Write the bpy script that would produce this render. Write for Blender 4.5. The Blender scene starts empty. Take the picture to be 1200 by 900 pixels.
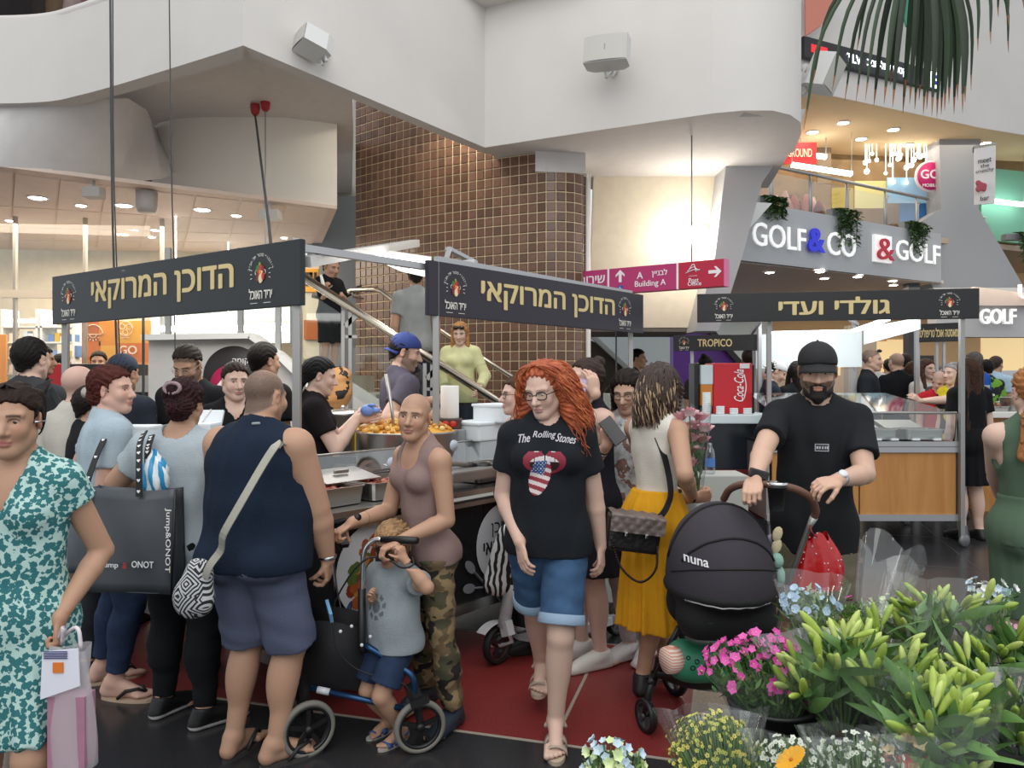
import bpy,bmesh,math,random
import numpy as np
from mathutils import Vector,Matrix
from mathutils.bvhtree import BVHTree
S=bpy.context.scene
C=S.collection
random.seed(7)
PI=math.pi
FPX=901.0
EYE=1.6
HOR=440.0
cd=bpy.data.cameras.new('camera')
cam=bpy.data.objects.new('camera',cd)
C.objects.link(cam)
cd.sensor_width=36.0
cd.lens=36.0*FPX/1200.0
cd.shift_y=-10.0/1200.0
cd.clip_start=0.05
cam.location=(0,0,EYE)
cam.rotation_euler=(PI/2,0,0)
S.camera=cam
w=bpy.data.worlds.new('world')
S.world=w
w.use_nodes=True
wn=w.node_tree.nodes
wn['Background'].inputs[0].default_value=(0.93,0.97,1.0,1)
wn['Background'].inputs[1].default_value=0.80
def area(name,loc,rot,sx,sy,power,col=(1,1,1)):
 l=bpy.data.lights.new(name,'AREA')
 l.shape='RECTANGLE'
 l.size=sx
 l.size_y=sy
 l.energy=power
 l.color=col
 o=bpy.data.objects.new(name,l)
 o.location=loc
 o.rotation_euler=rot
 C.objects.link(o)
 return o
area('skylight_and_fill',(0.5,2.0,11.0),(0,0,0),11,8,430,(1.0,0.985,0.96))
area('skylight_and_fill',(0.0,-5.5,8.5),(math.radians(52),0,0),10,6,420,(1.0,0.985,0.97))  # added fill behind the camera, brightens the bulkhead and people's fronts
S.view_settings.view_transform='Standard'
S.view_settings.look='None'
S.view_settings.gamma=1
S.view_settings.exposure=0.14
S.view_settings.use_curve_mapping=False
def P(px,py,D):
 """the point that stands D metres away along the photograph's pixel"""
 return Vector(((px-600)/FPX*D,D,EYE+(HOR-py)/FPX*D))
def G(px,D,z=0.0):
 return Vector(((px-600)/FPX*D,D,z))
_M={}
def rgb(h):
 """sRGB hex -> linear"""
 h=h.lstrip('#')
 v=[int(h[i:i+2],16)/255 for i in(0,2,4)]
 return tuple(c/12.92 if c<=.04045 else((c+.055)/1.055)**2.4 for c in v)
def mat(name,col='#888888',rough=.6,metal=0.,bump=0.,bscale=60.,var=0.,vscale=8.,emit=None,estr=1.,alpha=None,trans=0.,attr=False,spec=.5,col2=None,pattern=None,pscale=10.,coat=0.,sub=0.):
 key=(name,col,rough,metal,bump,bscale,var,emit,estr,alpha,attr,col2,pattern,pscale)
 if key in _M:
  return _M[key]
 m=bpy.data.materials.new(name)
 m.use_nodes=True
 nt=m.node_tree
 N,L=nt.nodes,nt.links
 b=N['Principled BSDF']
 c=rgb(col)if isinstance(col,str)else col
 b.inputs['Base Color'].default_value=(*c,1)
 b.inputs['Roughness'].default_value=rough
 b.inputs['Metallic'].default_value=metal
 b.inputs['Specular IOR Level'].default_value=spec
 if coat:
  b.inputs['Coat Weight'].default_value=coat
 if sub:
  b.inputs['Subsurface Weight'].default_value=sub
  b.inputs['Subsurface Radius'].default_value=(.012,.005,.003)
  b.inputs['Subsurface Scale'].default_value=1.0
 if trans:
  b.inputs['Transmission Weight'].default_value=trans
 if alpha is not None:
  b.inputs['Alpha'].default_value=alpha
 if emit:
  e=rgb(emit)if isinstance(emit,str)else emit
  b.inputs['Emission Color'].default_value=(*e,1)
  b.inputs['Emission Strength'].default_value=estr
 tc=N.new('ShaderNodeTexCoord')
 src=None
 if attr:
  a=N.new('ShaderNodeAttribute')
  a.attribute_name='Col'
  src=a.outputs['Color']
 if pattern:
  c2=rgb(col2)if isinstance(col2,str)else col2
  ramp=N.new('ShaderNodeMixRGB')
  ramp.inputs[1].default_value=(*c,1)
  ramp.inputs[2].default_value=(*c2,1)
  mp=N.new('ShaderNodeMapping')
  L.new(tc.outputs['Object'],mp.inputs[0])
  thr=N.new('ShaderNodeMath')
  thr.operation='GREATER_THAN'
  if pattern=='noise':
   t=N.new('ShaderNodeTexNoise')
   t.inputs['Scale'].default_value=pscale
   t.inputs['Detail'].default_value=3
   L.new(mp.outputs[0],t.inputs['Vector'])
   thr.inputs[1].default_value=.52
   L.new(t.outputs['Fac'],thr.inputs[0])
  elif pattern=='soft':
   t=N.new('ShaderNodeTexNoise')
   t.inputs['Scale'].default_value=pscale
   t.inputs['Detail'].default_value=5
   L.new(mp.outputs[0],t.inputs['Vector'])
   thr.operation='MULTIPLY'
   thr.inputs[1].default_value=1.0
   L.new(t.outputs['Fac'],thr.inputs[0])
  elif pattern=='wood':
   mp.inputs['Scale'].default_value=(1,1,.12)
   t=N.new('ShaderNodeTexNoise')
   t.inputs['Scale'].default_value=pscale
   t.inputs['Detail'].default_value=6
   t.inputs['Distortion'].default_value=1.2
   L.new(mp.outputs[0],t.inputs['Vector'])
   thr.operation='MULTIPLY'
   thr.inputs[1].default_value=1.0
   L.new(t.outputs['Fac'],thr.inputs[0])
  elif pattern=='stripes':
   t=N.new('ShaderNodeTexWave')
   t.inputs['Scale'].default_value=pscale
   t.inputs['Distortion'].default_value=6
   t.inputs['Detail'].default_value=2
   L.new(mp.outputs[0],t.inputs['Vector'])
   thr.inputs[1].default_value=.5
   L.new(t.outputs['Fac'],thr.inputs[0])
  elif pattern=='bands':
   t=N.new('ShaderNodeTexWave')
   t.bands_direction='Z'
   t.inputs['Scale'].default_value=pscale
   t.inputs['Distortion'].default_value=.5
   L.new(mp.outputs[0],t.inputs['Vector'])
   thr.inputs[1].default_value=.5
   L.new(t.outputs['Fac'],thr.inputs[0])
  elif pattern=='rings':
   t=N.new('ShaderNodeTexVoronoi')
   t.inputs['Scale'].default_value=pscale
   t.distance='MANHATTAN'
   L.new(mp.outputs[0],t.inputs['Vector'])
   ml=N.new('ShaderNodeMath')
   ml.operation='MULTIPLY'
   ml.inputs[1].default_value=26
   L.new(t.outputs['Distance'],ml.inputs[0])
   sn=N.new('ShaderNodeMath')
   sn.operation='SINE'
   L.new(ml.outputs[0],sn.inputs[0])
   thr.inputs[1].default_value=.0
   L.new(sn.outputs[0],thr.inputs[0])
  elif pattern=='floral':
   t=N.new('ShaderNodeTexVoronoi')
   t.inputs['Scale'].default_value=pscale
   L.new(mp.outputs[0],t.inputs['Vector'])
   n2=N.new('ShaderNodeTexNoise')
   n2.inputs['Scale'].default_value=pscale*2
   L.new(mp.outputs[0],n2.inputs['Vector'])
   ad=N.new('ShaderNodeMath')
   ad.operation='ADD'
   L.new(t.outputs['Distance'],ad.inputs[0])
   L.new(n2.outputs['Fac'],ad.inputs[1])
   thr.inputs[1].default_value=1.06
   L.new(ad.outputs[0],thr.inputs[0])
  L.new(thr.outputs[0],ramp.inputs[0])
  src=ramp.outputs[0]
 if var:
  n=N.new('ShaderNodeTexNoise')
  n.inputs['Scale'].default_value=vscale
  n.inputs['Detail'].default_value=4
  L.new(tc.outputs['Object'],n.inputs['Vector'])
  h=N.new('ShaderNodeHueSaturation')
  mr=N.new('ShaderNodeMapRange')
  mr.inputs['From Min'].default_value=.3
  mr.inputs['From Max'].default_value=.7
  mr.inputs['To Min'].default_value=1-var
  mr.inputs['To Max'].default_value=1+var
  L.new(n.outputs['Fac'],mr.inputs[0])
  L.new(mr.outputs[0],h.inputs['Value'])
  if src:
   L.new(src,h.inputs['Color'])
  else:
   h.inputs['Color'].default_value=(*c,1)
  src=h.outputs[0]
 if src:
  L.new(src,b.inputs['Base Color'])
 if bump:
  n=N.new('ShaderNodeTexNoise')
  n.inputs['Scale'].default_value=bscale
  n.inputs['Detail'].default_value=4
  L.new(tc.outputs['Object'],n.inputs['Vector'])
  bp=N.new('ShaderNodeBump')
  bp.inputs['Strength'].default_value=bump
  bp.inputs['Distance'].default_value=.01
  L.new(n.outputs['Fac'],bp.inputs['Height'])
  L.new(bp.outputs[0],b.inputs['Normal'])
 _M[key]=m
 return m
def clear_mat(name,tint=(1,1,1),gloss=.06,rough=.05,milky=0.0,milkcol=(1,1,1)):
 """thin clear sheet: transparent with a fresnel-like gloss"""
 key=('clear',name)
 if key in _M:
  return _M[key]
 m=bpy.data.materials.new(name)
 m.use_nodes=True
 nt=m.node_tree
 N,L=nt.nodes,nt.links
 N.remove(N['Principled BSDF'])
 out=N['Material Output']
 tr=N.new('ShaderNodeBsdfTransparent')
 tr.inputs[0].default_value=(*tint,1)
 gl=N.new('ShaderNodeBsdfGlossy')
 gl.inputs['Roughness'].default_value=rough
 lw=N.new('ShaderNodeLayerWeight')
 lw.inputs[0].default_value=.35
 mr=N.new('ShaderNodeMapRange')
 mr.inputs['To Min'].default_value=gloss
 mr.inputs['To Max'].default_value=min(1,gloss+(.22 if milky else .5))
 L.new(lw.outputs['Facing'],mr.inputs[0])
 mx=N.new('ShaderNodeMixShader')
 L.new(mr.outputs[0],mx.inputs[0])
 L.new(tr.outputs[0],mx.inputs[1])
 L.new(gl.outputs[0],mx.inputs[2])
 res=mx
 if milky:
  df=N.new('ShaderNodeBsdfTranslucent')
  df2=N.new('ShaderNodeBsdfDiffuse')
  df2.inputs[0].default_value=(*milkcol,1)
  m2=N.new('ShaderNodeMixShader')
  m2.inputs[0].default_value=milky
  L.new(mx.outputs[0],m2.inputs[1])
  L.new(df2.outputs[0],m2.inputs[2])
  res=m2
 L.new(res.outputs[0],out.inputs[0])
 _M[key]=m
 return m
def tag(o,label=None,cat=None,group=None,kind=None):
 if label:
  o['label']=label
 if cat:
  o['category']=cat
 if group:
  o['group']=group
 if kind:
  o['kind']=kind
 return o
def empty(name,loc=(0,0,0),label=None,cat=None,group=None,rz=0):
 o=bpy.data.objects.new(name,None)
 o.empty_display_size=.1
 o.location=loc
 o.rotation_euler=(0,0,rz)
 C.objects.link(o)
 return tag(o,label,cat,group)
def link(name,me,material=None,parent=None,world=True):
 """link a mesh given in WORLD coordinates; kept in place under a parent whose origin is elsewhere"""
 o=bpy.data.objects.new(name,me)
 if material is not None and not me.materials:
  for q in(material if isinstance(material,(list,tuple))else[material]):
   me.materials.append(q)
 C.objects.link(o)
 if parent is not None:
  o.parent=parent
  if world:
   o.matrix_parent_inverse=wmat(parent).inverted()
 return o
def wmat(o):
 m=Matrix.LocRotScale(o.location,o.rotation_euler,o.scale)
 if o.parent is not None:
  return wmat(o.parent)@o.matrix_parent_inverse@m
 return m
def np_mesh(name,v,f,smooth=True,col=None,mi=None):
 """mesh from numpy verts (n,3) and quad/tri faces (m,4|3)"""
 me=bpy.data.meshes.new(name)
 v=np.asarray(v,dtype=np.float32)
 f=np.asarray(f,dtype=np.int32)
 k=f.shape[1]
 me.vertices.add(len(v))
 me.vertices.foreach_set('co',v.ravel())
 me.loops.add(f.size)
 me.loops.foreach_set('vertex_index',f.ravel())
 me.polygons.add(len(f))
 me.polygons.foreach_set('loop_start',np.arange(0,f.size,k,dtype=np.int32))
 me.polygons.foreach_set('loop_total',np.full(len(f),k,dtype=np.int32))
 me.polygons.foreach_set('use_smooth',np.full(len(f),smooth,dtype=bool))
 if mi is not None:
  me.polygons.foreach_set('material_index',np.asarray(mi,dtype=np.int32))
 me.update(calc_edges=True)
 if col is not None:
  a=me.color_attributes.new('Col','FLOAT_COLOR','POINT')
  c4=np.ones((len(v),4),dtype=np.float32)
  c4[:,:3]=col
  a.data.foreach_set('color',c4.ravel())
 return me
class B:
 """collects boxes, tubes, lathes, sheets; .obj() links them as ONE mesh object"""
 def __init__(self):
  self.v,self.f,self.m=[],[],[]
  self.s=[]
  self.cm=0
  self.T=None
 def add(self,vs,fs,smooth=False):
  o=len(self.v)
  if self.T is not None:
   vs=[self.T@Vector(p)for p in vs]
  self.v+=[tuple(p)for p in vs]
  for q in fs:
   self.f.append(tuple(i+o for i in q))
   self.m.append(self.cm)
   self.s.append(smooth)
  return self
 def box(self,c,size,R=None,bevel=0.0):
  hx,hy,hz=size[0]/2,size[1]/2,size[2]/2
  c=Vector(c)
  R=R or Matrix.Identity(3)
  if bevel<=0:
   vs=[c+R@Vector((x*hx,y*hy,z*hz))for x in(-1,1)for y in(-1,1)for z in(-1,1)]
   return self.add(vs,[(0,1,3,2),(4,6,7,5),(0,4,5,1),(2,3,7,6),(0,2,6,4),(1,5,7,3)])
  bm=bmesh.new()
  bmesh.ops.create_cube(bm,size=1)
  for q in bm.verts:
   q.co=Vector((q.co.x*size[0],q.co.y*size[1],q.co.z*size[2]))
  bmesh.ops.bevel(bm,geom=bm.edges[:],offset=bevel,segments=2,affect='EDGES',profile=.6)
  bm.verts.ensure_lookup_table()
  vs=[c+R@q.co for q in bm.verts]
  fs=[[q.index for q in fc.verts]for fc in bm.faces]
  bm.free()
  return self.add(vs,fs)
 def bar(self,a,b,wd,ht,up=(0,0,1)):
  a,b=Vector(a),Vector(b)
  d=(b-a).normalized()
  u=Vector(up)
  s=d.cross(u)
  if s.length<1e-4:
   s=d.cross(Vector((1,0,0)))
  s.normalize()
  u=s.cross(d)
  vs=[p+s*(x*wd/2)+u*(y*ht/2)for p in(a,b)for x,y in((-1,-1),(1,-1),(1,1),(-1,1))]
  return self.add(vs,[(0,1,2,3),(7,6,5,4),(0,4,5,1),(1,5,6,2),(2,6,7,3),(3,7,4,0)])
 def tube(self,pts,r,n=8,cap=True,closed=False):
  pts=[Vector(p)for p in pts]
  k=len(pts)
  rs=r if isinstance(r,(list,tuple))else[r]*k
  rings=[]
  ref=None
  for i,p in enumerate(pts):
   if closed:
    d=pts[(i+1)%k]-pts[i-1]
   else:
    d=pts[min(i+1,k-1)]-pts[max(i-1,0)]
   if d.length<1e-9:
    d=Vector((0,0,1))
   d.normalize()
   if ref is None:
    ref=Vector((0,0,1))if abs(d.z)<.9 else Vector((1,0,0))
   s=d.cross(ref)
   if s.length<1e-5:
    s=d.cross(Vector((.3,.8,.2)))
   s.normalize()
   ref=s.cross(d)
   rings.append([p+(s*math.cos(2*PI*j/n)+ref*math.sin(2*PI*j/n))*rs[i]for j in range(n)])
  vs=[q for rg in rings for q in rg]
  fs=[]
  for i in range(k if closed else k-1):
   a,b=i*n,((i+1)%k)*n
   for j in range(n):
    j2=(j+1)%n
    fs.append((a+j,a+j2,b+j2,b+j))
  if cap and not closed:
   fs.append(tuple(range(n))[::-1])
   fs.append(tuple((k-1)*n+j for j in range(n)))
  return self.add(vs,fs,True)
 def lathe(self,prof,c=(0,0,0),n=24,R=None,a0=0.,a1=2*PI):
  c=Vector(c)
  R=R or Matrix.Identity(3)
  full=abs(a1-a0-2*PI)<1e-6
  m=n if full else n+1
  vs,fs=[],[]
  for r,z in prof:
   for j in range(m):
    a=a0+(a1-a0)*j/n
    vs.append(c+R@Vector((r*math.cos(a),r*math.sin(a),z)))
  for i in range(len(prof)-1):
   for j in range(n):
    j2=(j+1)%m
    fs.append((i*m+j,i*m+j2,(i+1)*m+j2,(i+1)*m+j))
  return self.add(vs,fs,True)
 def ball(self,c,r,n=12,R=None):
  rr=r if isinstance(r,(tuple,list))else(r,r,r)
  c=Vector(c)
  R=R or Matrix.Identity(3)
  k=max(4,n//2)
  vs=[c+R@Vector((0,0,-rr[2]))]
  for i in range(1,k):
   t=PI*i/k-PI/2
   for j in range(n):
    a=2*PI*j/n
    vs.append(c+R@Vector((rr[0]*math.cos(t)*math.cos(a),rr[1]*math.cos(t)*math.sin(a),rr[2]*math.sin(t))))
  vs.append(c+R@Vector((0,0,rr[2])))
  fs=[(0,1+(j+1)%n,1+j)for j in range(n)]
  for i in range(k-2):
   for j in range(n):
    j2=(j+1)%n
    a=1+i*n
    fs.append((a+j,a+j2,a+n+j2,a+n+j))
  a=1+(k-2)*n
  fs+=[(a+j,a+(j+1)%n,len(vs)-1)for j in range(n)]
  return self.add(vs,fs,True)
 def prism(self,poly,d):
  """closed polygon of 3D points extruded by vector d"""
  poly=[Vector(p)for p in poly]
  d=Vector(d)
  n=len(poly)
  vs=poly+[p+d for p in poly]
  fs=[tuple(range(n)),tuple(range(2*n-1,n-1,-1))]
  for i in range(n):
   j=(i+1)%n
   fs.append((i,n+i,n+j,j))
  return self.add(vs,fs)
 def sheet(self,fn,nu,nv,smooth=True,closed_u=False):
  vs=[fn(i/nu,j/nv)for j in range(nv+1)for i in range(nu+1)]
  fs=[(j*(nu+1)+i,j*(nu+1)+i+1,(j+1)*(nu+1)+i+1,(j+1)*(nu+1)+i)for j in range(nv)for i in range(nu)]
  return self.add(vs,fs,smooth)
 def mesh(self,name='m'):
  me=bpy.data.meshes.new(name)
  me.from_pydata(self.v,[],self.f)
  me.polygons.foreach_set('use_smooth',self.s)
  me.polygons.foreach_set('material_index',self.m)
  bm=bmesh.new()
  bm.from_mesh(me)
  bmesh.ops.recalc_face_normals(bm,faces=bm.faces[:])
  bm.to_mesh(me)
  bm.free()
  me.update()
  return me
 def obj(self,name,material,parent=None):
  return link(name,self.mesh(name),material,parent)
def structure(o,label=None):
 o['kind']='structure'
 if label:
  o['label']=label
 return o
def basis(x,y,z):
 return Matrix((x,y,z)).transposed()
def text_mesh(s,bold=0.0,extrude=0.0,sx=1.0,shear=0.0,font_res=3):
 """flat text mesh, unit cap height about 0.7, centred on x; Hebrew is turned to visual order"""
 if any('\u0590'<=ch<='\u05ff' for ch in s):
  s=s[::-1]
 cu=bpy.data.curves.new('t','FONT')
 cu.body=s
 cu.align_x='CENTER'
 cu.align_y='CENTER'
 cu.offset=bold if extrude else 0
 cu.extrude=extrude
 cu.shear=shear
 cu.resolution_u=font_res
 ob=bpy.data.objects.new('t',cu)
 C.objects.link(ob)
 dg=bpy.context.evaluated_depsgraph_get()
 dg.update()
 me=bpy.data.meshes.new_from_object(ob.evaluated_get(dg))
 C.objects.unlink(ob)
 bpy.data.objects.remove(ob)
 bpy.data.curves.remove(cu)
 me.materials.clear()
 if 'ד' in s:
  vs=[list(v.co)for v in me.vertices]
  fs=[tuple(p.vertices)for p in me.polygons]
  i=0
  while i+7<len(vs):
   q=vs[i:i+8]
   if abs(q[1][1]-q[0][1]-.544)<.004 and abs(q[2][0]-q[1][0]-.09)<.004 and abs(q[6][0]-q[5][0]-.488)<.004:
    fs=[f for f in fs if not any(i<=k<i+8 for k in f)]
    vs[i+1][1]=vs[i+2][1]=vs[i+4][1]
    fs+=[(i+3,i+2,i+1,i),(i+7,i+6,i+5,i+4)]
    i+=8
   else:
    i+=1
  bpy.data.meshes.remove(me)
  me=bpy.data.meshes.new('t')
  me.from_pydata(vs,[],fs)
 if bold and not extrude:
  b=B()
  vs=[v.co.copy()for v in me.vertices]
  fs=[tuple(p.vertices)for p in me.polygons]
  for k,(dx,dy)in enumerate(((0,0),(1,0),(-1,0),(0,.6),(0,-.6),(.7,.4),(-.7,.4),(.7,-.4),(-.7,-.4))):
   b.add([v+Vector((dx*bold,dy*bold,k*.00025))for v in vs],fs)
  bpy.data.meshes.remove(me)
  me=bpy.data.meshes.new('t')
  me.from_pydata(b.v,[],b.f)
 if sx!=1:
  me.transform(Matrix.Diagonal((sx,1,1,1)))
 return me
def text(name,s,c,R,height,material,parent,bold=0.,extrude=0.,fit=None,shear=0.,sx=1.):
 """text of total glyph height `height` at c, R columns = right, up, out; fit = width"""
 me=text_mesh(s,bold,extrude,sx,shear)
 co=np.empty(len(me.vertices)*3,np.float32)
 me.vertices.foreach_get('co',co)
 co=co.reshape(-1,3)
 if not len(co):
  return None
 lo,hi=co.min(0),co.max(0)
 co[:,:2]-=(lo+hi)[:2]/2
 sy=height/max(1e-6,hi[1]-lo[1])
 sxx=fit/max(1e-6,hi[0]-lo[0])if fit else sy
 co[:,0]*=sxx
 co[:,1]*=sy
 if extrude:
  co[:,2]-=co[:,2].min()
 Rn=np.array(R)
 co=co@Rn.T+np.array(c)
 me.vertices.foreach_set('co',co.astype(np.float32).ravel())
 me.update()
 return link(name,me,material,parent)
def arc_text(b,s,c,R,rad,h,a0,a1):
 """letters along an arc, gathered into builder b"""
 s2=s[::-1]if any('\u0590'<=ch<='\u05ff' for ch in s)else s
 n=len(s2)
 for i,ch in enumerate(s2):
  if ch==' ':
   continue
  a=a0+(a1-a0)*(i+.5)/n
  me=text_mesh(ch,0)
  q=Vector((rad*math.cos(a),rad*math.sin(a),0))
  rot=a-PI/2
  vs=[]
  for vv in me.vertices:
   x,y=vv.co.x*h,vv.co.y*h
   vs.append(Vector(c)+R@(q+Vector((x*math.cos(rot)-y*math.sin(rot),x*math.sin(rot)+y*math.cos(rot),0))))
  b.add(vs,[tuple(p.vertices)for p in me.polygons])
  bpy.data.meshes.remove(me)
# ==========================================================
def V3(p):
 return np.array((p[0],p[1],p[2]),dtype=np.float64)
def unit(v):
 v=np.asarray(v,dtype=np.float64)
 n=np.linalg.norm(v)
 return v/n if n>1e-9 else v
class Field:
 def __init__(s,lo,hi,h):
  s.lo=np.asarray(lo,np.float64)
  s.h=h
  s.n=np.maximum(3,np.ceil((np.asarray(hi)-s.lo)/h).astype(int)+1)
  s.ax=[s.lo[i]+h*np.arange(s.n[i])for i in range(3)]
  s.d=np.full(s.n,.12)
 def sub(s,lo,hi):
  i0=np.clip(np.floor((np.asarray(lo)-s.lo)/s.h).astype(int),0,s.n)
  i1=np.clip(np.ceil((np.asarray(hi)-s.lo)/s.h).astype(int)+1,0,s.n)
  if np.any(i1<=i0):
   return None,None
  sl=tuple(slice(a,b)for a,b in zip(i0,i1))
  x=s.ax[0][sl[0]][:,None,None]
  y=s.ax[1][sl[1]][None,:,None]
  z=s.ax[2][sl[2]][None,None,:]
  return sl,(x,y,z)
 def put(s,sl,q,k,mode):
  d=s.d[sl]
  if mode=='sub':
   d,q=-d,q
  if k>0:
   e=np.maximum(k-np.abs(d-q),0)/k
   r=np.minimum(d,q)-e*e*k*.25
  else:
   r=np.minimum(d,q)
  s.d[sl]=-r if mode=='sub' else r
 def ell(s,c,r,R=None,k=.02,mode='add'):
  c=np.asarray(c,np.float64)
  r=np.asarray(r,np.float64)*np.ones(3)
  m=r.max()+k+2*s.h+.01
  sl,g=s.sub(c-m,c+m)
  if sl is None:
   return
  p=[g[i]-c[i]for i in range(3)]
  if R is not None:
   p=[R[0,j]*p[0]+R[1,j]*p[1]+R[2,j]*p[2]for j in range(3)]
  a=(p[0]/r[0])**2+(p[1]/r[1])**2+(p[2]/r[2])**2
  b=(p[0]/r[0]**2)**2+(p[1]/r[1]**2)**2+(p[2]/r[2]**2)**2
  k0=np.sqrt(a)
  q=k0*(k0-1)/np.maximum(np.sqrt(b),1e-6)
  q=np.where(k0<1e-4,-r.min(),q)
  s.put(sl,q,k,mode)
 def cone(s,a,b,ra,rb,k=.02,mode='add',cut=None,flat=None):
  """round cone; cut = [(point, normal)...] keeps what lies behind the plane; flat = (axis, ratio)"""
  a,b=np.asarray(a,np.float64),np.asarray(b,np.float64)
  m=max(ra,rb)+k+2*s.h+.01
  sl,g=s.sub(np.minimum(a,b)-m,np.maximum(a,b)+m)
  if sl is None:
   return
  p=[g[i]-a[i]for i in range(3)]
  ba=b-a
  sc=1.
  if flat is not None:
   axv,rt=flat
   f=1/rt-1
   dt=(p[0]*axv[0]+p[1]*axv[1]+p[2]*axv[2])*f
   p=[p[i]+axv[i]*dt for i in range(3)]
   ba=ba+axv*np.dot(ba,axv)*f
   sc=min(1.,rt)
  l2=max(np.dot(ba,ba),1e-9)
  t=np.clip((p[0]*ba[0]+p[1]*ba[1]+p[2]*ba[2])/l2,0,1)
  q=np.sqrt((p[0]-t*ba[0])**2+(p[1]-t*ba[1])**2+(p[2]-t*ba[2])**2)-(ra+(rb-ra)*t)
  q=q*sc
  for cp,cn in cut or():
   q=np.maximum(q,(g[0]-cp[0])*cn[0]+(g[1]-cp[1])*cn[1]+(g[2]-cp[2])*cn[2])
  s.put(sl,q,k,mode)
 def plane(s,p,n):
  """keep what lies behind the plane"""
  q=(s.ax[0][:,None,None]-p[0])*n[0]+(s.ax[1][None,:,None]-p[1])*n[1]+(s.ax[2][None,None,:]-p[2])*n[2]
  s.d=np.maximum(s.d,q)
 def ripple(s,amp,freq,seed=0,stretch=(1,1,1)):
  r=np.random.RandomState(seed)
  x,y,z=s.ax[0][:,None,None]*stretch[0],s.ax[1][None,:,None]*stretch[1],s.ax[2][None,None,:]*stretch[2]
  tot=0
  for i in range(3):
   d1,d2=unit(r.randn(3)),unit(r.randn(3))
   f=freq*(1+.6*i)
   tot=tot+np.sin(f*(d1[0]*x+d1[1]*y+d1[2]*z)+1.8*np.sin(.6*f*(d2[0]*x+d2[1]*y+d2[2]*z)+r.rand()*6))/(1+.5*i)
  s.d=s.d+amp*tot*.5
 def net(s):
  """surface nets"""
  d,h=s.d,s.h
  ins=d<0
  c=[ins[i:ins.shape[0]-1+i,j:ins.shape[1]-1+j,k:ins.shape[2]-1+k]for i in(0,1)for j in(0,1)for k in(0,1)]
  cnt=sum(q.astype(np.int8)for q in c)
  act=(cnt>0)&(cnt<8)
  idx=np.argwhere(act)
  if not len(idx):
   return np.zeros((0,3)),np.zeros((0,4),int)
  num=np.full(act.shape,-1,np.int64)
  num[act]=np.arange(len(idx))
  acc=np.zeros((len(idx),3))
  w8=np.zeros(len(idx))
  off=[(i,j,k)for i in(0,1)for j in(0,1)for k in(0,1)]
  vals={o:d[idx[:,0]+o[0],idx[:,1]+o[1],idx[:,2]+o[2]]for o in off}
  for o in off:
   for axis in range(3):
    if o[axis]:
     continue
    o2=list(o)
    o2[axis]=1
    o2=tuple(o2)
    A,Bv=vals[o],vals[o2]
    x=(A<0)!=(Bv<0)
    t=np.where(x,A/np.where(x,A-Bv,1),0)
    q=np.tile(np.array(o,float),(len(idx),1))
    q[:,axis]+=t
    acc+=np.where(x[:,None],q,0)
    w8+=x
  v=s.lo+(idx+acc/w8[:,None])*h
  quads=[]
  for axis in range(3):
   u,w_=(axis+1)%3,(axis+2)%3
   sa=[slice(None)]*3
   sb=[slice(None)]*3
   sa[axis],sb[axis]=slice(0,-1),slice(1,None)
   A,Bv=ins[tuple(sa)],ins[tuple(sb)]
   e=np.argwhere(A!=Bv)
   ok=(e[:,u]>0)&(e[:,w_]>0)&(e[:,u]<d.shape[u]-1)&(e[:,w_]<d.shape[w_]-1)
   e=e[ok]
   fl=A[e[:,0],e[:,1],e[:,2]]
   q=[]
   for du,dw in((0,0),(-1,0),(-1,-1),(0,-1)):
    t=e.copy()
    t[:,u]+=du
    t[:,w_]+=dw
    q.append(num[t[:,0],t[:,1],t[:,2]])
   q=np.stack(q,1)
   q[~fl]=q[~fl][:,::-1]
   quads.append(q)
  f=np.concatenate(quads)
  f=f[:,::-1]if False else f
  f=f[(f>=0).all(1)]
  return v,f
def ik(a,b,l1,l2,pole):
 a,b=V3(a),V3(b)
 d=b-a
 L=np.linalg.norm(d)
 mx=(l1+l2)*.998
 if L>mx:
  d=d/L*mx
  b=a+d
  L=mx
 L=max(L,abs(l1-l2)+.01)
 u=unit(d)
 x=(l1*l1-l2*l2+L*L)/(2*L)
 y=math.sqrt(max(0,l1*l1-x*x))
 p=np.asarray(pole,float)
 p=unit(p-u*np.dot(p,u))
 return a+u*x+p*y,b
def rotm(axis,ang):
 return np.array(Matrix.Rotation(ang,3,Vector(axis)))
SKIN={'light':(.60,.39,.29),'fair':(.66,.45,.36),'tan':(.46,.27,.18),'olive':(.50,.31,.215),'dark':(.30,.17,.11),'pink':(.62,.38,.30)}
class Rig:
 pass
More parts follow.
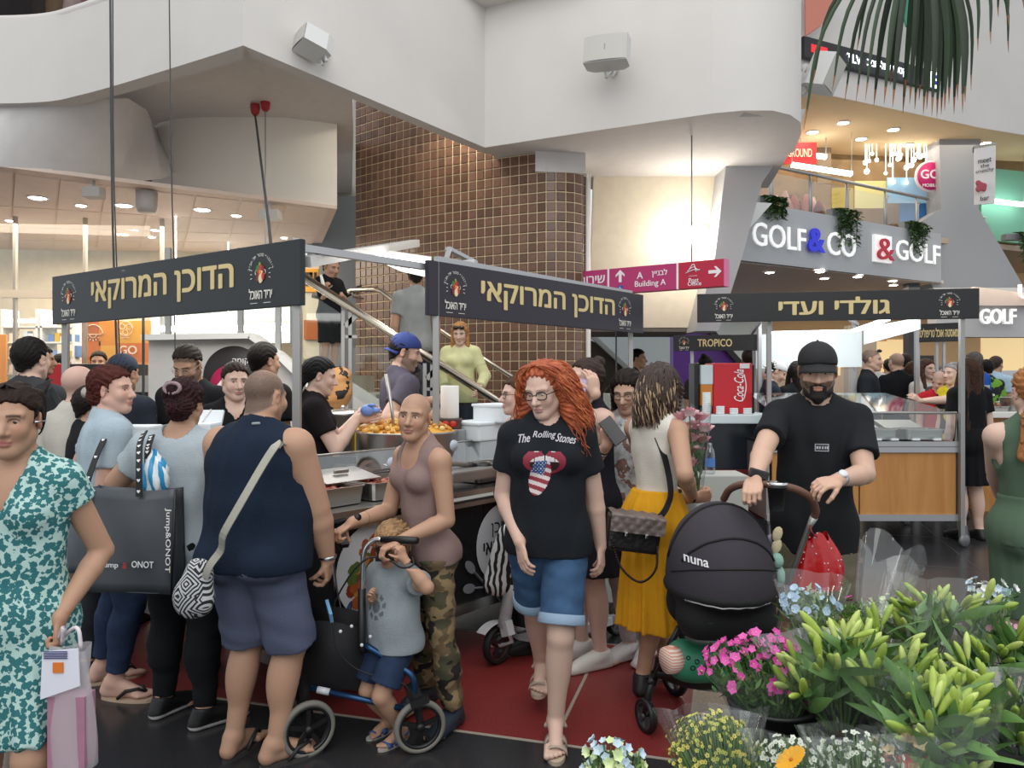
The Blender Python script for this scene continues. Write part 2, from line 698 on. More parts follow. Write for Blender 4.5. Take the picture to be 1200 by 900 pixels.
def rig(root,yaw,h,lean=0.,side=0.,sh=.099,girth=1.,hands=(None,None),feet=(None,None),head=(0.,0.),roll=0.,pel=.552,elbow=(None,None),knee=None,stance=.055,hd=(None,None),hn=(None,None),headscale=1.,neckfwd=.012,twist=0.):
 """joints in world space. yaw 0 faces the camera, 90 the photograph's right. hands/feet = wrist and ankle targets (person's left, right)"""
 r=Rig()
 r.h=h
 ya=math.radians(yaw)
 F=np.array((math.sin(ya),-math.cos(ya),0.))
 Lf=np.array((-F[1],F[0],0.))
 Z=np.array((0,0,1.))
 root=V3(root)
 r.pel=root+Z*pel*h
 la,sa=math.radians(lean),math.radians(side)
 up=unit(Z*math.cos(la)+F*math.sin(la)+Lf*math.sin(sa))
 r.F0,r.L0=F,Lf
 ta=math.radians(twist)
 Ft=F*math.cos(ta)+Lf*math.sin(ta)
 r.up=up
 r.L=unit(np.cross(up,Ft))
 r.F=unit(np.cross(r.L,up))
 r.chest=r.pel+up*.21*h
 r.neck=r.pel+up*.305*h
 r.sh=[r.pel+up*.268*h+r.L*sg*sh*h for sg in(1,-1)]
 r.hip=[r.pel+Lf*sg*.05*h*(0.6+.4*girth)-Z*.02*h for sg in(1,-1)]
 yw,pt=math.radians(yaw+twist+head[0]),math.radians(head[1])
 hf0=np.array((math.sin(yw),-math.cos(yw),0.))
 hl=np.array((-hf0[1],hf0[0],0.))
 hf=hf0*math.cos(pt)-Z*math.sin(pt)
 hu=np.cross(hf,hl)
 if roll:
  q=rotm(hf,math.radians(roll))
  hl,hu=q@hl,q@hu
 r.hs=h/1.68*headscale
 if h<1.3:
  r.hs=.235/.24*(.82+.12*h)*headscale
 r.HM=np.stack((hl,hf,hu),1)
 r.headc=r.neck+up*.058*h+r.F*neckfwd*h+hu*.055*r.hs+hf*.012
 if h<1.3:
  r.headc=r.neck+up*.02+hu*.105*r.hs
 al,fl=.172*h,.152*h
 r.el,r.wr,r.hdir,r.hnor=[],[],[],[]
 for i,sg in enumerate((1,-1)):
  t=hands[i]
  if t is None:
   t=r.sh[i]+r.L*sg*.028*h-Z*.318*h+r.F*.03*h
  pole=elbow[i]if elbow[i]is not None else-r.F*.8+r.L*sg*.5-Z*.3
  e,wv=ik(r.sh[i],t,al,fl,pole)
  r.el.append(e)
  r.wr.append(wv)
  r.hdir.append(unit(V3(hd[i]))if hd[i]is not None else unit(wv-e))
  n=V3(hn[i])if hn[i]is not None else-r.L*sg
  n=n-r.hdir[-1]*np.dot(n,r.hdir[-1])
  r.hnor.append(unit(n))
 r.kn,r.an,r.fdir=[],[],[]
 for i,sg in enumerate((1,-1)):
  t=feet[i]
  fd=F
  if t is None:
   t=root+Lf*sg*stance*h+Z*.045*h-F*.01*h
  elif len(t)==2:
   t,fd=V3(t[0]),unit(t[1])
  kp=fd if knee is None else V3(knee)
  k_,a_=ik(r.hip[i],t,.247*h,.242*h,kp+F*.5)
  r.kn.append(k_)
  r.an.append(a_)
  r.fdir.append(unit(np.array((fd[0],fd[1],0.))))
 return r
def torso_prims(r,g=1.,belly=1.,fem=False,bust=1.,hipw=1.,inf=0.,butt=1.):
 h,up,L,F=r.h,r.up,r.L,r.F
 R=np.stack((L,F,up),1)
 R0=np.stack((r.L0,r.F0,np.array((0,0,1.))),1)
 q=[]
 shw=np.linalg.norm(r.sh[0]-r.sh[1])/2
 q.append(('e',r.pel+up*.22*h,((.086 if fem else .094)*h*g,.060*h*g,.095*h),R,.04))
 q.append(('e',r.pel+up*.272*h-F*.004*h,(shw*.93,.047*h*g,.045*h),R,.04))
 q.append(('e',r.pel+up*.12*h+F*.006*h,((.070 if fem else .080)*h*g*(.5+.5*belly),.056*h*g*belly,.09*h),R,.05))
 if belly>1.1:
  q.append(('e',r.pel+up*.085*h+F*.030*h*belly,(.075*h*g*belly,.050*h*belly*g,.075*h),R,.05))
 q.append(('e',r.pel+up*.012*h,((.093 if fem else .088)*h*g*hipw,.066*h*g,.075*h),R0,.05))
 for sg in(1,-1):
  q.append(('e',r.pel-r.F0*.034*h*butt+r.L0*sg*.042*h*g-up*.018*h,(.049*h*g*hipw,.050*h*g*butt,.055*h),R0,.03))
  if fem:
   q.append(('e',r.pel+up*.213*h+F*.045*h*g+L*sg*.042*h*g,(.040*h*bust,.036*h*bust,.038*h*bust),R,.025))
  s=r.sh[0 if sg>0 else 1]
  q.append(('c',r.neck+up*.012*h-F*.006*h,s-L*sg*.012*h+up*.002*h,.032*h,.029*h,.03))
 out=[]
 for p in q:
  if p[0]=='e':
   out.append(('e',p[1],np.array(p[2])+inf,p[3],p[4]))
  else:
   out.append(('c',p[1],p[2],p[3]+inf,p[4]+inf,p[5]))
 return out
def draw(f,prims):
 for p in prims:
  if p[0]=='e':
   f.ell(p[1],p[2],p[3],p[4])
  else:
   f.cone(p[1],p[2],p[3],p[4],p[5])
def arm_prims(f,r,i,ag=1.,inf=0.,upto=2.,flare=0.):
 h=r.h
 s,e,w_=r.sh[i],r.el[i],r.wr[i]
 r0,r1,r2,r3=.0335*h*ag,.0265*h*ag,.027*h*ag,.0165*h*(.5+.5*ag)
 if upto<=1.:
  c=s+(e-s)*upto
  n=unit(e-s)
  f.ell(s,(.032*h*ag+inf),None,.03)
  f.cone(s,s+(e-s)*min(1.2,upto+.3),r0+inf,r0+(r1-r0)*upto+inf+flare,.03,cut=[(c,n)])
  return
 f.ell(s,(.032*h*ag+inf),None,.03)
 f.cone(s,e,r0+inf,r1+inf,.02)
 t=min(1.,upto-1.)
 m=e+(w_-e)*.28
 if t<1:
  c=e+(w_-e)*t
  n=unit(w_-e)
  f.cone(e,e+(w_-e)*min(1,t+.2),r2+inf,r2+(r3-r2)*t+inf+flare,.02,cut=[(c,n)])
  return
 f.cone(e,m,r1*.96+inf,r2*.98+inf,.006)
 f.cone(m,w_,r2*.98+inf,r3+inf,.006)
def leg_prims(f,r,i,lg=1.,inf=0.,upto=2.,flare=0.,calf=1.):
 h=r.h
 a,k_,n_=r.hip[i],r.kn[i],r.an[i]
 r0,r1,r2=.056*h*lg,.036*h*(.4+.6*lg),.0215*h*(.6+.4*lg)
 if upto<=1:
  c=a+(k_-a)*upto
  d=unit(k_-a)
  f.cone(a,a+(k_-a)*(upto+.35),r0+inf,r0+(r1-r0)*upto+inf+flare,.03,cut=[(c,d)])
  return
 f.cone(a,k_,r0+inf,r1+inf,.03)
 bk=-unit(np.cross(np.cross(n_-k_,r.fdir[i]),n_-k_))
 if np.dot(bk,r.fdir[i])>0:
  bk=-bk
 d=unit(n_-k_)
 t=upto-1
 cut=[(k_+(n_-k_)*t,d)]if t<.97 else None
 f.cone(k_,n_,r1*.94+inf,r2+inf+flare,.012,cut=cut)
 R=np.stack((unit(np.cross(bk,d)),bk,d),1)
 f.ell(k_+(n_-k_)*.30+bk*.012*h*calf,(.033*h*lg*calf+inf,.032*h*lg*calf+inf,.085*h),R,.03)
def foot_prims(f,r,i,toes=True):
 h=r.h
 a,fd=r.an[i],r.fdir[i]
 Z=np.array((0,0,1.))
 s=np.cross(Z,fd)
 zf=a-Z*.045*h
 f.cone(a-fd*.012*h,zf-fd*.025*h+Z*.02*h,.022*h,.0195*h,.015)
 f.cone(a,zf+fd*.075*h+Z*.017*h,.021*h,.0165*h,.02,flat=None)
 f.cone(zf-fd*.02*h+Z*.016*h,zf+fd*.075*h+Z*.013*h,.017*h,.014*h,.02)
 med=-1 if i==0 else 1
 for j,(o,l,q)in enumerate(((1.0,.118,.0085),(.45,.116,.0065),(-.05,.110,.006),(-.5,.102,.0058),(-.92,.093,.0055))):
  b=zf+fd*.075*h+s*med*o*.020*h+Z*.011*h
  f.cone(b,zf+fd*l*h+s*med*o*.023*h+Z*.008*h,q*1.25*h,q*h,.006)
def hand_prims(f,r,i,curl=(25,35,20),spread=.06,thumb=(.55,.75,.35),tcurl=25.,index=None):
 h=r.h
 q=h/1.7
 w_,d,n=r.wr[i],r.hdir[i],r.hnor[i]
 sg=1 if i==0 else-1
 t=np.cross(d,n)*sg
 if i==0:
  t=np.cross(n,d)*-1
 else:
  t=np.cross(d,n)*-1
 r.tdir=t
 R=np.stack((t,n,d),1)
 f.ell(w_+d*.012*q,(.027*q,.019*q,.028*q),R,.012)
 f.ell(w_+d*.052*q,(.040*q,.0135*q,.046*q),R,.012)
 f.ell(w_+d*.034*q+t*.022*q+n*.009*q,(.016*q,.013*q,.028*q),R,.012)
 for j in range(4):
  o=(.029,.0098,-.0098,-.0285)[j]
  L=(.070,.077,.071,.056)[j]
  b=w_+d*(.089,.094,.090,.082)[j]*q+t*o*q
  dd=unit(d+t*spread*(1.2,.35,-.4,-1.2)[j])
  cu=index if(index is not None and j==0)else curl
  p=b-dd*.02*q
  f.cone(p,b,.0095*q,.0095*q,.006)
  p=b
  ax=np.cross(dd,n)
  for s_,(fr,an)in enumerate(zip((.45,.31,.24),cu)):
   dd=rotm(ax,math.radians(an*(1+.06*j)))@dd
   e=p+dd*L*fr*q
   f.cone(p,e,(.0092,.0083,.0076)[s_]*q,(.0083,.0076,.0066)[s_]*q,.003)
   p=e
 tb=w_+d*.026*q+t*.026*q+n*.006*q
 td=unit(d*thumb[0]+t*thumb[1]+n*thumb[2])
 p1=tb+td*.036*q
 ax=np.cross(td,n*.6-t*.6)
 td2=rotm(unit(ax),math.radians(tcurl))@td
 p2=p1+td2*.032*q
 p3=p2+(rotm(unit(ax),math.radians(tcurl))@td2)*.025*q
 f.cone(tb,p1,.0135*q,.0105*q,.008)
 f.cone(p1,p2,.0105*q,.0095*q,.003)
 f.cone(p2,p3,.0095*q,.0075*q,.003)
def head_prims(f,r,jaw=1.,nose=1.,full=1.,fine=True,ears=True):
 M,c,s=r.HM,r.headc,r.hs
 def W(x,y,z):
  return c+M@np.array((x,y,z))*s
 f.ell(W(0,-.012,.038),np.array((.074,.094,.082))*s,M,.02)
 f.ell(W(0,.026,-.026),np.array((.061*full,.064,.088))*s,M,.03)
 f.cone(W(0,.058,-.094),W(0,.066,-.098),.020*s*jaw,.016*s*jaw,.025)
 for a in(1,-1):
  f.cone(W(a*.053*full,-.004,-.050),W(a*.016,.058,-.096),.020*s*full,.017*s*jaw,.025)
  f.ell(W(a*.036*full,.060,-.026),np.array((.025,.022,.026))*s*full,M,.02)
  f.cone(W(a*.046,.066,.026),W(a*.012,.080,.022),.010*s,.011*s,.014)
 if fine:
  for a in(1,-1):
   f.ell(W(a*.031,.094,.004),np.array((.019,.014,.0125))*s,M,.010,'sub')
 f.cone(W(0,.083,.014),W(0,.106+.004*nose,-.030),.008*s,.0115*s*nose,.010)
 f.cone(W(0,.078,.0),W(0,.090,-.032),.013*s,.013*s,.012)
 for a in(1,-1):
  f.ell(W(a*.0125*nose,.092,-.034),np.array((.0085,.010,.0075))*s*nose,M,.006)
 if fine:
  f.ell(W(0,.0865,-.0595),np.array((.0235,.0085,.0062))*s,M,.005)
  f.ell(W(0,.085,-.0705),np.array((.0205,.0090,.0075))*s,M,.005)
  f.cone(W(-.022,.094,-.0645),W(.022,.094,-.0645),.0022*s,.0022*s,.003,'sub')
  for a in(1,-1):
   for u0,u1 in(((-.0155,.0015),(-.006,.0098)),((-.006,.0098),(.007,.0095)),((.007,.0095),(.0155,.000))):
    f.cone(W(a*(.031+u0[0]),.0775-abs(u0[0])*.35,.004+u0[1]),W(a*(.031+u1[0]),.0775-abs(u1[0])*.35,.004+u1[1]),.0033*s,.0033*s,.003)
   f.cone(W(a*.017,.0735,-.002),W(a*.045,.069,-.002),.004*s,.004*s,.006)
 else:
  f.ell(W(0,.087,-.065),np.array((.022,.008,.010))*s,M,.006)
  for a in(1,-1):
   f.ell(W(a*.031,.092,.004),np.array((.017,.012,.011))*s,M,.012,'sub')
 if ears:
  for a in(1,-1):
   Re=M@rotm((0,0,1),a*-.45)@rotm((1,0,0),-.15)
   f.ell(W(a*.077,-.012,-.004),np.array((.0075,.019,.031))*s,Re,.006)
   if fine:
    f.ell(W(a*.086,-.006,-.002),np.array((.006,.010,.018))*s,Re,.004,'sub')
def head_cols(r,v,col,sp):
 """lips, brows, stubble, cropped hair and (for small heads) eyes as the skin's own colours"""
 L=(v-r.headc)@r.HM/r.hs
 x,y,z=L[:,0],L[:,1],L[:,2]
 base=col.copy()
 def mixc(m,c,a):
  m=np.clip(m,0,1)[:,None]*a
  col[:]=col*(1-m)+np.array(c)*m
 sk=base[0]
 nz=np.sin(x*900+3*np.sin(y*700))*np.sin(z*800+y*500)
 fr=(y>.04)
 mixc(np.exp(-((np.abs(x)-.04)/.018)**2-((z+.03)/.02)**2)*fr,(sk[0]*1.02,sk[1]*.78,sk[2]*.75),.5)
 lip=np.exp(-(np.maximum(0,(x/.024)**2+((z+.065)/.0125)**2)**3))*(y>.07)
 mixc(lip,sp.get('lips',(sk[0]*.80,sk[1]*.48,sk[2]*.48)),.85)
 bc=sp.get('brow',(.05,.03,.02))
 bz=.0255-(np.abs(x)-.026)**2*9
 mixc((1-np.abs(z-bz)/.0055)*2.2*(np.abs(x)>.011)*(np.abs(x)<.049)*fr,bc,sp.get('browa',.85))
 for a in(1,-1):
  ex=(x*a-.031)
  lz=.0145-ex*ex*30
  mixc(np.exp(-((z-lz)/.0026)**2)*(np.abs(ex)<.0165)*fr,sp.get('lash',(.035,.022,.018)),.8)
 if sp.get('stub'):
  a=sp['stub']
  m=(z<-.032-.02*(np.abs(x)<.03)*(y>.075))&(z>-.135)&(y>-.01)
  m=m|((np.abs(z+.046)<.009)&(np.abs(x)<.032)&(y>.07))
  m=m|((np.abs(x)>.055)&(y>-.005)&(y<.03)&(z<.02)&(z>-.06))
  mixc(m*(.8+.25*nz)*(1-np.clip(lip,0,1)),sp.get('beardc',(.03,.02,.018)),a)
 if sp.get('buzz'):
  a=sp['buzz']
  hl=.0068+.76*y+sp.get('hairline',0.)
  hl=np.where(y>.02,.020+.60*y+sp.get('hairline',0.),hl)
  m=np.clip((z-hl)/.012,0,1)*(np.abs(x)<.2)
  ear=(np.abs(x)>.073)&(np.abs(z)<.035)&(np.abs(y+.01)<.03)
  top=np.exp(-((x/.045)**2+((y-sp.get('bald',(.03,.05))[0])/sp.get('bald',(.03,.05))[1])**2))*(z>.07)
  m=m*(1-ear)*(1-.8*top)
  mixc(m*(.85+.2*nz),sp.get('buzzc',(.06,.045,.035)),a)
 if not sp.get('fine',True):
  e=np.exp(-(((np.abs(x)-.031)/.013)**2+((z-.004)/.006)**2)**2)*fr
  mixc(e,(.06,.04,.03),.9)
  mixc(np.exp(-(((np.abs(x)-.031)/.017)**2+((z-.014)/.004)**2)**2)*fr,(.09,.05,.04),.6)
 mixc(((np.abs(x)>.074)&(z<.03)&(z>-.04))*1.,(sk[0]*1.0,sk[1]*.8,sk[2]*.76),.4)
 return col
def skin_mat():
 return mat('skin','#c08a70',.52,attr=True,bump=.10,bscale=260,sub=.10,spec=.35)
def join_np(parts):
 vs,fs,cs,o=[],[],[],0
 for v,f,c in parts:
  vs.append(v)
  fs.append(f+o)
  cs.append(c)
  o+=len(v)
 return np.concatenate(vs),np.concatenate(fs),np.concatenate(cs)
def bounds(pts,m):
 pts=np.array(pts)
 return pts.min(0)-m,pts.max(0)+m
def body_mesh(r,sp,parent,name='body'):
 h=r.h
 res,hres,kres=sp.get('res',(.011,.0055,.0045))
 fine=sp.get('fine',True)
 g,ag,lg=sp.get('girth',1.),sp.get('ag',1.),sp.get('lg',1.)
 sk=np.array(SKIN[sp.get('skin','light')])
 nk0=r.headc+r.HM@np.array((0,-.02,-.055))*r.hs
 nkm=r.neck*.45+(r.headc+r.HM@np.array((0,-.012,-.1))*r.hs)*.55
 nd=unit(nk0-r.neck)
 nr=sp.get('neckr',1.)
 def neckp(f):
  f.cone(nk0,r.neck-r.up*.01*h,.050*r.hs*nr,.056*r.hs*nr,.03)
 parts=[]
 show_legs=not sp.get('nolegs')
 pts=[r.pel,r.neck,r.headc]+r.sh+r.el+r.wr+(r.hip+r.kn+r.an if show_legs else r.hip)
 lo,hi=bounds(pts,.13*h*max(1,g))
 f=Field(lo,hi,res)
 draw(f,torso_prims(r,g,sp.get('belly',1.),sp.get('fem',False),sp.get('bust',1.),sp.get('hipw',1.),0,sp.get('butt',1.)))
 neckp(f)
 for i in(0,1):
  arm_prims(f,r,i,ag)
  if show_legs:
   leg_prims(f,r,i,lg,calf=sp.get('calf',1.))
   if not sp.get('feetfine'):
    foot_prims(f,r,i)
 f.plane(nkm+nd*.012,nd)
 for i in(0,1):
  d=unit(r.wr[i]-r.el[i])
  sl,gq=f.sub(r.wr[i]-.09,r.wr[i]+.09)
  if sl is not None:
   q=(gq[0]-r.wr[i][0])*d[0]+(gq[1]-r.wr[i][1])*d[1]+(gq[2]-r.wr[i][2])*d[2]-.004
   far=np.sqrt((gq[0]-r.wr[i][0])**2+(gq[1]-r.wr[i][1])**2+(gq[2]-r.wr[i][2])**2)-.075
   f.d[sl]=np.where(far<0,np.maximum(f.d[sl],np.minimum(q,.02)),f.d[sl])
 v,q=f.net()
 parts.append((v,q,np.tile(sk,(len(v),1))))
 hm=.17*r.hs
 f=Field(r.headc-hm,r.headc+hm,hres)
 head_prims(f,r,sp.get('jaw',1.),sp.get('nose',1.),sp.get('full',1.),fine,sp.get('ears',True))
 neckp(f)
 draw(f,[p for p in torso_prims(r,g)if p[0]=='c'])
 f.plane(nkm-nd*.012,-nd)
 v,q=f.net()
 c=np.tile(sk,(len(v),1))
 parts.append((v,q,head_cols(r,v,c,sp)))
 pz=sp.get('hand',({},{}))
 for i in(0,1):
  if sp.get('nohand')and i in sp['nohand']:
   continue
  hw=.215*h/1.7
  c0=r.wr[i]+r.hdir[i]*.08*h/1.7
  f=Field(c0-hw*.62,c0+hw*.62,kres)
  e,w_=r.el[i],r.wr[i]
  m=e+(w_-e)*.28
  f.cone(m,w_,.027*h*ag,.0165*h*(.5+.5*ag),.02)
  d=unit(w_-e)
  f.plane(w_-d*.02,-d)
  hand_prims(f,r,i,**pz[i])
  v,q=f.net()
  c=np.tile(sk*np.array((1.,.95,.93)),(len(v),1))
  parts.append((v,q,c))
  nail=sp.get('nails')
 if show_legs and sp.get('feetfine'):
  for i in(0,1):
   a,fd=r.an[i],r.fdir[i]
   c0=a+fd*.045*h
   f=Field(c0-np.array((.095,.095,.06))*h,c0+np.array((.095,.095,.055))*h,.005)
   leg_prims(f,r,i,lg,calf=sp.get('calf',1.))
   f.plane(a+np.array((0,0,.04*h)),(0,0,1.))
   foot_prims(f,r,i)
   v,q=f.net()
   parts.append((v,q,np.tile(sk,(len(v),1))))
 v,q,c=join_np(parts)
 return link(name,np_mesh(name,v,q,True,c),skin_mat(),parent)
def eyes(r,parent,iris=(.12,.06,.03),look=(0.,0.),closed=False):
 for a in(1,-1):
  b=B()
  c=r.headc+r.HM@np.array((a*.031,.0672,.003))*r.hs
  d=r.HM@unit((look[0],1,look[1]))
  d=Vector(d)
  u=Vector(r.HM[:,2])
  s_=d.cross(u).normalized()
  u=s_.cross(d)
  R=basis(s_,u,d)
  q=.0128*r.hs
  b.cm=0
  b.ball(c,q,14,R)
  for rad,off,k in((.0070,.90,1),(.0034,.965,2)):
   b.cm=k
   prof=[(rad*r.hs*t,math.sqrt(max(0,(q*1.03)**2-(rad*r.hs*t)**2))+.0002*k)for t in(0.001,.5,1)]
   b.lathe(prof,c,12,R)
  b.obj('eye',[mat('eye_white','#e9e2da',.25),mat('iris',iris,.2),mat('pupil','#080606',.15)],parent)
def garment(name,build,pts,margin,res,material,parent,colfn=None):
 lo,hi=bounds(pts,margin)
 f=Field(lo,hi,res)
 build(f)
 v,q=f.net()
 if not len(v):
  return None
 c=colfn(v)if colfn else None
 return link(name,np_mesh(name,v,q,True,c),material,parent)
def top(r,sp,parent,material,kind='tee',sleeve=.5,hem=0.,loose=.0,neck='crew',res=.009,inf=.011,name=None,amp=.0028,freq=26,seed=1,colfn=None,flare=.012,hemup=None):
 """tee, tank, vest, long sleeved shirts. hem = metres below the pelvis joint"""
 h=r.h
 g=sp.get('girth',1.)
 def build(f):
  tp=torso_prims(r,g,sp.get('belly',1.),sp.get('fem',False),sp.get('bust',1.),sp.get('hipw',1.),inf,sp.get('butt',1.))
  draw(f,tp)
  if loose:
   a=r.pel+r.up*.20*h
   b=r.pel-r.up*(hem*.6)+r.F*.005
   f.cone(a,b,(.085+loose*.3)*h*g,(.085+loose)*h*g*max(1,sp.get('hipw',1.)),.05,flat=(r.F,.68*(.6+.4*sp.get('belly',1.))))
  if hem>.03:
   for i in(0,1):
    leg_prims(f,r,i,sp.get('lg',1.),inf+.002,.7)
  if kind in('tee','long'):
   for i in(0,1):
    arm_prims(f,r,i,sp.get('ag',1.),inf,sleeve,flare)
  f.ripple(amp*1.9,freq,seed,(1,1,.5))
  if kind=='tank':
   for i,sg in enumerate((1,-1)):
    s=r.sh[i]
    o=sp.get('strap',.5)
    f.cone(s+r.L*sg*.03*h+r.up*.05*h,s+r.L*sg*(.012+.02*(1-o))*h-r.up*.055*h,.042*h,.040*h,.008,'sub')
  nb=r.neck
  if neck=='crew':
   f.cone(nb+r.up*.10*h,nb+r.up*.005*h+r.F*.012*h,.040*h,.036*h,.004,'sub')
  elif neck=='scoop':
   f.cone(nb+r.up*.10*h-r.F*.0*h,nb-r.up*.02*h+r.F*.045*h,.043*h,.044*h,.006,'sub')
  elif neck=='deep':
   f.cone(nb+r.up*.10*h,nb-r.up*.045*h+r.F*.05*h,.046*h,.046*h,.006,'sub')
  elif neck=='v':
   f.cone(nb+r.up*.08*h,nb+r.F*.02*h,.040*h,.036*h,.004,'sub')
   f.cone(nb+r.F*.04*h,nb-r.up*.085*h+r.F*.062*h,.036*h,.006*h,.004,'sub')
  elif neck=='back':
   f.cone(nb+r.up*.10*h,nb-r.F*.02*h,.043*h,.044*h,.006,'sub')
  f.plane(r.pel-r.up*hem,-r.up)
  if hemup is not None:
   f.plane(r.pel+r.up*hemup,r.up)
 pts=[r.pel-r.up*hem,r.pel,r.neck]+r.sh+(r.el if kind!='tank' else[])
 if kind=='long':
  pts+=r.wr
 return garment(name or{'tee':'t_shirt','tank':'tank_top','long':'shirt'}[kind],build,pts,.13*h*max(1,g*.9)+loose*h,res,material,parent,colfn)
def bottoms(r,sp,parent,material,upto=1.95,waist=.045,inf=.009,flare=.0,res=.009,name='trousers',amp=.0025,freq=24,seed=3,colfn=None):
 h=r.h
 g=sp.get('girth',1.)
 def build(f):
  draw(f,torso_prims(r,g,sp.get('belly',1.),sp.get('fem',False),1,sp.get('hipw',1.),inf-.002,sp.get('butt',1.)))
  for i in(0,1):
   leg_prims(f,r,i,sp.get('lg',1.),inf,upto,flare,sp.get('calf',1.))
  f.ripple(amp*1.9,freq,seed,(1,1,1.3))
  f.plane(r.pel+r.up*waist*h,r.up)
 pts=[r.pel+r.up*waist*h]+r.hip+r.kn+(r.an if upto>1 else[])
 return garment(name,build,pts,.14*h*max(1,g*.9),res,material,parent,colfn)
def skirt(r,sp,parent,material,length=.3,waist=.06,w0=.085,w1=.15,ratio=.75,res=.009,name='skirt',folds=.006,seed=2,cen=(0,0,0),colfn=None):
 h=r.h
 g=sp.get('girth',1.)
 def build(f):
  a=r.pel+np.array((0,0,waist*h))
  m=r.pel
  b=r.pel-np.array((0,0,length*h))+np.array(cen)
  f.cone(a,m,w0*h*g,(w0*.6+w1*.4)*h*g,.02,flat=(r.F0,ratio))
  f.cone(m,b-np.array((0,0,.05)),(w0*.6+w1*.4)*h*g,w1*h*g,.03,flat=(r.F0,ratio))
  f.ell(r.pel-r.F0*.02,np.array((.1*g*h*sp.get('hipw',1),.085*g*h,.08*h)),np.stack((r.L0,r.F0,np.array((0,0,1.))),1),.05)
  draw(f,[p for p in torso_prims(r,g,1,True,1,sp.get('hipw',1.),.008,sp.get('butt',1.))[2:]if p[0]=='e'])
  for i in(0,1):
   leg_prims(f,r,i,sp.get('lg',1.),.012,.9)
  x=f.ax[0][:,None,None]-r.pel[0]
  y=f.ax[1][None,:,None]-r.pel[1]
  z=f.ax[2][None,None,:]
  an=np.arctan2(y,x)
  t=np.clip((a[2]-z)/(a[2]-b[2]),0,1)
  f.d=f.d+folds*(.25+t)*(np.sin(an*11+seed+1.3*np.sin(an*3))+.5*np.sin(an*23+z*6))
  f.plane(a,(0,0,1.))
  f.plane(b,(0,0,-1.))
 pts=[r.pel+np.array((0,0,waist*h)),r.pel-np.array((0,0,length*h))+np.array(cen)]
 return garment(name,build,pts,max(w0,w1)*h*g+.06,res,material,parent,colfn)
def shoe(r,i,parent,material,sole,res=.006,name='shoe',hi=.0,wide=1.):
 h=r.h
 a,fd=r.an[i],r.fdir[i]
 Z=np.array((0,0,1.))
 s=np.cross(Z,fd)
 zf=a-Z*.045*h
 def build(f):
  f.cone(a+Z*(.004+hi)*h-fd*.008*h,zf-fd*.02*h+Z*.026*h,.028*h,.026*h,.02)
  f.cone(a-Z*.006*h+fd*.01*h,zf+fd*.085*h+Z*.022*h,.026*h,.022*h,.02,flat=(s,1.08*wide))
  f.cone(zf-fd*.025*h+Z*.014*h,zf+fd*.112*h+Z*.013*h,.024*h,.025*h,.012,flat=(Z,.75))
  f.plane(zf+Z*.001,-Z)
  f.plane(a+Z*(.018+hi)*h,Z)
 def col(v):
  c=np.tile(np.array(rgb(material)),(len(v),1))
  c[(v[:,2]-zf[2])<.013*h]=rgb(sole)
  return c
 return garment(name,build,[a,zf-fd*.05*h,zf+fd*.13*h],.045*h,res,mat('shoe_leather','#808080',.5,attr=True),parent,col)
def sandal(r,i,parent,col='#b8a590',sole='#cbb8a2',straps=2,thong=False,name='sandal',width=.030,band=.026):
 h=r.h
 a,fd=V3(r.an[i]),r.fdir[i]
 Z=np.array((0,0,1.))
 s=np.cross(Z,fd)
 zf=a-Z*.045*h
 root=B()
 med=-1 if i==0 else 1
 outline=[]
 for k in range(20):
  t=2*PI*k/20
  u=math.cos(t)
  wd=(.026+.007*u)*h
  outline.append(Vector(zf+fd*(.045+.088*u)*h+s*math.sin(t)*wd-Z*.011*h))
 root.prism(outline,(0,0,.012*h))
 so=root.obj(name,mat('sandal_sole_'+sole,sole,.75),parent)
 b=B()
 if thong:
  p0=zf+fd*.10*h+s*med*.012*h+Z*.012*h
  for q in(1,-1):
   b.tube([p0,zf+fd*.085*h+s*q*.010*h+Z*.030*h,zf+fd*.05*h+s*q*.0225*h+Z*.026*h,zf+fd*.025*h+s*q*.0245*h+Z*.003*h],[.004*h,.0055*h,.006*h,.005*h],6)
 else:
  locs=(.085,.045)[:straps]if straps<=2 else(.088,.05,.012)
  for y0 in locs:
   pts=[]
   top_=.022+(.09-y0)*.22
   for k in range(9):
    t=PI*k/8
    pts.append(zf+fd*y0*h+s*math.cos(t)*(width+.001)*h+Z*(math.sin(t)*top_)*h)
   def fn(u,v_,pts=pts):
    x=u*8
    j=min(7,int(x))
    p=pts[j]*(1-(x-j))+pts[j+1]*(x-j)
    return Vector(p+fd*(v_-.5)*band*h+Z*.002*h)
   b.sheet(fn,8,2)
  if straps>1 and straps!=9:
   pts=[zf-fd*.0*h+s*q*.026*h+Z*zz*h for q,zz in((1,.02),)]
   ring=[]
   for k in range(9):
    t=PI*(k/8)+PI/2
    ring.append(zf-fd*.0*h+fd*math.cos(t)*.038*h*(1 if math.cos(t)<0 else 1)+s*math.sin(t)*.026*h+Z*.032*h)
   b.tube(ring,.006*h,6)
 st=b.obj('strap',mat('sandal_strap_'+col,col,.6),so)
 md=st.modifiers.new('t','SOLIDIFY')
 md.thickness=.004
 return so
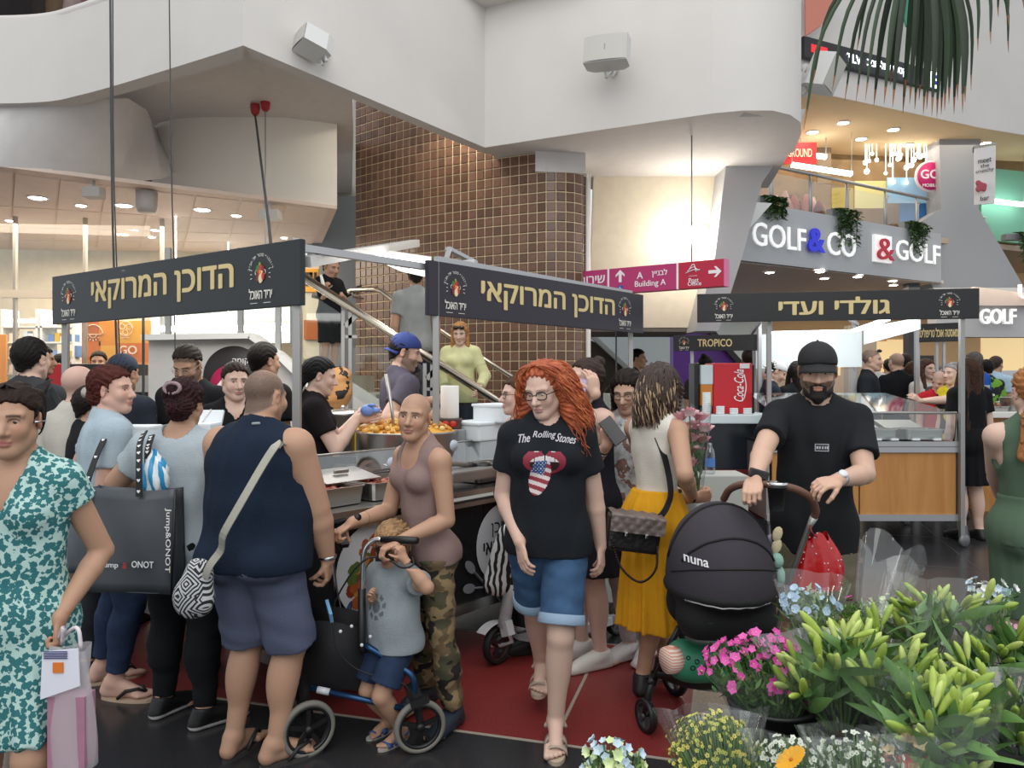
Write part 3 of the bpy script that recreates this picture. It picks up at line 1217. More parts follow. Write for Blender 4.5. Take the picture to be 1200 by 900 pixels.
def hair_shell(r,parent,color,thick=.013,line=(.030,.60,.0068,.76),extra=None,res=.006,ripple=.0025,name='hair',rough=.58,cut=None,seed=4,attr=None,side=0.):
 M,c,s=r.HM,r.headc,r.hs
 def W(x,y,z):
  return c+M@np.array((x,y,z))*s
 def build(f):
  f.ell(W(0,-.014,.040),(np.array((.074,.094,.082))+thick)*s,M,.01)
  f.cone(W(0,-.055,.02),W(0,-.055,-.045),(.045+thick)*s,(.036+thick)*s,.03)
  x=[f.ax[0][:,None,None]-c[0],f.ax[1][None,:,None]-c[1],f.ax[2][None,None,:]-c[2]]
  lx,ly,lz=[(x[0]*M[0,j]+x[1]*M[1,j]+x[2]*M[2,j])/s for j in range(3)]
  line_z=np.where(ly>.02,line[0]+line[1]*ly,line[2]+line[3]*ly)+side*lx
  wob=.004*np.sin(lx*180)+.003*np.sin(ly*150+lx*90)
  f.d=np.maximum(f.d,(line_z+wob-lz)*.8*s)
  f.ell(W(.078,-.008,-.002),np.array((.02,.022,.034))*s,M,.004,'sub')
  f.ell(W(-.078,-.008,-.002),np.array((.02,.022,.034))*s,M,.004,'sub')
  if extra:
   extra(f,W,s,M)
  st=.0
  an=np.arctan2(lx,lz+.05)
  f.d=f.d+ripple*(np.sin(an*34+3*np.sin(ly*40))+.6*np.sin(an*61+ly*90))
  if cut:
   cut(f,W,s,M)
 pts=[W(0,0,.03),W(0,0,-.06)]
 ex=getattr(extra,'reach',None)
 if ex:
  pts+=[W(*p)for p in ex]
 return garment(name,build,pts,.155*s,res,mat('hair_'+str(color),color,rough,bump=.5,bscale=140,var=.35,vscale=30,spec=.2)if attr is None else attr[0],parent,attr[1]if attr else None)
def strands(paths,r0,material,parent,name='hair_lock',n=5):
 """many thin tapering locks gathered into one mesh; numpy so that hundreds stay cheap"""
 vs,fs,o=[],[],0
 for pts in paths:
  pts=np.asarray(pts)
  k=len(pts)
  d=np.gradient(pts,axis=0)
  d/=np.maximum(np.linalg.norm(d,axis=1,keepdims=True),1e-9)
  ref=np.array((.3,.9,.2))
  s=np.cross(d,ref)
  s/=np.maximum(np.linalg.norm(s,axis=1,keepdims=True),1e-9)
  u=np.cross(s,d)
  t=np.linspace(0,1,k)
  rad=r0*(1-.75*t**2)*(.5+.5*np.minimum(1,t*6))
  for j in range(n):
   a=2*PI*j/n
   vs.append(pts+(s*math.cos(a)+u*math.sin(a))*rad[:,None])
  i=np.arange(k-1)
  for j in range(n):
   j2=(j+1)%n
   fs.append(np.stack((o+j*k+i,o+j2*k+i,o+j2*k+i+1,o+j*k+i+1),1))
  o+=n*k
 o_=link(name,np_mesh(name,np.concatenate(vs),np.concatenate(fs)),material,parent)
 return o_
def glasses(r,parent,col='#141414',lw=.026,lh=.019,rim=.0022,lens=True,tint=None):
 M,c,s=r.HM,r.headc,r.hs
 def W(x,y,z):
  return Vector(c+M@np.array((x,y,z))*s)
 b=B()
 for a in(1,-1):
  pts=[]
  for k in range(16):
   t=2*PI*k/16
   ct,st=math.cos(t),math.sin(t)
   pts.append(W(a*.033+lw*ct*(abs(ct)**-.25 if abs(ct)>.1 else 1),.096-abs(a*.033+lw*ct)*.12,.001+lh*st*(abs(st)**-.2 if abs(st)>.1 else 1)))
  b.tube(pts,rim*s,6,closed=True)
  b.tube([W(a*(.033+lw),.092,.006),W(a*.078,.06,.008),W(a*.083,-.01,.008)],rim*s,6)
 b.tube([W(-.008,.097,.004),W(0,.099,.007),W(.008,.097,.004)],rim*s,6)
 o=b.obj('glasses',mat('frame_'+col,col,.3),parent)
 if lens:
  b=B()
  for a in(1,-1):
   pts=[W(a*.033+lw*math.cos(2*PI*k/16),.0945-abs(a*.033+lw*math.cos(2*PI*k/16))*.12,.001+lh*math.sin(2*PI*k/16))for k in range(16)]
   b.add(pts,[tuple(range(16))])
  b.obj('lens',clear_mat('spectacle_lens'+str(tint),tint or(1,1,1),.05),o)
 return o
def cap(r,parent,col,back=False,logo=None,peak=True,name='cap'):
 M,c,s=r.HM,r.headc,r.hs
 def W(x,y,z):
  return c+M@np.array((x,y,z))*s
 def build(f):
  f.ell(W(0,-.012,.045),np.array((.086,.106,.090))*s,M,.01)
  f.plane(W(0,.02,.032),M@unit((0,.22,-1)))
  f.ripple(.0012,40,2)
 o=garment(name,build,[W(0,0,.05)],.14*s,.006,mat('cap_'+col,col,.8,bump=.25,bscale=300),parent)
 if peak:
  b=B()
  sg=-1 if back else 1
  def fn(u,v):
   a=(u-.5)*2.3
   rr=.082+v*.072*math.cos(a*.68)**.7
   x=math.sin(a)*(.076+.010*v)
   y=math.cos(a)*rr-.006
   z=.030-.035*v+.018*(1-abs(a))*.6-.10*max(0,abs(a)-.8)*.3
   return Vector(W(x,sg*y,z+(.010 if not back else-.006)))
  b.sheet(fn,14,4)
  p=b.obj('peak',mat('cap_'+col,col,.8,bump=.25,bscale=300),o)
  md=p.modifiers.new('t','SOLIDIFY')
  md.thickness=.004
 b=B()
 b.ball(W(0,-.012,.136),.006*s,8)
 b.obj('button',mat('cap_'+col,col,.8,bump=.25,bscale=300),o)
 return o
def band(r_obj,parent,name,pts,wd,th,material,up=(0,0,1),closed=False):
 """flat strap following points; `up` is the flat side's normal per strap"""
 b=B()
 pts=[Vector(p)for p in pts]
 n=len(pts)
 vs=[]
 ups=up if isinstance(up,list)else[up]*n
 for i,p in enumerate(pts):
  d=(pts[min(i+1,n-1)]-pts[max(i-1,0)]).normalized()
  u=Vector(ups[i])
  s=d.cross(u).normalized()
  u=s.cross(d).normalized()
  vs+=[p+s*wd/2+u*th/2,p-s*wd/2+u*th/2,p-s*wd/2-u*th/2,p+s*wd/2-u*th/2]
 fs=[]
 for i in range(n-1):
  a,c=i*4,i*4+4
  for j in range(4):
   j2=(j+1)%4
   fs.append((a+j,a+j2,c+j2,c+j))
 fs+=[(3,2,1,0),tuple((n-1)*4+j for j in range(4))]
 b.add(vs,fs)
 return b.obj(name,material,parent)
def smooth_path(pts,k=8):
 """Catmull-Rom through the points"""
 p=[V3(q)for q in pts]
 p=[2*p[0]-p[1]]+p+[2*p[-1]-p[-2]]
 out=[]
 for i in range(1,len(p)-2):
  for j in range(k):
   t=j/k
   a,b,c,d=p[i-1:i+3]
   out.append(.5*(2*b+(c-a)*t+(2*a-5*b+4*c-d)*t*t+(3*b-a-3*c+d)*t**3))
 out.append(p[-2])
 return out
def bvh_of(objs):
 vs,fs=[],[]
 for o in objs:
  me=o.data
  n=len(vs)
  vs+=[v.co.copy()for v in me.vertices]
  fs+=[tuple(i+n for i in p.vertices)for p in me.polygons]
 return BVHTree.FromPolygons(vs,fs)
def drape(pts,bvh,off=.006,start=None):
 """push points just outside a surface"""
 out=[]
 for p in pts:
  p=Vector(p)
  loc,nor,idx,dist=bvh.find_nearest(p)
  if loc is not None and dist<.12:
   p=loc+nor*off
  out.append(p)
 return out
def decal(name,parent,target,c,right,upv,fwd,wdt,hgt,nu,nv,fn,rough=.6,off=.0025):
 """print on cloth: a fine patch laid on the garment, coloured cell by cell; fn(u,v)->colour or None, u,v in -1..1"""
 bv=bvh_of([target])
 c,right,upv,fwd=V3(c),unit(right),unit(upv),unit(fwd)
 vs,ok=[],[]
 for j in range(nv+1):
  for i in range(nu+1):
   u,v=i/nu*2-1,j/nv*2-1
   o=c+right*u*wdt/2+upv*v*hgt/2+fwd*.25
   hit=bv.ray_cast(Vector(o),Vector(-fwd),.6)
   if hit[0]is None:
    vs.append(o)
    ok.append(False)
   else:
    vs.append(np.array(hit[0]+hit[1]*off))
    ok.append(True)
 V,Fq,Cc=[],[],[]
 for j in range(nv):
  for i in range(nu):
   q=[j*(nu+1)+i,j*(nu+1)+i+1,(j+1)*(nu+1)+i+1,(j+1)*(nu+1)+i]
   if not all(ok[t]for t in q):
    continue
   k=fn((i+.5)/nu*2-1,(j+.5)/nv*2-1)
   if k is None:
    continue
   n=len(V)
   V+=[vs[t]for t in q]
   Cc+=[k]*4
   Fq.append((n,n+1,n+2,n+3))
 if not Fq:
  return None
 return link(name,np_mesh(name,V,Fq,True,np.array(Cc)),mat('print_ink','#888888',rough,attr=True),parent)
def cloth_text(name,s,parent,target,c,right,upv,fwd,height,material,bold=.01,fit=None,shear=0.,arc=0.,off=.003):
 """lettering laid on cloth"""
 bv=bvh_of([target])
 me=text_mesh(s,bold,0,1,shear)
 bm=bmesh.new()
 bm.from_mesh(me)
 bmesh.ops.triangulate(bm,faces=bm.faces[:])
 bm.to_mesh(me)
 bm.free()
 co=np.array([v.co[:]for v in me.vertices])
 lo,hi=co.min(0),co.max(0)
 co[:,:2]-=((lo+hi)/2)[:2]
 sc=height/(hi[1]-lo[1])
 sx=fit/(hi[0]-lo[0])if fit else sc
 c,right,upv,fwd=V3(c),unit(right),unit(upv),unit(fwd)
 for i,v in enumerate(me.vertices):
  x,y=co[i][0]*sx,co[i][1]*sc
  y+=-arc*x*x
  o=c+right*x+upv*y+fwd*.25
  hit=bv.ray_cast(Vector(o),Vector(-fwd),.6)
  v.co=(hit[0]+hit[1]*(off+co[i][2]*.6))if hit[0]is not None else Vector(o-fwd*.25)
 me.update()
 return link(name,me,material,parent)
def person(label,loc,group=None):
 return empty('person',loc,label,'person',group)
# ==========================================================
def M_(n):
 return{'white':mat('white_plaster','#cdc9c5',.85,var=.03,vscale=1.5,bump=.05,bscale=30),'white2':mat('white_plaster_warm','#ebe6de',.85,var=.03,vscale=1.5),'grey':mat('grey_plaster','#b4b4b6',.8,var=.03,vscale=2),'soffit':mat('soffit_paint','#cfcbc9',.9,var=.03),'ceil':mat('pinkish_ceiling','#dcc9bd',.85,var=.03),'cream':mat('cream_wall','#e3d9c3',.8,var=.04),'warm':mat('warm_ceiling','#ecd2a6',.8),'steel':mat('brushed_steel','#b9b7b3',.32,metal=1.,bump=.03,bscale=200),'steel2':mat('matt_steel','#a6a5a3',.45,metal=.9),'alu':mat('aluminium','#b8b8ba',.4,metal=.85),'black':mat('black_plastic','#141416',.45),'chrome':mat('chrome','#d6d6d8',.14,metal=1.),}[n]
def wall_poly(name,pts,mt,thick=(0,.12,0),kind=True,parent=None):
 b=B()
 b.prism([P(*p)for p in pts],thick)
 o=b.obj(name,mt,parent)
 if kind:
  o['kind']='structure'
 return o
fl=mat('dark_terrazzo','#2f2f31',.25,var=.35,vscale=120,bump=.03,bscale=8)
fl_red=mat('red_terrazzo','#7c2b2a',.40,var=.22,vscale=90)
fl_sand=mat('sandy_stone','#9c8a76',.4,var=.2,vscale=60)
joint=mat('pale_joint','#a2968a',.6)
b=B()
b.box((1,13,-.06),(34,28,.12))
floor=structure(b.obj('floor',fl),'dark polished floor of the shopping hall')
fa,fb=Vector((.961,-.275,0)),Vector((.275,.961,0))
O=Vector((-.11,3.425,0))
def fq(u,v,z=0):
 return O+fa*u+fb*v+Vector((0,0,z))
def slab(name,u0,u1,v0,v1,mt):
 b=B()
 b.prism([fq(u0,v0,-.02),fq(u1,v0,-.02),fq(u1,v1,-.02),fq(u0,v1,-.02)],(0,0,.022))
 return b.obj(name,mt,floor)
us=.30
slab('red_slab',-2.6,-1.05,.008,1.29,fl_red)
slab('red_slab',-1.04,us-.008,.008,1.29,fl_red)
slab('red_slab',us+.008,.86,.008,1.29,fl_red)
slab('sandy_slab',.875,1.5,.0,.75,fl_sand)
for u0,u1,v0,v1 in((-2.6,.87,-.012,.006),(us-.008,us+.008,0,1.3),(.86,.875,0,1.3),(-2.6,.87,1.29,1.30)):
 slab('joint',u0,u1,v0,v1,joint)
for k in range(9):
 v=-1.3-0*k if k==0 else 1.3+(k-1)*1.3
 slab('joint',-6,12,v,v+.006,mat('dark_joint','#4a4846',.6))
for k in range(-3,10):
 slab('joint',k*1.35+us,k*1.35+us+.006,1.31,14,mat('dark_joint','#4a4846',.6))
slab('red_slab',4.2,6.6,7.6,9.6,fl_red)
ZB=4.15
def atz(px,D,z):
 return Vector(((px-600)/FPX*D,D,z))
plan=[(q[0],q[1])for q in smooth_path([(-140,7.3,0),(-60,7.22,0),(20,7.20,0),(62,7.14,0),(90,7.01,0),(125,6.82,0),(205,6.36,0),(285,5.94,0)],4)]
top1=[4.95]*len(plan)
b=B()
th=.25
for i in range(len(plan)-1):
 p,q=plan[i],plan[i+1]
 b.add([atz(*p,ZB),atz(*q,ZB),atz(*q,4.95),atz(*p,4.95),atz(p[0],p[1]+th,ZB),atz(q[0],q[1]+th,ZB),atz(q[0],q[1]+th,4.95),atz(p[0],p[1]+th,4.95)],[(0,1,2,3)],True)
 b.add([atz(*p,ZB),atz(*q,ZB),atz(p[0],p[1]+th,ZB),atz(q[0],q[1]+th,ZB)],[(0,1,3,2)])
o=b.obj('wall_balcony',M_('white'))
bm=bmesh.new()
bm.from_mesh(o.data)
bmesh.ops.remove_doubles(bm,verts=bm.verts[:],dist=.001)
bm.to_mesh(o.data)
bm.free()
md=o.modifiers.new('e','EDGE_SPLIT')
md.split_angle=math.radians(35)
structure(o)
b=B()
b.tube([atz(p,D+.08,4.95)for p,D in plan[:-1]]+[atz(270,6.1,4.95)],.06,8)
structure(b.obj('trim_1',mat('coping','#c9c3c0',.6)))
plan2=[(285,5.94),(568,8.6),(700,8.0),(835,7.48),(872,7.40),(905,7.40),(926,7.52),(938,7.74),(939,8.1),(930,8.8)]
b=B()
ztop=6.6
for i in range(len(plan2)-1):
 p,q=plan2[i],plan2[i+1]
 sm=i>=3
 off=Vector((0,.25,0))if i<5 else Vector((-.25,.05,0))
 off2=Vector((0,.25,0))if i+1<5 else Vector((-.25,.05,0))
 b.add([atz(*p,ZB),atz(*q,ZB),atz(*q,ztop),atz(*p,ztop),atz(*p,ZB)+off,atz(*q,ZB)+off2],[(0,1,2,3),(0,4,5,1)],sm)
me=b.mesh('wall_balcony')
bm=bmesh.new()
bm.from_mesh(me)
bmesh.ops.remove_doubles(bm,verts=bm.verts[:],dist=.001)
bmesh.ops.recalc_face_normals(bm,faces=bm.faces[:])
bm.to_mesh(me)
bm.free()
o=link('wall_balcony',me,M_('white'))
structure(o)
md=o.modifiers.new('e','EDGE_SPLIT')
md.split_angle=math.radians(35)
b=B()
b.prism([atz(440,7.40,5.71),atz(562,8.36,5.71),atz(690,7.86,5.71),atz(690,8.1,5.71),atz(568,8.62,5.71),atz(440,7.6,5.71)],(0,0,.14))
structure(b.obj('trim_2',mat('ledge_white','#d6d2cc',.7)))
b=B()
b.prism([atz(285,6.15,4.62),atz(412,7.3,4.62),atz(414,9.6,4.62),atz(412,14,4.62),atz(60,14,4.62),atz(60,7.35,4.62)],(0,0,.1))
structure(b.obj('ceiling_left',M_('soffit')))
b=B()
b.prism([atz(568,8.75,ZB+.01),atz(700,8.15,ZB+.01),atz(835,7.63,ZB+.01),atz(900,7.6,ZB+.01),atz(928,7.75,ZB+.01),atz(930,8.6,ZB+.01),atz(900,10.5,ZB+.01),atz(640,10.6,ZB+.01)],(0,0,.1))
structure(b.obj('ceiling_centre',M_('soffit')))
b=B()
A=[(-140,7.35,ZB),(20,7.3,ZB),(62,7.28,ZB),(110,7.3,4.22),(150,7.6,4.34),(172,8.4,4.5),(180,9.2,4.58),(205,9.9,4.60)]
Bq=[(-140,6.85,3.6),(-60,7.10,3.6),(0,7.36,3.6),(60,7.62,3.6),(110,7.85,3.6),(140,8.0,3.6),(190,8.6,3.8),(228,9.9,4.32)]
vs=[atz(*p)for p in A]+[atz(*p)for p in Bq]
b.add(vs,[(i,i+1,i+9,i+8)for i in range(7)],True)
structure(b.obj('ceiling_shade_slope',M_('soffit')))  # slope shaped to face down, so the bulkhead's left part turns dark
bp=[(224,10.2),(196,9.95),(182,9.7),(178,9.45),(186,9.2),(205,9.05),(240,8.98),(330,8.98),(395,9.24)]
b=B()
vs=[]
for p,D in bp:
 vs+=[atz(p,D,3.6),atz(p,D,4.66)]
b.add(vs,[(2*i,2*i+2,2*i+3,2*i+1)for i in range(len(bp)-1)],True)
b.add([atz(395,9.24,3.6),atz(395,9.24,4.66),atz(372,12.4,4.66),atz(372,12.4,3.6)],[(0,1,2,3)])
b.add([atz(140,8.0,3.6),atz(186,8.2,3.6),atz(240,8.5,3.6),atz(330,8.93,3.6),atz(395,9.24,3.6),atz(330,9.0,3.605),atz(205,9.06,3.61)],[(0,1,2,3,4,5,6)])
structure(b.obj('wall_bulkhead',M_('white2')))
CZ=3.6
b=B()
b.prism([atz(-160,6.8,CZ),atz(0,7.36,CZ),atz(395,9.24,CZ),atz(372,12.6,CZ),atz(-160,12.0,CZ)],(0,0,.04))
ceil_shop=structure(b.obj('ceiling_shop',M_('ceil')),'pinkish panel ceiling of the shop')
pnm=mat('ceiling_panel','#e0cdc1',.85,var=.03)
def cpt_(u,v):
 a_,c_=atz(-90+478*u,7.05+2.15*u,CZ-.012),atz(-90+455*u,12.0,CZ-.012)
 return a_*(1-v)+c_*v
vr=(0.01,.34,.62,.84,1.)
for i in range(9):
 for j in range(4):
  b=B()
  g_,h_=.0035,.004
  b.prism([cpt_(i/9+g_,vr[j]+h_),cpt_((i+1)/9-g_,vr[j]+h_),cpt_((i+1)/9-g_,vr[j+1]-h_),cpt_(i/9+g_,vr[j+1]-h_)],(0,0,.012))
  b.obj('panel',pnm,ceil_shop)
spot=mat('lamp_glow','#ffffff',.5,emit=(1,.93,.82),estr=22)
ring=mat('lamp_ring','#e8e4de',.5)
def downlight(px,py,z,r=.07,group='downlights in the shop ceiling',label='round downlight in the pinkish shop ceiling',glow=None):
 D=(z-EYE)*FPX/(HOR-py)
 c=atz(px,D,z)
 t=empty('ceiling_light',c,label,'ceiling light',group)
 b=B()
 b.lathe([(r*1.25,-.002),(r*1.25,-.02),(r,-.024),(r,-.002)],c,20)
 b.obj('ring',ring,t)
 b=B()
 b.lathe([(.001,-.034),(r*.7,-.03),(r,-.018)],c,20)
 b.obj('diffuser',glow or spot,t)
 return c
for q in((44,230,.09),(95,239,.06),(145,239,.09),(237,244,.09),(277,251,.06),(12,257,.055),(182,268,.06),(178,276,.05),(333,277,.05)):
 c=downlight(q[0],q[1],CZ,q[2])
area('shop_light',atz(110,10.2,3.5),(0,0,0),4.5,2.5,240,(1,.86,.68))
wb=wall_poly('wall_shop',[(-220,262,12.3),(372,300,12.6),(372,482,12.6),(-220,482,12.3)],M_('cream'))
og=[mat('poster_orange','#d9892b',.6),mat('poster_amber','#e3a53a',.6),mat('poster_rust','#b5622a',.6),mat('poster_deep','#d0701f',.6)]
wl=mat('poster_white','#efe3d0',.6)
def poster(name,label,px0,px1,py0,py1,D,mt,th=.03,group=None,cat='poster'):
 a,c=P(px0,py1,D),P(px1,py0,D)
 b=B()
 b.box(((a.x+c.x)/2,D+th/2,(a.z+c.z)/2),(c.x-a.x,th,c.z-a.z))
 return tag(b.obj(name,mt),label,cat,group)
XR=basis(Vector((1,0,0)),Vector((0,0,1)),Vector((0,-1,0)))
pa=poster('advertising_poster','orange advertising panel with a dome lamp drawing behind the stall',96,137,376,580,10.2,og[0])
for(x0,x1,y0,y1,k)in((96,116,376,400,2),(116,137,376,405,0),(96,118,400,430,3),(118,137,405,430,1),(96,137,430,482,3)):
 a,c=P(x0,y1,10.19),P(x1,y0,10.19)
 b=B()
 b.box(((a.x+c.x)/2,10.192,(a.z+c.z)/2),(c.x-a.x,.01,c.z-a.z))
 b.obj('colour_field',og[k],pa)
b=B()
cc=P(109,392,10.175)
b.tube([cc+Vector((.13*math.cos(t*PI/12),0,.13*math.sin(t*PI/12)))for t in range(13)]+[cc+Vector((.13,0,0))],.005,5)
b.tube([cc+Vector((-.13,0,0)),cc+Vector((.13,0,0))],.005,5)
b.tube([cc+Vector((.045*math.cos(PI+t*PI/8),0,.045*math.sin(PI+t*PI/8)))for t in range(9)],.004,5)
for k in range(5):
 a=PI+PI*(k+1)/6
 b.bar(cc+Vector((.065*math.cos(a),0,.065*math.sin(a))),cc+Vector((.09*math.cos(a),0,.09*math.sin(a))),.006,.006,(0,1,0))
b.obj('lamp_drawing',wl,pa)
pb=poster('advertising_poster','amber advertising panel with a fan drawing and the word GO',138,176,376,580,10.2,og[1])
for(x0,x1,y0,y1,k)in((138,176,376,402,1),(138,176,402,424,3),(138,176,424,482,0)):
 a,c=P(x0,y1,10.19),P(x1,y0,10.19)
 b=B()
 b.box(((a.x+c.x)/2,10.192,(a.z+c.z)/2),(c.x-a.x,.01,c.z-a.z))
 b.obj('colour_field',og[k],pb)
text('lettering','GO',P(150,410,10.17),XR,.115,wl,pb,.02)
b=B()
cc=P(147,385,10.175)
b.tube([cc+Vector((.095*math.cos(t*PI/12),0,.095*math.sin(t*PI/12)))for t in range(24)],.004,5,closed=True)
for k in range(3):
 a0=k*2*PI/3+.5
 b.tube([cc+Vector((.05*math.cos(a0)+.035*math.cos(t*PI/6),0,.05*math.sin(a0)+.035*math.sin(t*PI/6)))for t in range(12)],.004,5,closed=True)
b.bar(cc+Vector((-.05,0,-.12)),cc+Vector((.05,0,-.12)),.006,.006)
b.obj('fan_drawing',wl,pb)
poster('advertising_poster','narrow orange panel at the end of the pharmacy shelves',-20,7,392,580,10.2,og[0])
sh=empty('shelf_unit',P(50,420,10.6),'white shop shelf unit full of small blue and white boxes','shelf')
b=B()
for px in(12,52,57,94):
 b.box(G(px,10.6,1.25),(.03,.35,2.5))
b.obj('upright',mat('shelf_white','#e3e6e6',.5),sh)
rb=random.Random(3)
for yy in(384,402,420,438,456):
 b=B()
 b.box(P(53,yy,10.6),(.95,.35,.02))
 b.obj('shelf',mat('shelf_white','#e3e6e6',.5),sh)
cols=['#3a66ae','#dfe6ea','#c8d8e8','#7ea0c8','#e9e9e4','#c9a83a','#5f86be','#d8d2c4']
for yy in(402,420,438):
 x=14
 while x<90:
  w_=rb.uniform(3.5,7)
  hh=rb.uniform(.06,.16)
  p=P(x+w_/2,yy,10.5)
  if not 50<x+w_/2<59:
   b=B()
   b.box((p.x,p.y,p.z+.016+hh/2),(w_/FPX*10.4,.12,hh))
   tag(b.obj('medicine_box',mat('carton_'+cols[rb.randrange(8)],cols[rb.randrange(8)],.5)),'small carton on the white pharmacy shelves','box','cartons on the pharmacy shelves')
  x+=w_+.6
b=B()
b.box(P(53,376,10.58),(.95,.1,.05))
b.obj('light_strip',mat('strip_glow','#ffffff',.5,emit=(.9,.97,1),estr=5),sh)
gl=empty('window_1',P(40,340,8.4))
gl['kind']='structure'
b=B()
for px in(-40,18,100,190):
 p=G(px,9.6+px*.001)
 b.box((p.x,p.y,CZ/2),(.035,.05,CZ))
b.obj('mullion',mat('mullion_grey','#a9a49c',.4,metal=.5),gl)
b=B()
p,q=G(-60,9.55,2.62),G(176,9.75,2.62)
b.bar(p,q,.06,.10)
b.obj('transom',mat('transom_beige','#cfc3b2',.6),gl)
b=B()
b.add([G(-60,9.56,0),G(176,9.76,0),G(176,9.76,CZ),G(-60,9.56,CZ)],[(0,1,2,3)])
b.obj('pane',clear_mat('shop_glass',(.97,.98,.97),.04),gl)
wall_poly('wall_recess',[(380,50,12.7),(450,50,12.7),(450,235,12.7),(380,235,12.7)],mat('recess_grey','#a7a59f',.85))
wall_poly('wall_recess',[(360,230,11.6),(440,230,11.6),(440,440,11.6),(360,440,11.6)],mat('recess_blue_grey','#7d838c',.8))
wall_poly('wall_recess',[(355,303,11.0),(374,303,11.0),(374,420,11.0),(355,420,11.0)],mat('recess_cream','#d9cdb8',.8))
og2=poster('advertising_poster','orange panel with dark square letters left of the boy on the stairs',356,373,315,342,10.965,og[1])
b=B()
for x0,x1,y0,y1 in((358,366,319,322),(363,366,319,330),(358,371,332,335),(368,371,319,338)):
 a,c=P(x0,y1,10.955),P(x1,y0,10.955)
 b.box(((a.x+c.x)/2,10.96,(a.z+c.z)/2),(c.x-a.x,.01,c.z-a.z))
b.obj('mark',M_('black'),og2)
poster('advertising_poster','rust and cream striped panel below the stair rail',356,373,375,398,10.965,og[2])
tl=[mat('brown_tile_%d'%k,c,.34,var=.18,vscale=40,coat=.1)for k,c in enumerate(('#6a4b3b','#745545','#5f4436','#6f5040'))]
grout=mat('pale_grout','#d9c6a4',.8)
N_COL,N_ROW=31,50
ts=.1135
wl_pts=[]
x0,y0=atz(417,10.35,0).x,10.35
ang=-.64
x,y=x0,y0
for i in range(N_COL+1):
 wl_pts.append((x,y,ang))
 t=i/N_COL
 if i>=26:
  ang+=.28
 else:
  ang=-.70+.35*t
 x+=ts*math.cos(ang)
 y+=ts*math.sin(ang)
tile_wall=empty('wall_tiled',(wl_pts[0][0],wl_pts[0][1],0))
structure(tile_wall,'curved wall of square brown tiles with pale joints')
b=B()
zt=.18+N_ROW*ts
vs=[]
for i,(x,y,a)in enumerate(wl_pts):
 hgt=zt if i<=25 else 3.92
 vs+=[Vector((x,y,0)),Vector((x,y,hgt))]
for i in range(N_COL):
 if i==25:
  vs2=[Vector((wl_pts[25][0],wl_pts[25][1],3.92)),Vector((wl_pts[25][0],wl_pts[25][1],zt))]
b.add(vs,[(2*i,2*i+2,2*i+3,2*i+1)for i in range(N_COL)])
b.obj('grout',grout,tile_wall)
rt=random.Random(5)
base={}
def tile_mesh(k):
 if k not in base:
  b=B()
  s,d,e=ts*.455,.012,ts*.40
  b.add([(-s,-.002,-s),(s,-.002,-s),(s,-.002,s),(-s,-.002,s),(-e,-d,-e),(e,-d,-e),(e,-d,e),(-e,-d,e)],[(4,5,6,7),(0,1,5,4),(1,2,6,5),(2,3,7,6),(3,0,4,7)])
  me=b.mesh('tile')
  me.materials.append(tl[k])
  base[k]=me
 return base[k]
cand=[]
for i in range(N_COL):
 x,y,a=wl_pts[i]
 x2,y2,a2=wl_pts[i+1]
 yaw=math.atan2(y2-y,x2-x)
 for j in range(N_ROW):
  z=.18+ts*(j+.5)
  if i>=25 and z>3.88:
   continue
  if z>zt:
   continue
  cand.append((z,i,(x+x2)/2,(y+y2)/2,yaw))
seen=[c for c in cand if 1.75<c[0]<3.6]
seen.sort(key=lambda c:c[3])
single=set(id(c)for c in seen[:296])
mass=B()
for c in cand:
 z,i,x,y,yaw=c
 k=rt.randrange(4)
 if id(c)in single:
  o=bpy.data.objects.new('tile',tile_mesh(k))
  C.objects.link(o)
  o.parent=tile_wall
  o.matrix_parent_inverse=wmat(tile_wall).inverted()
  o.location=(x,y,z)
  o.rotation_euler=(rt.uniform(-.02,.02),rt.uniform(-.012,.012),yaw+rt.uniform(-.02,.02))
 else:
  mass.cm=k
  mass.T=Matrix.LocRotScale(Vector((x,y,z)),Matrix.Rotation(yaw+rt.uniform(-.02,.02),3,'Z').to_euler(),None)
  s,d,e=ts*.455,.012,ts*.40
  mass.add([(-s,-.002,-s),(s,-.002,-s),(s,-.002,s),(-s,-.002,s),(-e,-d,-e),(e,-d,-e),(e,-d,e),(-e,-d,e)],[(4,5,6,7),(0,1,5,4),(1,2,6,5),(2,3,7,6),(3,0,4,7)])
mass.T=None
o=mass.obj('tile_field',tl,tile_wall)
o['kind']='stuff'
bx,by,_=wl_pts[25]
b=B()
b.prism([Vector((bx-.02,by-.06,3.93)),Vector((bx+.56,by+.02,3.93)),Vector((bx+.56,by+.6,3.93)),Vector((bx-.02,by+.6,3.93))],(0,0,.75))
structure(b.obj('wall_beam',M_('soffit')))
b=B()
ex,ey,_=wl_pts[-1]
b.tube([(ex+.02,ey-.03,0),(ex+.02,ey-.03,3.95)],.03,8)
structure(b.obj('trim_3',M_('white2')))
lw=bpy.data.lights.new('tile_wash','AREA')
lw.shape='RECTANGLE'
lw.size,lw.size_y=.5,.12
lw.energy=34
lw.color=(1,.92,.74)
lo_=bpy.data.objects.new('tile_wash',lw)
lo_.location=(wl_pts[14][0]+.1,wl_pts[14][1]-.42,5.0)
lo_.rotation_euler=(math.radians(-28),0,0)
C.objects.link(lo_)
wall_poly('wall_cream',[(698,140,9.9),(860,140,9.9),(852,190,9.9),(838,300,9.9),(818,385,9.9),(690,385,9.9)],M_('cream'))
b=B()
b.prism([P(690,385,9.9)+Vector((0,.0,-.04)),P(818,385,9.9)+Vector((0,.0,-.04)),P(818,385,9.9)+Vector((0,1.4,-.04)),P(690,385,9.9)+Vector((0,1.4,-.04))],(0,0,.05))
structure(b.obj('ceiling_low',mat('dark_soffit','#6d6864',.8)))
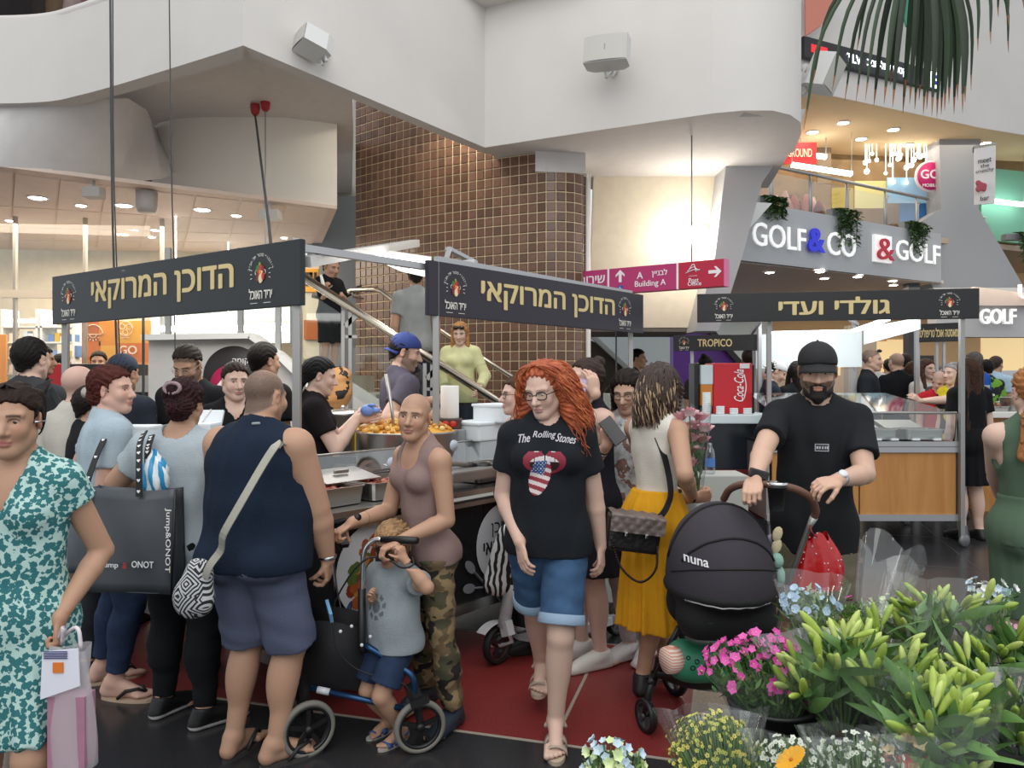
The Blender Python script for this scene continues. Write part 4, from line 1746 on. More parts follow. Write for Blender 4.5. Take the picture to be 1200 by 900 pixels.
wall_poly('wall_leaning_column',[(846,128,9.4),(944,128,9.4),(936,152,9.4),(893,214,9.4),(870,300,9.4),(842,388,9.4),(815,388,9.4),(838,300,9.4),(851,190,9.4)],M_('grey'),(0,.5,0))
wl_lamp=empty('wall_lamp',P(818,276,9.8),'round bright wall lamp glowing on the cream wall above the pink sign','lamp')
b=B()
b.lathe([(.16,.03),(.16,-.02),(.15,-.03)],P(818,276,9.86),24,basis(Vector((1,0,0)),Vector((0,0,1)),Vector((0,-1,0))))
b.obj('housing',M_('white'),wl_lamp)
b=B()
b.lathe([(.001,.05),(.10,.045),(.15,.03)],P(818,276,9.86),24,basis(Vector((1,0,0)),Vector((0,0,1)),Vector((0,-1,0))))
b.obj('diffuser',mat('wall_lamp_glow','#ffffff',.5,emit=(1,.95,.86),estr=30),wl_lamp)
pl=bpy.data.lights.new('wall_lamp_light','POINT')
pl.energy=30
pl.color=(1,.94,.84)
pl.shadow_soft_size=.12
po=bpy.data.objects.new('wall_lamp_light',pl)
po.location=P(814,276,9.45)
C.objects.link(po)
wall_poly('wall_far',[(690,340,17.5),(905,340,17.5),(905,525,17.5),(690,525,17.5)],mat('far_grey_blue','#b4c0c6',.7))
es=empty('escalator',G(735,12.5),'dark flank of an escalator rising away behind the stall','escalator')
b=B()
b.prism([P(690,398,12.5),P(704,404,12.5),P(772,470,12.5),P(772,555,12.5),P(690,555,12.5)],(0,.3,0))
b.obj('flank',mat('escalator_dark','#2e2826',.5),es)
b=B()
b.bar(P(690,390,12.45),P(780,474,12.45),.12,.07)
b.obj('handrail',mat('escalator_rail','#9aa0a4',.4),es)
es2=empty('escalator',G(850,14),'purple printed flank of the farther escalator','escalator')
b=B()
b.prism([P(789,383,14),P(825,383,14),P(873,438,14),P(873,542,14),P(789,542,14)],(0,.3,0))
b.obj('flank',mat('escalator_purple','#5b2a8c',.5,var=.15,vscale=4),es2)
b=B()
b.bar(P(824,378,13.9),P(880,440,13.9),.10,.1)
b.obj('handrail',M_('black'),es2)
text('lettering','C',P(843,432,13.96),XR,.18,mat('purple_print','#7f5aa8',.5),es2,.0)
wall_poly('wall_shops',[(860,320,18),(1240,320,18),(1240,530,18),(860,530,18)],mat('shop_beige','#d8b58a',.8))
warmg=mat('shop_glow_panel','#f4d08a',.6,emit=(1,.78,.45),estr=.45)  # warm light of the shop interior put into the panels as emission
for k,(x0,x1,y0,y1)in enumerate(((1040,1072,398,436),(1020,1040,400,436),(1150,1200,392,440),(950,985,410,440))):
 poster('shop_glow_panel','warm lit cupboard panel on the far shop wall, %s'%('seen between the frame posts','beside the grey partition','behind the kitchen woman','above the kneeling cap')[k],x0,x1,y0,y1,17.97,warmg,cat='shop panel')
b=B()
b.box(P(1008,430,15)+Vector((0,0,-.3)),(.55,.2,2.2))
structure(b.obj('wall_partition',mat('partition_taupe','#a99d8e',.8)))
b=B()
b.box(P(1188,470,12.6),(.62,.1,1.0))
structure(b.obj('wall_partition',mat('partition_white','#c7ccd0',.7)))
b=B()
p=P(1068,425,14)
b.box(p+Vector((0,0,-.1)),(.55,.5,.45))
b.box((p.x,p.y,(p.z+3.3)/2),(.2,.2,3.3-p.z))
tag(b.obj('dark_hood',mat('hood_dark','#33353a',.5)),'dark extractor hood hanging over the far kitchen','hood')
fs=poster('shop_sign','small red sign over the far shop, partly hidden by the stall roof',1008,1028,393,400,17.95,mat('sign_red','#b51f2b',.5),cat='sign')
st=empty('staircase',G(480,7.8),'pale staircase climbing along the brown tiled wall','stairs')
conc=mat('stair_stone','#b7b3a8',.7,var=.08)
sx0,sz0=-1.87,1.60
n_st=10
for k in range(n_st):
 z=sz0-.19*k
 x=sx0+.255*k
 if z<.05:
  break
 b=B()
 b.box((x+.13,8.22,z-.095),(.30,1.35,.19))
 b.box((x+.13,8.22,(z-.16)/2),(.26,1.33,max(.02,z-.16)))
 b.obj('step',conc,st)
b=B()
b.box((-3.1,8.4,1.52),(2.5,1.9,.16))
b.obj('landing',conc,st)
b=B()
b.prism([(-1.95,7.48,1.78),(.62,7.48,.14),(.62,7.48,0),(-.1,7.48,0),(-1.95,7.48,1.2)],(0,.06,0))
b.obj('stringer',mat('stringer_white','#cfccc6',.7),st)
rl=empty('stair_balustrade',G(480,7.45),'steel balustrade with glass panes and a round sloping handrail','handrail')
b=B()
h0,h1=P(345,318,7.45),P(612,489,7.45)
b.tube([h0,h1],.042,12)
b.obj('handrail',mat('polished_rail','#c9bfae',.22,metal=1.),rl)
for px in(404,500):
 t=(px-345)/(612-345)
 top_=h0+(h1-h0)*t
 for dx in(-.02,.05):
  b=B()
  b.box((top_.x+dx,7.47,top_.z-.62),(.035,.02,1.1))
  b.obj('post',M_('steel2'),rl)
 b=B()
 b.bar(top_+Vector((.0,.02,-.22)),top_+Vector((.16,.02,-.06)),.05,.02,(0,1,0))
 b.bar(top_+Vector((.0,.02,-.32)),top_+Vector((.12,.02,-.32)),.03,.02,(0,1,0))
 b.obj('bracket',M_('steel2'),rl)
for t0,t1 in((.0,.2),(.24,.56),(.6,.95)):
 a_,c_=h0+(h1-h0)*t0,h0+(h1-h0)*t1
 b=B()
 b.prism([a_+Vector((0,.03,-.12)),c_+Vector((0,.03,-.12)),c_+Vector((0,.03,-.85)),a_+Vector((0,.03,-.85))],(0,.008,0))
 b.obj('pane',clear_mat('rail_glass',(.93,.97,.96),.05),rl)
wr_=empty('wall_handrail',P(440,340,9.2),'bent steel handrail fixed along the brown tiled wall','handrail')
b=B()
hp=[P(404,344,9.6),P(413,340,9.45),P(440,339,9.2),P(447,341,9.15),P(470,358,9.0),P(560,416,8.75),P(612,450,8.65)]
b.tube(hp,.032,10)
b.obj('handrail',mat('polished_rail','#c9bfae',.22,metal=1.),wr_)
b=B()
for q in(hp[1],hp[4],hp[5]):
 b.tube([q,q+Vector((0,.02,-.08)),q+Vector((.08,.25,-.08))],.014,6)
b.obj('bracket',M_('steel2'),wr_)
b=B()
b.tube([P(366,346,10.3),P(395,352,10.3),P(420,338,10.3),P(425,336,10.3)],.035,8)
tag(b.obj('handrail',M_('black')),'short black handrail behind the boy on the landing','handrail')
rp=empty('ramp_parapet',G(240,7.0),'white parapet of the ramp with steel posts and glass above it','parapet')
b=B()
b.prism([P(174,398,7.0),P(297,396,7.0),P(330,420,7.0),P(410,500,7.0),P(410,646,7.0),P(174,646,7.0)],(0,.14,0))
b.obj('wall_panel',mat('parapet_white','#cdc9c3',.75,var=.03),rp)
b=B()
top_=[P(172,396,6.97),P(297,394,6.97),P(330,417,6.97),P(410,495,6.97)]
for i in range(3):
 b.bar(top_[i],top_[i+1],.22,.05,(0,0,1))
b.obj('coping',mat('parapet_top','#e1ded8',.6),rp)
for px in(197,282,326):
 b=B()
 p=P(px,398 if px<300 else 418,7.05)
 b.box((p.x,p.y,p.z+.42),(.05,.03,.84))
 b.obj('post',M_('steel2'),rp)
b=B()
b.add([P(172,396,7.05),P(326,396,7.05),P(326,330,7.05),P(172,330,7.05)],[(0,1,2,3)])
b.obj('pane',clear_mat('rail_glass',(.93,.97,.96),.05),rp)
for(px0,px1,py,D)in((180,232,385,9.6),(205,330,384,11.5)):
 b=B()
 b.bar(P(px0,py,D),P(px1,py+1,D),.1,.07)
 b.tube([P((px0+px1)/2,py,D),Vector((P((px0+px1)/2,py,D).x,D,CZ+.02))],.008,4)
 tag(b.obj('tube_light',mat('tube_glow','#ffffff',.5,emit=(.95,1,1),estr=7)),'white tube light in the shop %s'%('over the ramp' if D<10 else 'running far behind the ramp glass'),'light')
wall_poly('wall_counter_back',[(176,378,11.8),(340,378,11.8),(340,402,11.8),(176,402,11.8)],mat('back_counter_pale','#cfd6d8',.6))
wall_poly('wall_counter_back',[(176,345,12.0),(340,345,12.0),(340,378,12.0),(176,378,12.0)],mat('back_mint','#bfd2d0',.5))
sg=empty('floor_sign',P(278,440,6.95),'round black sign with a magenta circle and the digit 4 on the white parapet','sign')
RR=basis(Vector((1,0,0)),Vector((0,0,1)),Vector((0,-1,0)))
cc=P(274,441,6.97)
b=B()
b.lathe([(.001,.012),(.272,.012),(.276,.006),(.276,0)],cc,40,RR)
b.obj('disc',mat('sign_black','#231b1c',.5),sg)
b=B()
cc2=P(270,452,6.955)
b.lathe([(.001,.006),(.185,.006),(.185,0)],cc2,36,RR)
b.obj('circle',mat('sign_magenta','#b3124f',.5),sg)
text('digit','4',P(266,448,6.943),XR,.26,mat('sign_letter','#efe9e4',.5),sg,.02)
text('lettering','קומה',P(282,424,6.95),XR,.062,mat('sign_letter','#efe9e4',.5),sg,.01)
gf=[(856,11.0),(868,11.2),(1085,13.7),(1103,13.9)]
b=B()
for i in range(3):
 p,q=gf[i],gf[i+1]
 b.add([atz(*p,3.28),atz(*q,3.28),atz(*q,4.16),atz(*p,4.16),atz(p[0],p[1]+.3,3.28),atz(q[0],q[1]+.3,3.28),atz(p[0],p[1]+.3,4.16),atz(q[0],q[1]+.3,4.16)],[(0,1,2,3),(0,4,5,1),(3,2,7,6)])
structure(b.obj('wall_shopfront',mat('shopfront_grey','#aeb0b3',.7)))
b=B()
b.prism([atz(838,11.1,3.27),atz(1085,13.8,3.27),atz(1260,15.7,3.27),atz(1260,18,3.27),atz(838,18,3.27)],(0,0,.06))
structure(b.obj('ceiling_shopfront',M_('ceil')))
for q in((961,317),(966,325),(1005,323),(1046,328),(1047,333),(902,318),(1165,372)):
 downlight(q[0],q[1],3.27,.075,'downlights under the grey shopfront','round downlight in the soffit below the big white shop letters')
wall_poly('wall_haunch',[(1100,140,14.0),(1150,140,14.0),(1147,245,14.0),(1205,345,14.0),(1098,345,14.0),(1058,273,14.0),(1103,245,14.0)],mat('haunch_grey','#9c9ea2',.75),(0,.5,0))
wall_poly('wall_haunch',[(868,236,11.1),(905,238,11.15),(872,275,11.1)],mat('haunch_light','#d5d5d5',.7),(0,.05,0))
wall_poly('wall_right_front',[(1098,345,13.0),(1240,345,13.0),(1240,395,13.0),(1098,395,13.0)],M_('grey'),(0,.3,0))
wall_poly('wall_right_front',[(1142,336,12.85),(1215,345,12.85),(1215,358,12.85),(1135,358,12.85)],M_('ceil'),(0,.1,0))
uz=5.9
b=B()
uf=[(900,11.2),(940,11.56),(1150,13.36),(1300,14.6)]
for i in range(3):
 p,q=uf[i],uf[i+1]
 b.add([atz(*p,uz),atz(*q,uz),atz(*q,8.4),atz(*p,8.4)],[(0,1,2,3)])
structure(b.obj('wall_upper_front',M_('white')))
b=B()
b.prism([atz(880,11.1,uz),atz(940,11.57,uz),atz(1150,13.37,uz),atz(1300,14.61,uz),atz(1300,18,uz),atz(880,18,uz)],(0,0,.08))
structure(b.obj('ceiling_upper',M_('warm')))
for q in((952,154),(988,143),(1009,162),(1047,151),(1064,169),(1155,167)):
 downlight(q[0],q[1],uz,.09,'downlights in the warm upper ceiling','round downlight in the warm yellow ceiling of the upper floor')
b=B()
b.prism([atz(845,11.3,4.0),atz(1085,13.75,4.0),atz(1260,15.6,4.0),atz(1260,19,4.0),atz(845,19,4.0)],(0,0,.1))
structure(b.obj('floor_upper',mat('upper_floor','#b9a58a',.5)))
area('upper_light',atz(1010,14.2,5.8),(0,0,0),4,2,48,(1,.90,.74))
area('right_shop_light',atz(1040,14.5,3.2),(0,0,0),5,4,110,(1,.88,.70))
wall_poly('wall_upper_shop',[(870,120,14.7),(1260,120,15.6),(1260,290,15.6),(870,270,14.7)],mat('upper_shop_wall','#8a6f4c',.7,var=.3,vscale=2.2))
wall_poly('wall_upper_green',[(1150,196,15.2),(1240,205,15.2),(1240,290,15.2),(1150,280,15.2)],mat('upper_green','#79b79c',.7))
# ==========================================================
steel,steel2,alu,black=M_('steel'),M_('steel2'),M_('alu'),M_('black')
gold=mat('sign_gold','#d9c48c',.55)
signwhite=mat('sign_white','#e8e4dc',.5)
board=mat('sign_board','#23282c',.42,spec=.4)
board2=mat('sign_board_plum','#2c2833',.42,spec=.4)
vegc=['#c23a2c','#3f7a3a','#e2d6a8','#d98a2b','#7c2740','#86a84a']
def emblem(parent,c,R,s,small=False):
 """the food fair's crest: a pot of vegetables with rays, an arc of letters above, the fair's name below"""
 c=Vector(c)
 b=B()
 arc_text(b,'דיזנגוף סנטר תל-אביב',c,R,.60*s,.15*s,PI*.93,PI*.07)
 b.obj('arc_lettering',signwhite,parent)
 text('fair_name','יריד האוכל',c+R@Vector((0,-.62*s,0)),R,.34*s,signwhite,parent,.02,fit=1.15*s)
 b=B()
 for sg in(1,-1):
  for dy in(-.12,.0,.12):
   b.bar(c+R@Vector((sg*.42*s,dy*s,.001)),c+R@Vector((sg*.50*s,(dy*1.25+.0)*s,.001)),.018*s,.003)
 b.bar(c+R@Vector((-.5*s,-.92*s,.001)),c+R@Vector((-.16*s,-.92*s,.001)),.014*s,.003)
 b.bar(c+R@Vector((.16*s,-.92*s,.001)),c+R@Vector((.5*s,-.92*s,.001)),.014*s,.003)
 b.obj('rays',signwhite,parent)
 rr=random.Random(int(s*1000))
 pts=[(-.13,.16,.085,.12,1),(.02,.2,.08,.11,0),(.13,.12,.07,.12,4),(-.08,.02,.08,.13,0),(.07,-.02,.09,.12,2),(-.14,-.10,.06,.15,4),(.02,-.16,.10,.14,2),(.14,-.08,.06,.13,0),(-.02,.30,.035,.06,5),(.0,.06,.05,.06,3)]
 for x,y,rx,ry,k in pts:
  b=B()
  n=12
  b.prism([c+R@Vector(((x+rx*math.cos(2*PI*j/n))*s,(y+ry*math.sin(2*PI*j/n))*s,.0))for j in range(n)],R@Vector((0,0,.002+.0004*pts.index((x,y,rx,ry,k)))))
  b.obj('vegetable',mat('crest_%d'%k,vegc[k],.6),parent)
 b=B()
 for sg in(1,-1):
  b.tube([c+R@Vector((sg*(.20+.06*math.sin(t*PI/6))*s,(.05+.07*math.cos(t*PI/6))*s,.001))for t in range(7)],.012*s,4)
 b.obj('pot_handle',signwhite,parent)
def sign(name,label,p0,p1,z0,z1,mt,words_,th=.035,group=None,bold=.03,frac=.42,fit=None,crest=(.09,.88),hgt=None,csz=None):
 """p0,p1 = (x,y) ends as seen left to right; z0,z1 = (bottom, top)"""
 a,c=Vector((p0[0],p0[1],0)),Vector((p1[0],p1[1],0))
 d=(c-a)
 L=d.length
 d.normalize()
 n=Vector((d.y,-d.x,0))
 H=z1-z0
 mid=(a+c)/2+Vector((0,0,(z0+z1)/2))
 R=basis(d,Vector((0,0,1)),n)
 t=empty(name,(mid.x,mid.y,z0),label,'sign',group)
 b=B()
 b.box(mid,(L,H,th),R,.004)
 b.obj('board',mt,t)
 f=mid+n*(th/2+.002)
 text('lettering',words_,f+d*(0 if crest else 0),R,H*(hgt or frac),gold,t,bold,fit=fit)
 for u in crest or():
  emblem(t,f+d*(u-.5)*L+Vector((0,0,.04*H)),R,csz or H*.5)
 return t
pA,pC=G(64,5.69),G(355,4.1)
t=sign('stall_sign','dark green stall sign with gold Hebrew letters over the servers, by the ramp',pA,pC,1.975,2.328,board,'הדוכן המרוקאי',fit=1.62,hgt=.56)
pB0,pB1=G(500,4.91),G(752,7.05)
t=sign('stall_sign','plum stall sign with gold Hebrew letters above the redheaded woman',pB0,pB1,1.985,2.338,board2,'הדוכן המרוקאי',fit=1.75,hgt=.54)
fr=empty('stall_gazebo',G(348,4.14),'steel post frame that carries the first stall\'s two signs and lamps','stall frame')
post_w=.042
def post(px,D,z1,parent,z0=0,w_=.042,mt=steel2):
 b=B()
 p=G(px,D)
 b.box((p.x,p.y,(z0+z1)/2),(w_,w_,z1-z0),None,.004)
 o=b.obj('post',mt,parent)
 return o
for px,D in((348,4.16),(77,5.75),(511,4.99),(739,7.08)):
 post(px,D,2.34,fr)
b=B()
b.bar(P(357,307,4.16),P(487,285,6.6),.07,.06)
b.obj('beam',mat('beam_white','#c8c8c6',.45,metal=.4),fr)
b=B()
b.bar(G(348,4.2,2.3),G(511,5.03,2.3),.04,.04)
b.bar(G(511,5.03,2.36),G(739,7.1,2.36),.04,.04)
b.bar(G(77,5.79,2.3),G(348,4.2,2.3),.04,.04)
o=b.obj('rail',alu,fr)
o['kind']='stuff'
b=B()
b.prism([P(424,297,5.7),P(445,294,5.75),P(505,303,5.1),P(505,326,5.1),P(470,318,5.4)],(0,.05,.02))
b.obj('canopy_panel',mat('canopy_white','#e6e4e0',.7),fr)
b=B()
b.bar(P(440,299,5.62),P(502,312,5.05),.05,.035)
b.obj('lamp_tube',mat('lamp_tube_glow','#ffffff',.5,emit=(1,1,.98),estr=5),fr)
b=B()
b.bar(P(522,306,5.2),P(527,291,5.4),.03,.02)
b.bar(P(524,291,5.4),P(557,308,5.6),.05,.025)
b.bar(P(540,308,5.5),P(556,306,5.5),.05,.025)
b.obj('lamp_bracket',alu,fr)
area('stall_light',G(330,5.7,2.3),(0,0,0),1.8,1.2,22,(1,.98,.95))
K=Vector((-1.0,3.47,0))
dB,nB=Vector((.64,.768,0)),Vector((-.768,.64,0))
dA,nA=Vector((-.768,.64,0)),Vector((.64,.768,0))
def CB(s,t,z):
 return K+dB*s+nB*t+Vector((0,0,z))
def CA(s,t,z):
 return K+dA*s+nA*t+Vector((0,0,z))
blackwood=mat('black_stained_wood','#1b1c1f',.5,var=.3,vscale=30,bump=.15,bscale=25)
ct=empty('stall_counter',K+Vector((.6,1.0,0)),'black counter with steel trim and round printed emblems under the food','counter')
LB=3.9
for k in range(6):
 s0,s1=.03+k*LB/6,.03+(k+1)*LB/6-.006
 b=B()
 b.prism([CB(s0,.02,.31),CB(s1,.02,.31),CB(s1,.02,.86),CB(s0,.02,.86)],nB*.03)
 b.obj('panel',blackwood,ct)
for k in range(4):
 s0,s1=.03+k*.7,.03+(k+1)*.7-.006
 b=B()
 b.prism([CA(s0,.02,.31),CA(s1,.02,.31),CA(s1,.02,.86),CA(s0,.02,.86)],nA*.03)
 b.obj('panel',blackwood,ct)
for z0,z1,o in((.25,.31,.0),(.86,.885,-.03),(.925,.955,-.05)):
 b=B()
 b.prism([CB(0,o,z0),CB(LB,o,z0),CB(LB,o+.07,z0),CB(0,o+.07,z0)],(0,0,z1-z0))
 b.obj('trim',steel,ct)
 b=B()
 b.prism([CA(0.0,o,z0),CA(2.85,o,z0),CA(2.85,o+.07,z0),CA(.0,o+.07,z0)],(0,0,z1-z0))
 b.obj('trim',steel,ct)
b=B()
b.prism([CB(.02,.02,.93),CB(LB,.02,.93),CB(LB,1.05,.93),CB(.42,1.05,.93),CA(2.85,.42,.93),CA(2.85,.02,.93)],(0,0,.02))
b.obj('worktop',steel2,ct)
b=B()
b.prism([CB(.06,.06,.27),CB(LB-.05,.06,.27),CB(LB-.05,1.0,.27),CB(.40,1.0,.27),CA(2.8,.40,.27),CA(2.8,.06,.27)],(0,0,.02))
b.obj('base_shelf',mat('dark_shelf','#1a1a1c',.7),ct)
for s_,t_ in((.1,.12),(1.9,.12),(3.75,.12),(3.75,.9),(1.9,.9)):
 b=B()
 p=CB(s_,t_,0)
 b.box(p+Vector((0,0,.17)),(.04,.04,.2))
 b.lathe([(.001,-.015),(.045,-.015),(.045,.015),(.001,.015)],p+Vector((0,0,.046)),14,basis(Vector((0,0,1)),nB,dB))
 b.obj('castor',black,ct)
for s_ in(.9,2.7):
 b=B()
 p=CA(s_,.12,0)
 b.box(p+Vector((0,0,.17)),(.04,.04,.2))
 b.lathe([(.001,-.015),(.045,-.015),(.045,.015),(.001,.015)],p+Vector((0,0,.046)),14,basis(Vector((0,0,1)),nA,dA))
 b.obj('castor',black,ct)
RB=basis(dB,Vector((0,0,1)),-nB)
emw=mat('emblem_white','#dfe2e6',.5)
c=CB(1.49,.012,.60)
b=B()
n=40
b.prism([c+RB@Vector((.235*math.cos(2*PI*j/n),.235*math.sin(2*PI*j/n),0))for j in range(n)],RB@Vector((0,0,.003)))
em=b.obj('emblem_disc',emw,ct)
inkb=mat('emblem_ink','#17181b',.5)
text('lettering','הדוכן',c+RB@Vector((0,.085,.005)),RB,.085,inkb,em,.0)
text('lettering','המרוקאי',c+RB@Vector((0,-.03,.005)),RB,.105,inkb,em,.02,fit=.36)
b=B()
for sg in(1,-1):
 q0,q1=c+RB@Vector((-.27,-.05*sg-.17,.006)),c+RB@Vector((.02,.07*sg-.33,.006))
 b.bar(q0,q1,.022,.006)
 ax_=(q0-q1).normalized()
 sx_=RB@Vector((0,0,1))
 sx_=sx_.cross(ax_)
 b.prism([q0+ax_*(.035+.05*math.cos(2*PI*k/14))+sx_*.028*math.sin(2*PI*k/14)for k in range(14)],RB@Vector((0,0,.004)))
b.obj('cutlery_print',mat('cutlery_print_grey','#8d9299',.5),ct)
c=CB(.50,.012,.63)
b=B()
b.prism([c+RB@Vector((.24*math.cos(2*PI*j/n),.24*math.sin(2*PI*j/n),0))for j in range(n)],RB@Vector((0,0,.003)))
em=b.obj('emblem_disc',emw,ct)
rr=random.Random(11)
b=B()
pc_=['#8f3a22','#b35a2a','#5d7230','#c98a3d','#73451f']
for k in range(60):
 a,q=rr.uniform(0,2*PI),math.sqrt(rr.random())*.165
 x,y=q*math.cos(a),q*math.sin(a)*1.1-.03
 b.cm=rr.choice((0,1,1,3))if y>.06 or y<-.05 else rr.choice((2,2,2,3,4))
 r0=rr.uniform(.018,.035)
 b.prism([c+RB@Vector((x+r0*math.cos(j*PI/4)*rr.uniform(.7,1.2),y+r0*math.sin(j*PI/4),.003))for j in range(8)],RB@Vector((0,0,.001+k*.00005)))
b.obj('food_print',[mat('print_%d'%k,q,.6)for k,q in enumerate(pc_)],em)
def pan(name,label,c,d,L,Wd,H,fill,fcol,group='steel food pans on the black counter',seed=1,level=.55,bump=.012):
 d=Vector(d).normalized()
 n=Vector((-d.y,d.x,0))
 R=basis(d,n,Vector((0,0,1)))
 t=empty(name,c,label,'food pan',group)
 b=B()
 th=.006
 def ring(l,w_,z):
  out=[]
  for sx,sy in((1,1),(-1,1),(-1,-1),(1,-1)):
   for k in range(4):
    a={(1,1):0,(-1,1):PI/2,(-1,-1):PI,(1,-1):1.5*PI}[(sx,sy)]+k*PI/6
    q=min(l,w_)*.12
    out.append(Vector(c)+R@Vector((sx*(l/2-q)+q*math.cos(a),sy*(w_/2-q)+q*math.sin(a),z)))
  return out
 rings=[ring(L*.9,Wd*.88,0),ring(L*.95,Wd*.94,H*.9),ring(L*.95,Wd*.94,H),ring(L,Wd,H),ring(L,Wd,H-.006),ring(L*.92,Wd*.9,H-.008),ring(L*.88,Wd*.86,.008)]
 vs=[p for r_ in rings for p in r_]
 m=16
 fs=[(i*m+j,i*m+(j+1)%m,(i+1)*m+(j+1)%m,(i+1)*m+j)for i in range(len(rings)-1)for j in range(m)]
 fs+=[tuple(range(m))[::-1],tuple(range(6*m,7*m))]
 b.add(vs,fs,False)
 b.obj('tray',steel,t)
 if fill:
  rr=random.Random(seed)
  b=B()
  for k in range(fill):
   x,y=rr.uniform(-.42,.42)*L,rr.uniform(-.4,.4)*Wd
   r0=rr.uniform(.014,.03)
   b.cm=rr.randrange(len(fcol))
   b.ball(Vector(c)+R@Vector((x,y,H*level+rr.uniform(0,bump))),(r0,r0*rr.uniform(.7,1.2),r0*.7),7,Matrix.Rotation(rr.uniform(0,3),3,'Z'))
  b.cm=0
  b.prism([Vector(c)+R@Vector((sx*.43*L,sy*.42*Wd,H*level-.012))for sx,sy in((1,1),(-1,1),(-1,-1),(1,-1))],(0,0,.012))
  o=b.obj('food',[mat('food_'+q,q,.5,bump=.3,bscale=90)for q in fcol],t)
  o['kind']='stuff'
 return t
redf=['#8c3b2a','#a2543d','#b9745a','#7c2f22']
meat=['#7a4a30','#96613f','#b98a63','#5f3a26']
spots=[(.32,.20,.36,.27,'redf','steel pan of red stew beside the corner of the counter'),(.72,.20,.40,.30,'redf','steel pan of red stew right in front of the big couscous pot'),(.34,.52,.36,.27,'meat','steel pan of browned meat behind the corner pan'),(.76,.55,.40,.3,'redf','pan of red salad under the round price tag'),(1.55,.22,.42,.3,'meat','deep steel pan behind the woman in the mauve vest'),(2.05,.22,.42,.3,'redf','pan of red sauce under the dark ladle handle'),(2.55,.22,.42,.3,'meat','pan hidden behind the redheaded woman'),]
for i,(s_,t_,L,Wd,f_,lab)in enumerate(spots):
 pan('food_pan',lab,CB(s_,t_,.958),dB,L,Wd,.09,46,redf if f_=='redf' else meat,seed=i)
for i,s_ in enumerate((.55,1.1,1.65,2.2)):
 pan('food_pan','food pan on the servers\' side, number %s from the corner'%('one','two','three','four')[i],CA(s_,.22,.958),dA,.42,.3,.08,40,(meat,redf)[i%2],seed=20+i)
for k,(s_,t_)in enumerate(((.56,.36),(1.08,.30))):
 b=B()
 p=CB(s_,t_,1.065)
 b.box(p,(.36,.24,.008),basis(dB,nB,Vector((0,0,1)))@Matrix.Rotation(.18,3,'X'),.003)
 b.box(p+Vector((0,0,.02)),(.09,.02,.02),basis(dB,nB,Vector((0,0,1))),.003)
 tag(b.obj('pan_lid',steel),'flat steel pan lid lying across the pans %s'%('by the corner' if k==0 else 'beside the big pot'),'lid')
def pot(name,label,c,r,H,fcol=None,heap=.06,group=None,nfood=220,level=.0):
 t=empty(name,c,label,'pot',group)
 b=B()
 b.lathe([(.001,0),(r*.98,0),(r,.02),(r,H-.01),(r*1.02,H),(r*1.005,H+.004),(r*.97,H-.004),(r*.965,.02)],c,40)
 b.obj('body',steel,t)
 for sg in(1,-1):
  b=B()
  cc=Vector(c)+Vector((0,0,H*.66))
  a0=-PI/2+.35+(0 if sg>0 else PI)
  pts=[]
  for k,(da,dr,dz)in enumerate(((-.24,0,0),(-.22,.05,-.005),(0,.07,-.02),(.22,.05,-.005),(.24,0,0))):
   a=a0+da
   pts.append(cc+Vector(((r+dr)*math.cos(a),(r+dr)*math.sin(a),dz)))
  b.tube(smooth_path(pts,5),.009,8)
  b.obj('handle',M_('chrome'),t)
 if fcol:
  rr=random.Random(int(r*1000))
  b=B()
  for k in range(nfood):
   a,q=rr.uniform(0,2*PI),math.sqrt(rr.random())*r*.92
   z=H+level+heap*(1-(q/r)**2)+rr.uniform(-.01,.008)
   b.cm=rr.randrange(len(fcol))
   r0=rr.uniform(.012,.03)
   b.ball(Vector(c)+Vector((q*math.cos(a),q*math.sin(a),z)),(r0,r0*.8,r0*.7),6,Matrix.Rotation(rr.uniform(0,3),3,'Z'))
  b.cm=0
  b.lathe([(.001,H+level+heap*.9),(r*.5,H+level+heap*.66),(r*.95,H+level)],c,24)
  o=b.obj('food',[mat('food_'+q,q,.55,bump=.3,bscale=90)for q in fcol],t)
  o['kind']='stuff'
 return t
cous=['#d09a3a','#c5862c','#dcb468','#b9742a','#e0c488']
b=B()
b.box(CB(1.42,.78,.988),(.6,.6,.055),basis(dB,nB,Vector((0,0,1))),.01)
tag(b.obj('gas_ring',black),'black burner stand under the big couscous pot','burner')
pot('cooking_pot','wide steel pot heaped with yellow couscous behind the shaved-headed woman',CB(1.42,.78,1.017),.33,.22,cous,.07)
b=B()
p=CB(1.25,.72,1.27)
b.tube([p,p+Vector((-.02,.05,.12)),p+Vector((-.055,.05,.34))],[.010,.010,.013],8)
b.ball(p+Vector((0,0,-.01)),(.05,.04,.012),10)
tag(b.obj('serving_spoon',steel),'long steel spoon standing in the couscous','spoon')
pot('cooking_pot','steel bowl of pale yellow food beside the white foam boxes',CB(2.35,.62,.958),.22,.14,cous,.03,nfood=120)
pot('cooking_pot','tall steel pot with a lid at the ponytailed server',G(402,6.0,1.0),.16,.30)
b=B()
b.lathe([(.001,.03),(.06,.028),(.165,.004),(.168,-.004)],G(402,6.0,1.31),24)
b.ball(G(402,6.0,1.35),.02,8)
tag(b.obj('pot_lid',steel),'domed steel lid on the tall pot','lid')
bt=empty('back_table',G(400,6.0),'dark back table that carries the tall pot and packets','table')
b=B()
b.box(G(430,6.05,.965),(1.3,.6,.05))
b.obj('tabletop',black,bt)
for dx in(-.6,.6):
 for dy in(-.25,.25):
  b=B()
  b.box(G(430,6.05,.47)+Vector((dx,dy,0)),(.04,.04,.94))
  b.obj('leg',black,bt)
b=B()
b.box(G(424,5.9,1.10),(.11,.05,.20),Matrix.Rotation(.2,3,'Z'),.012)
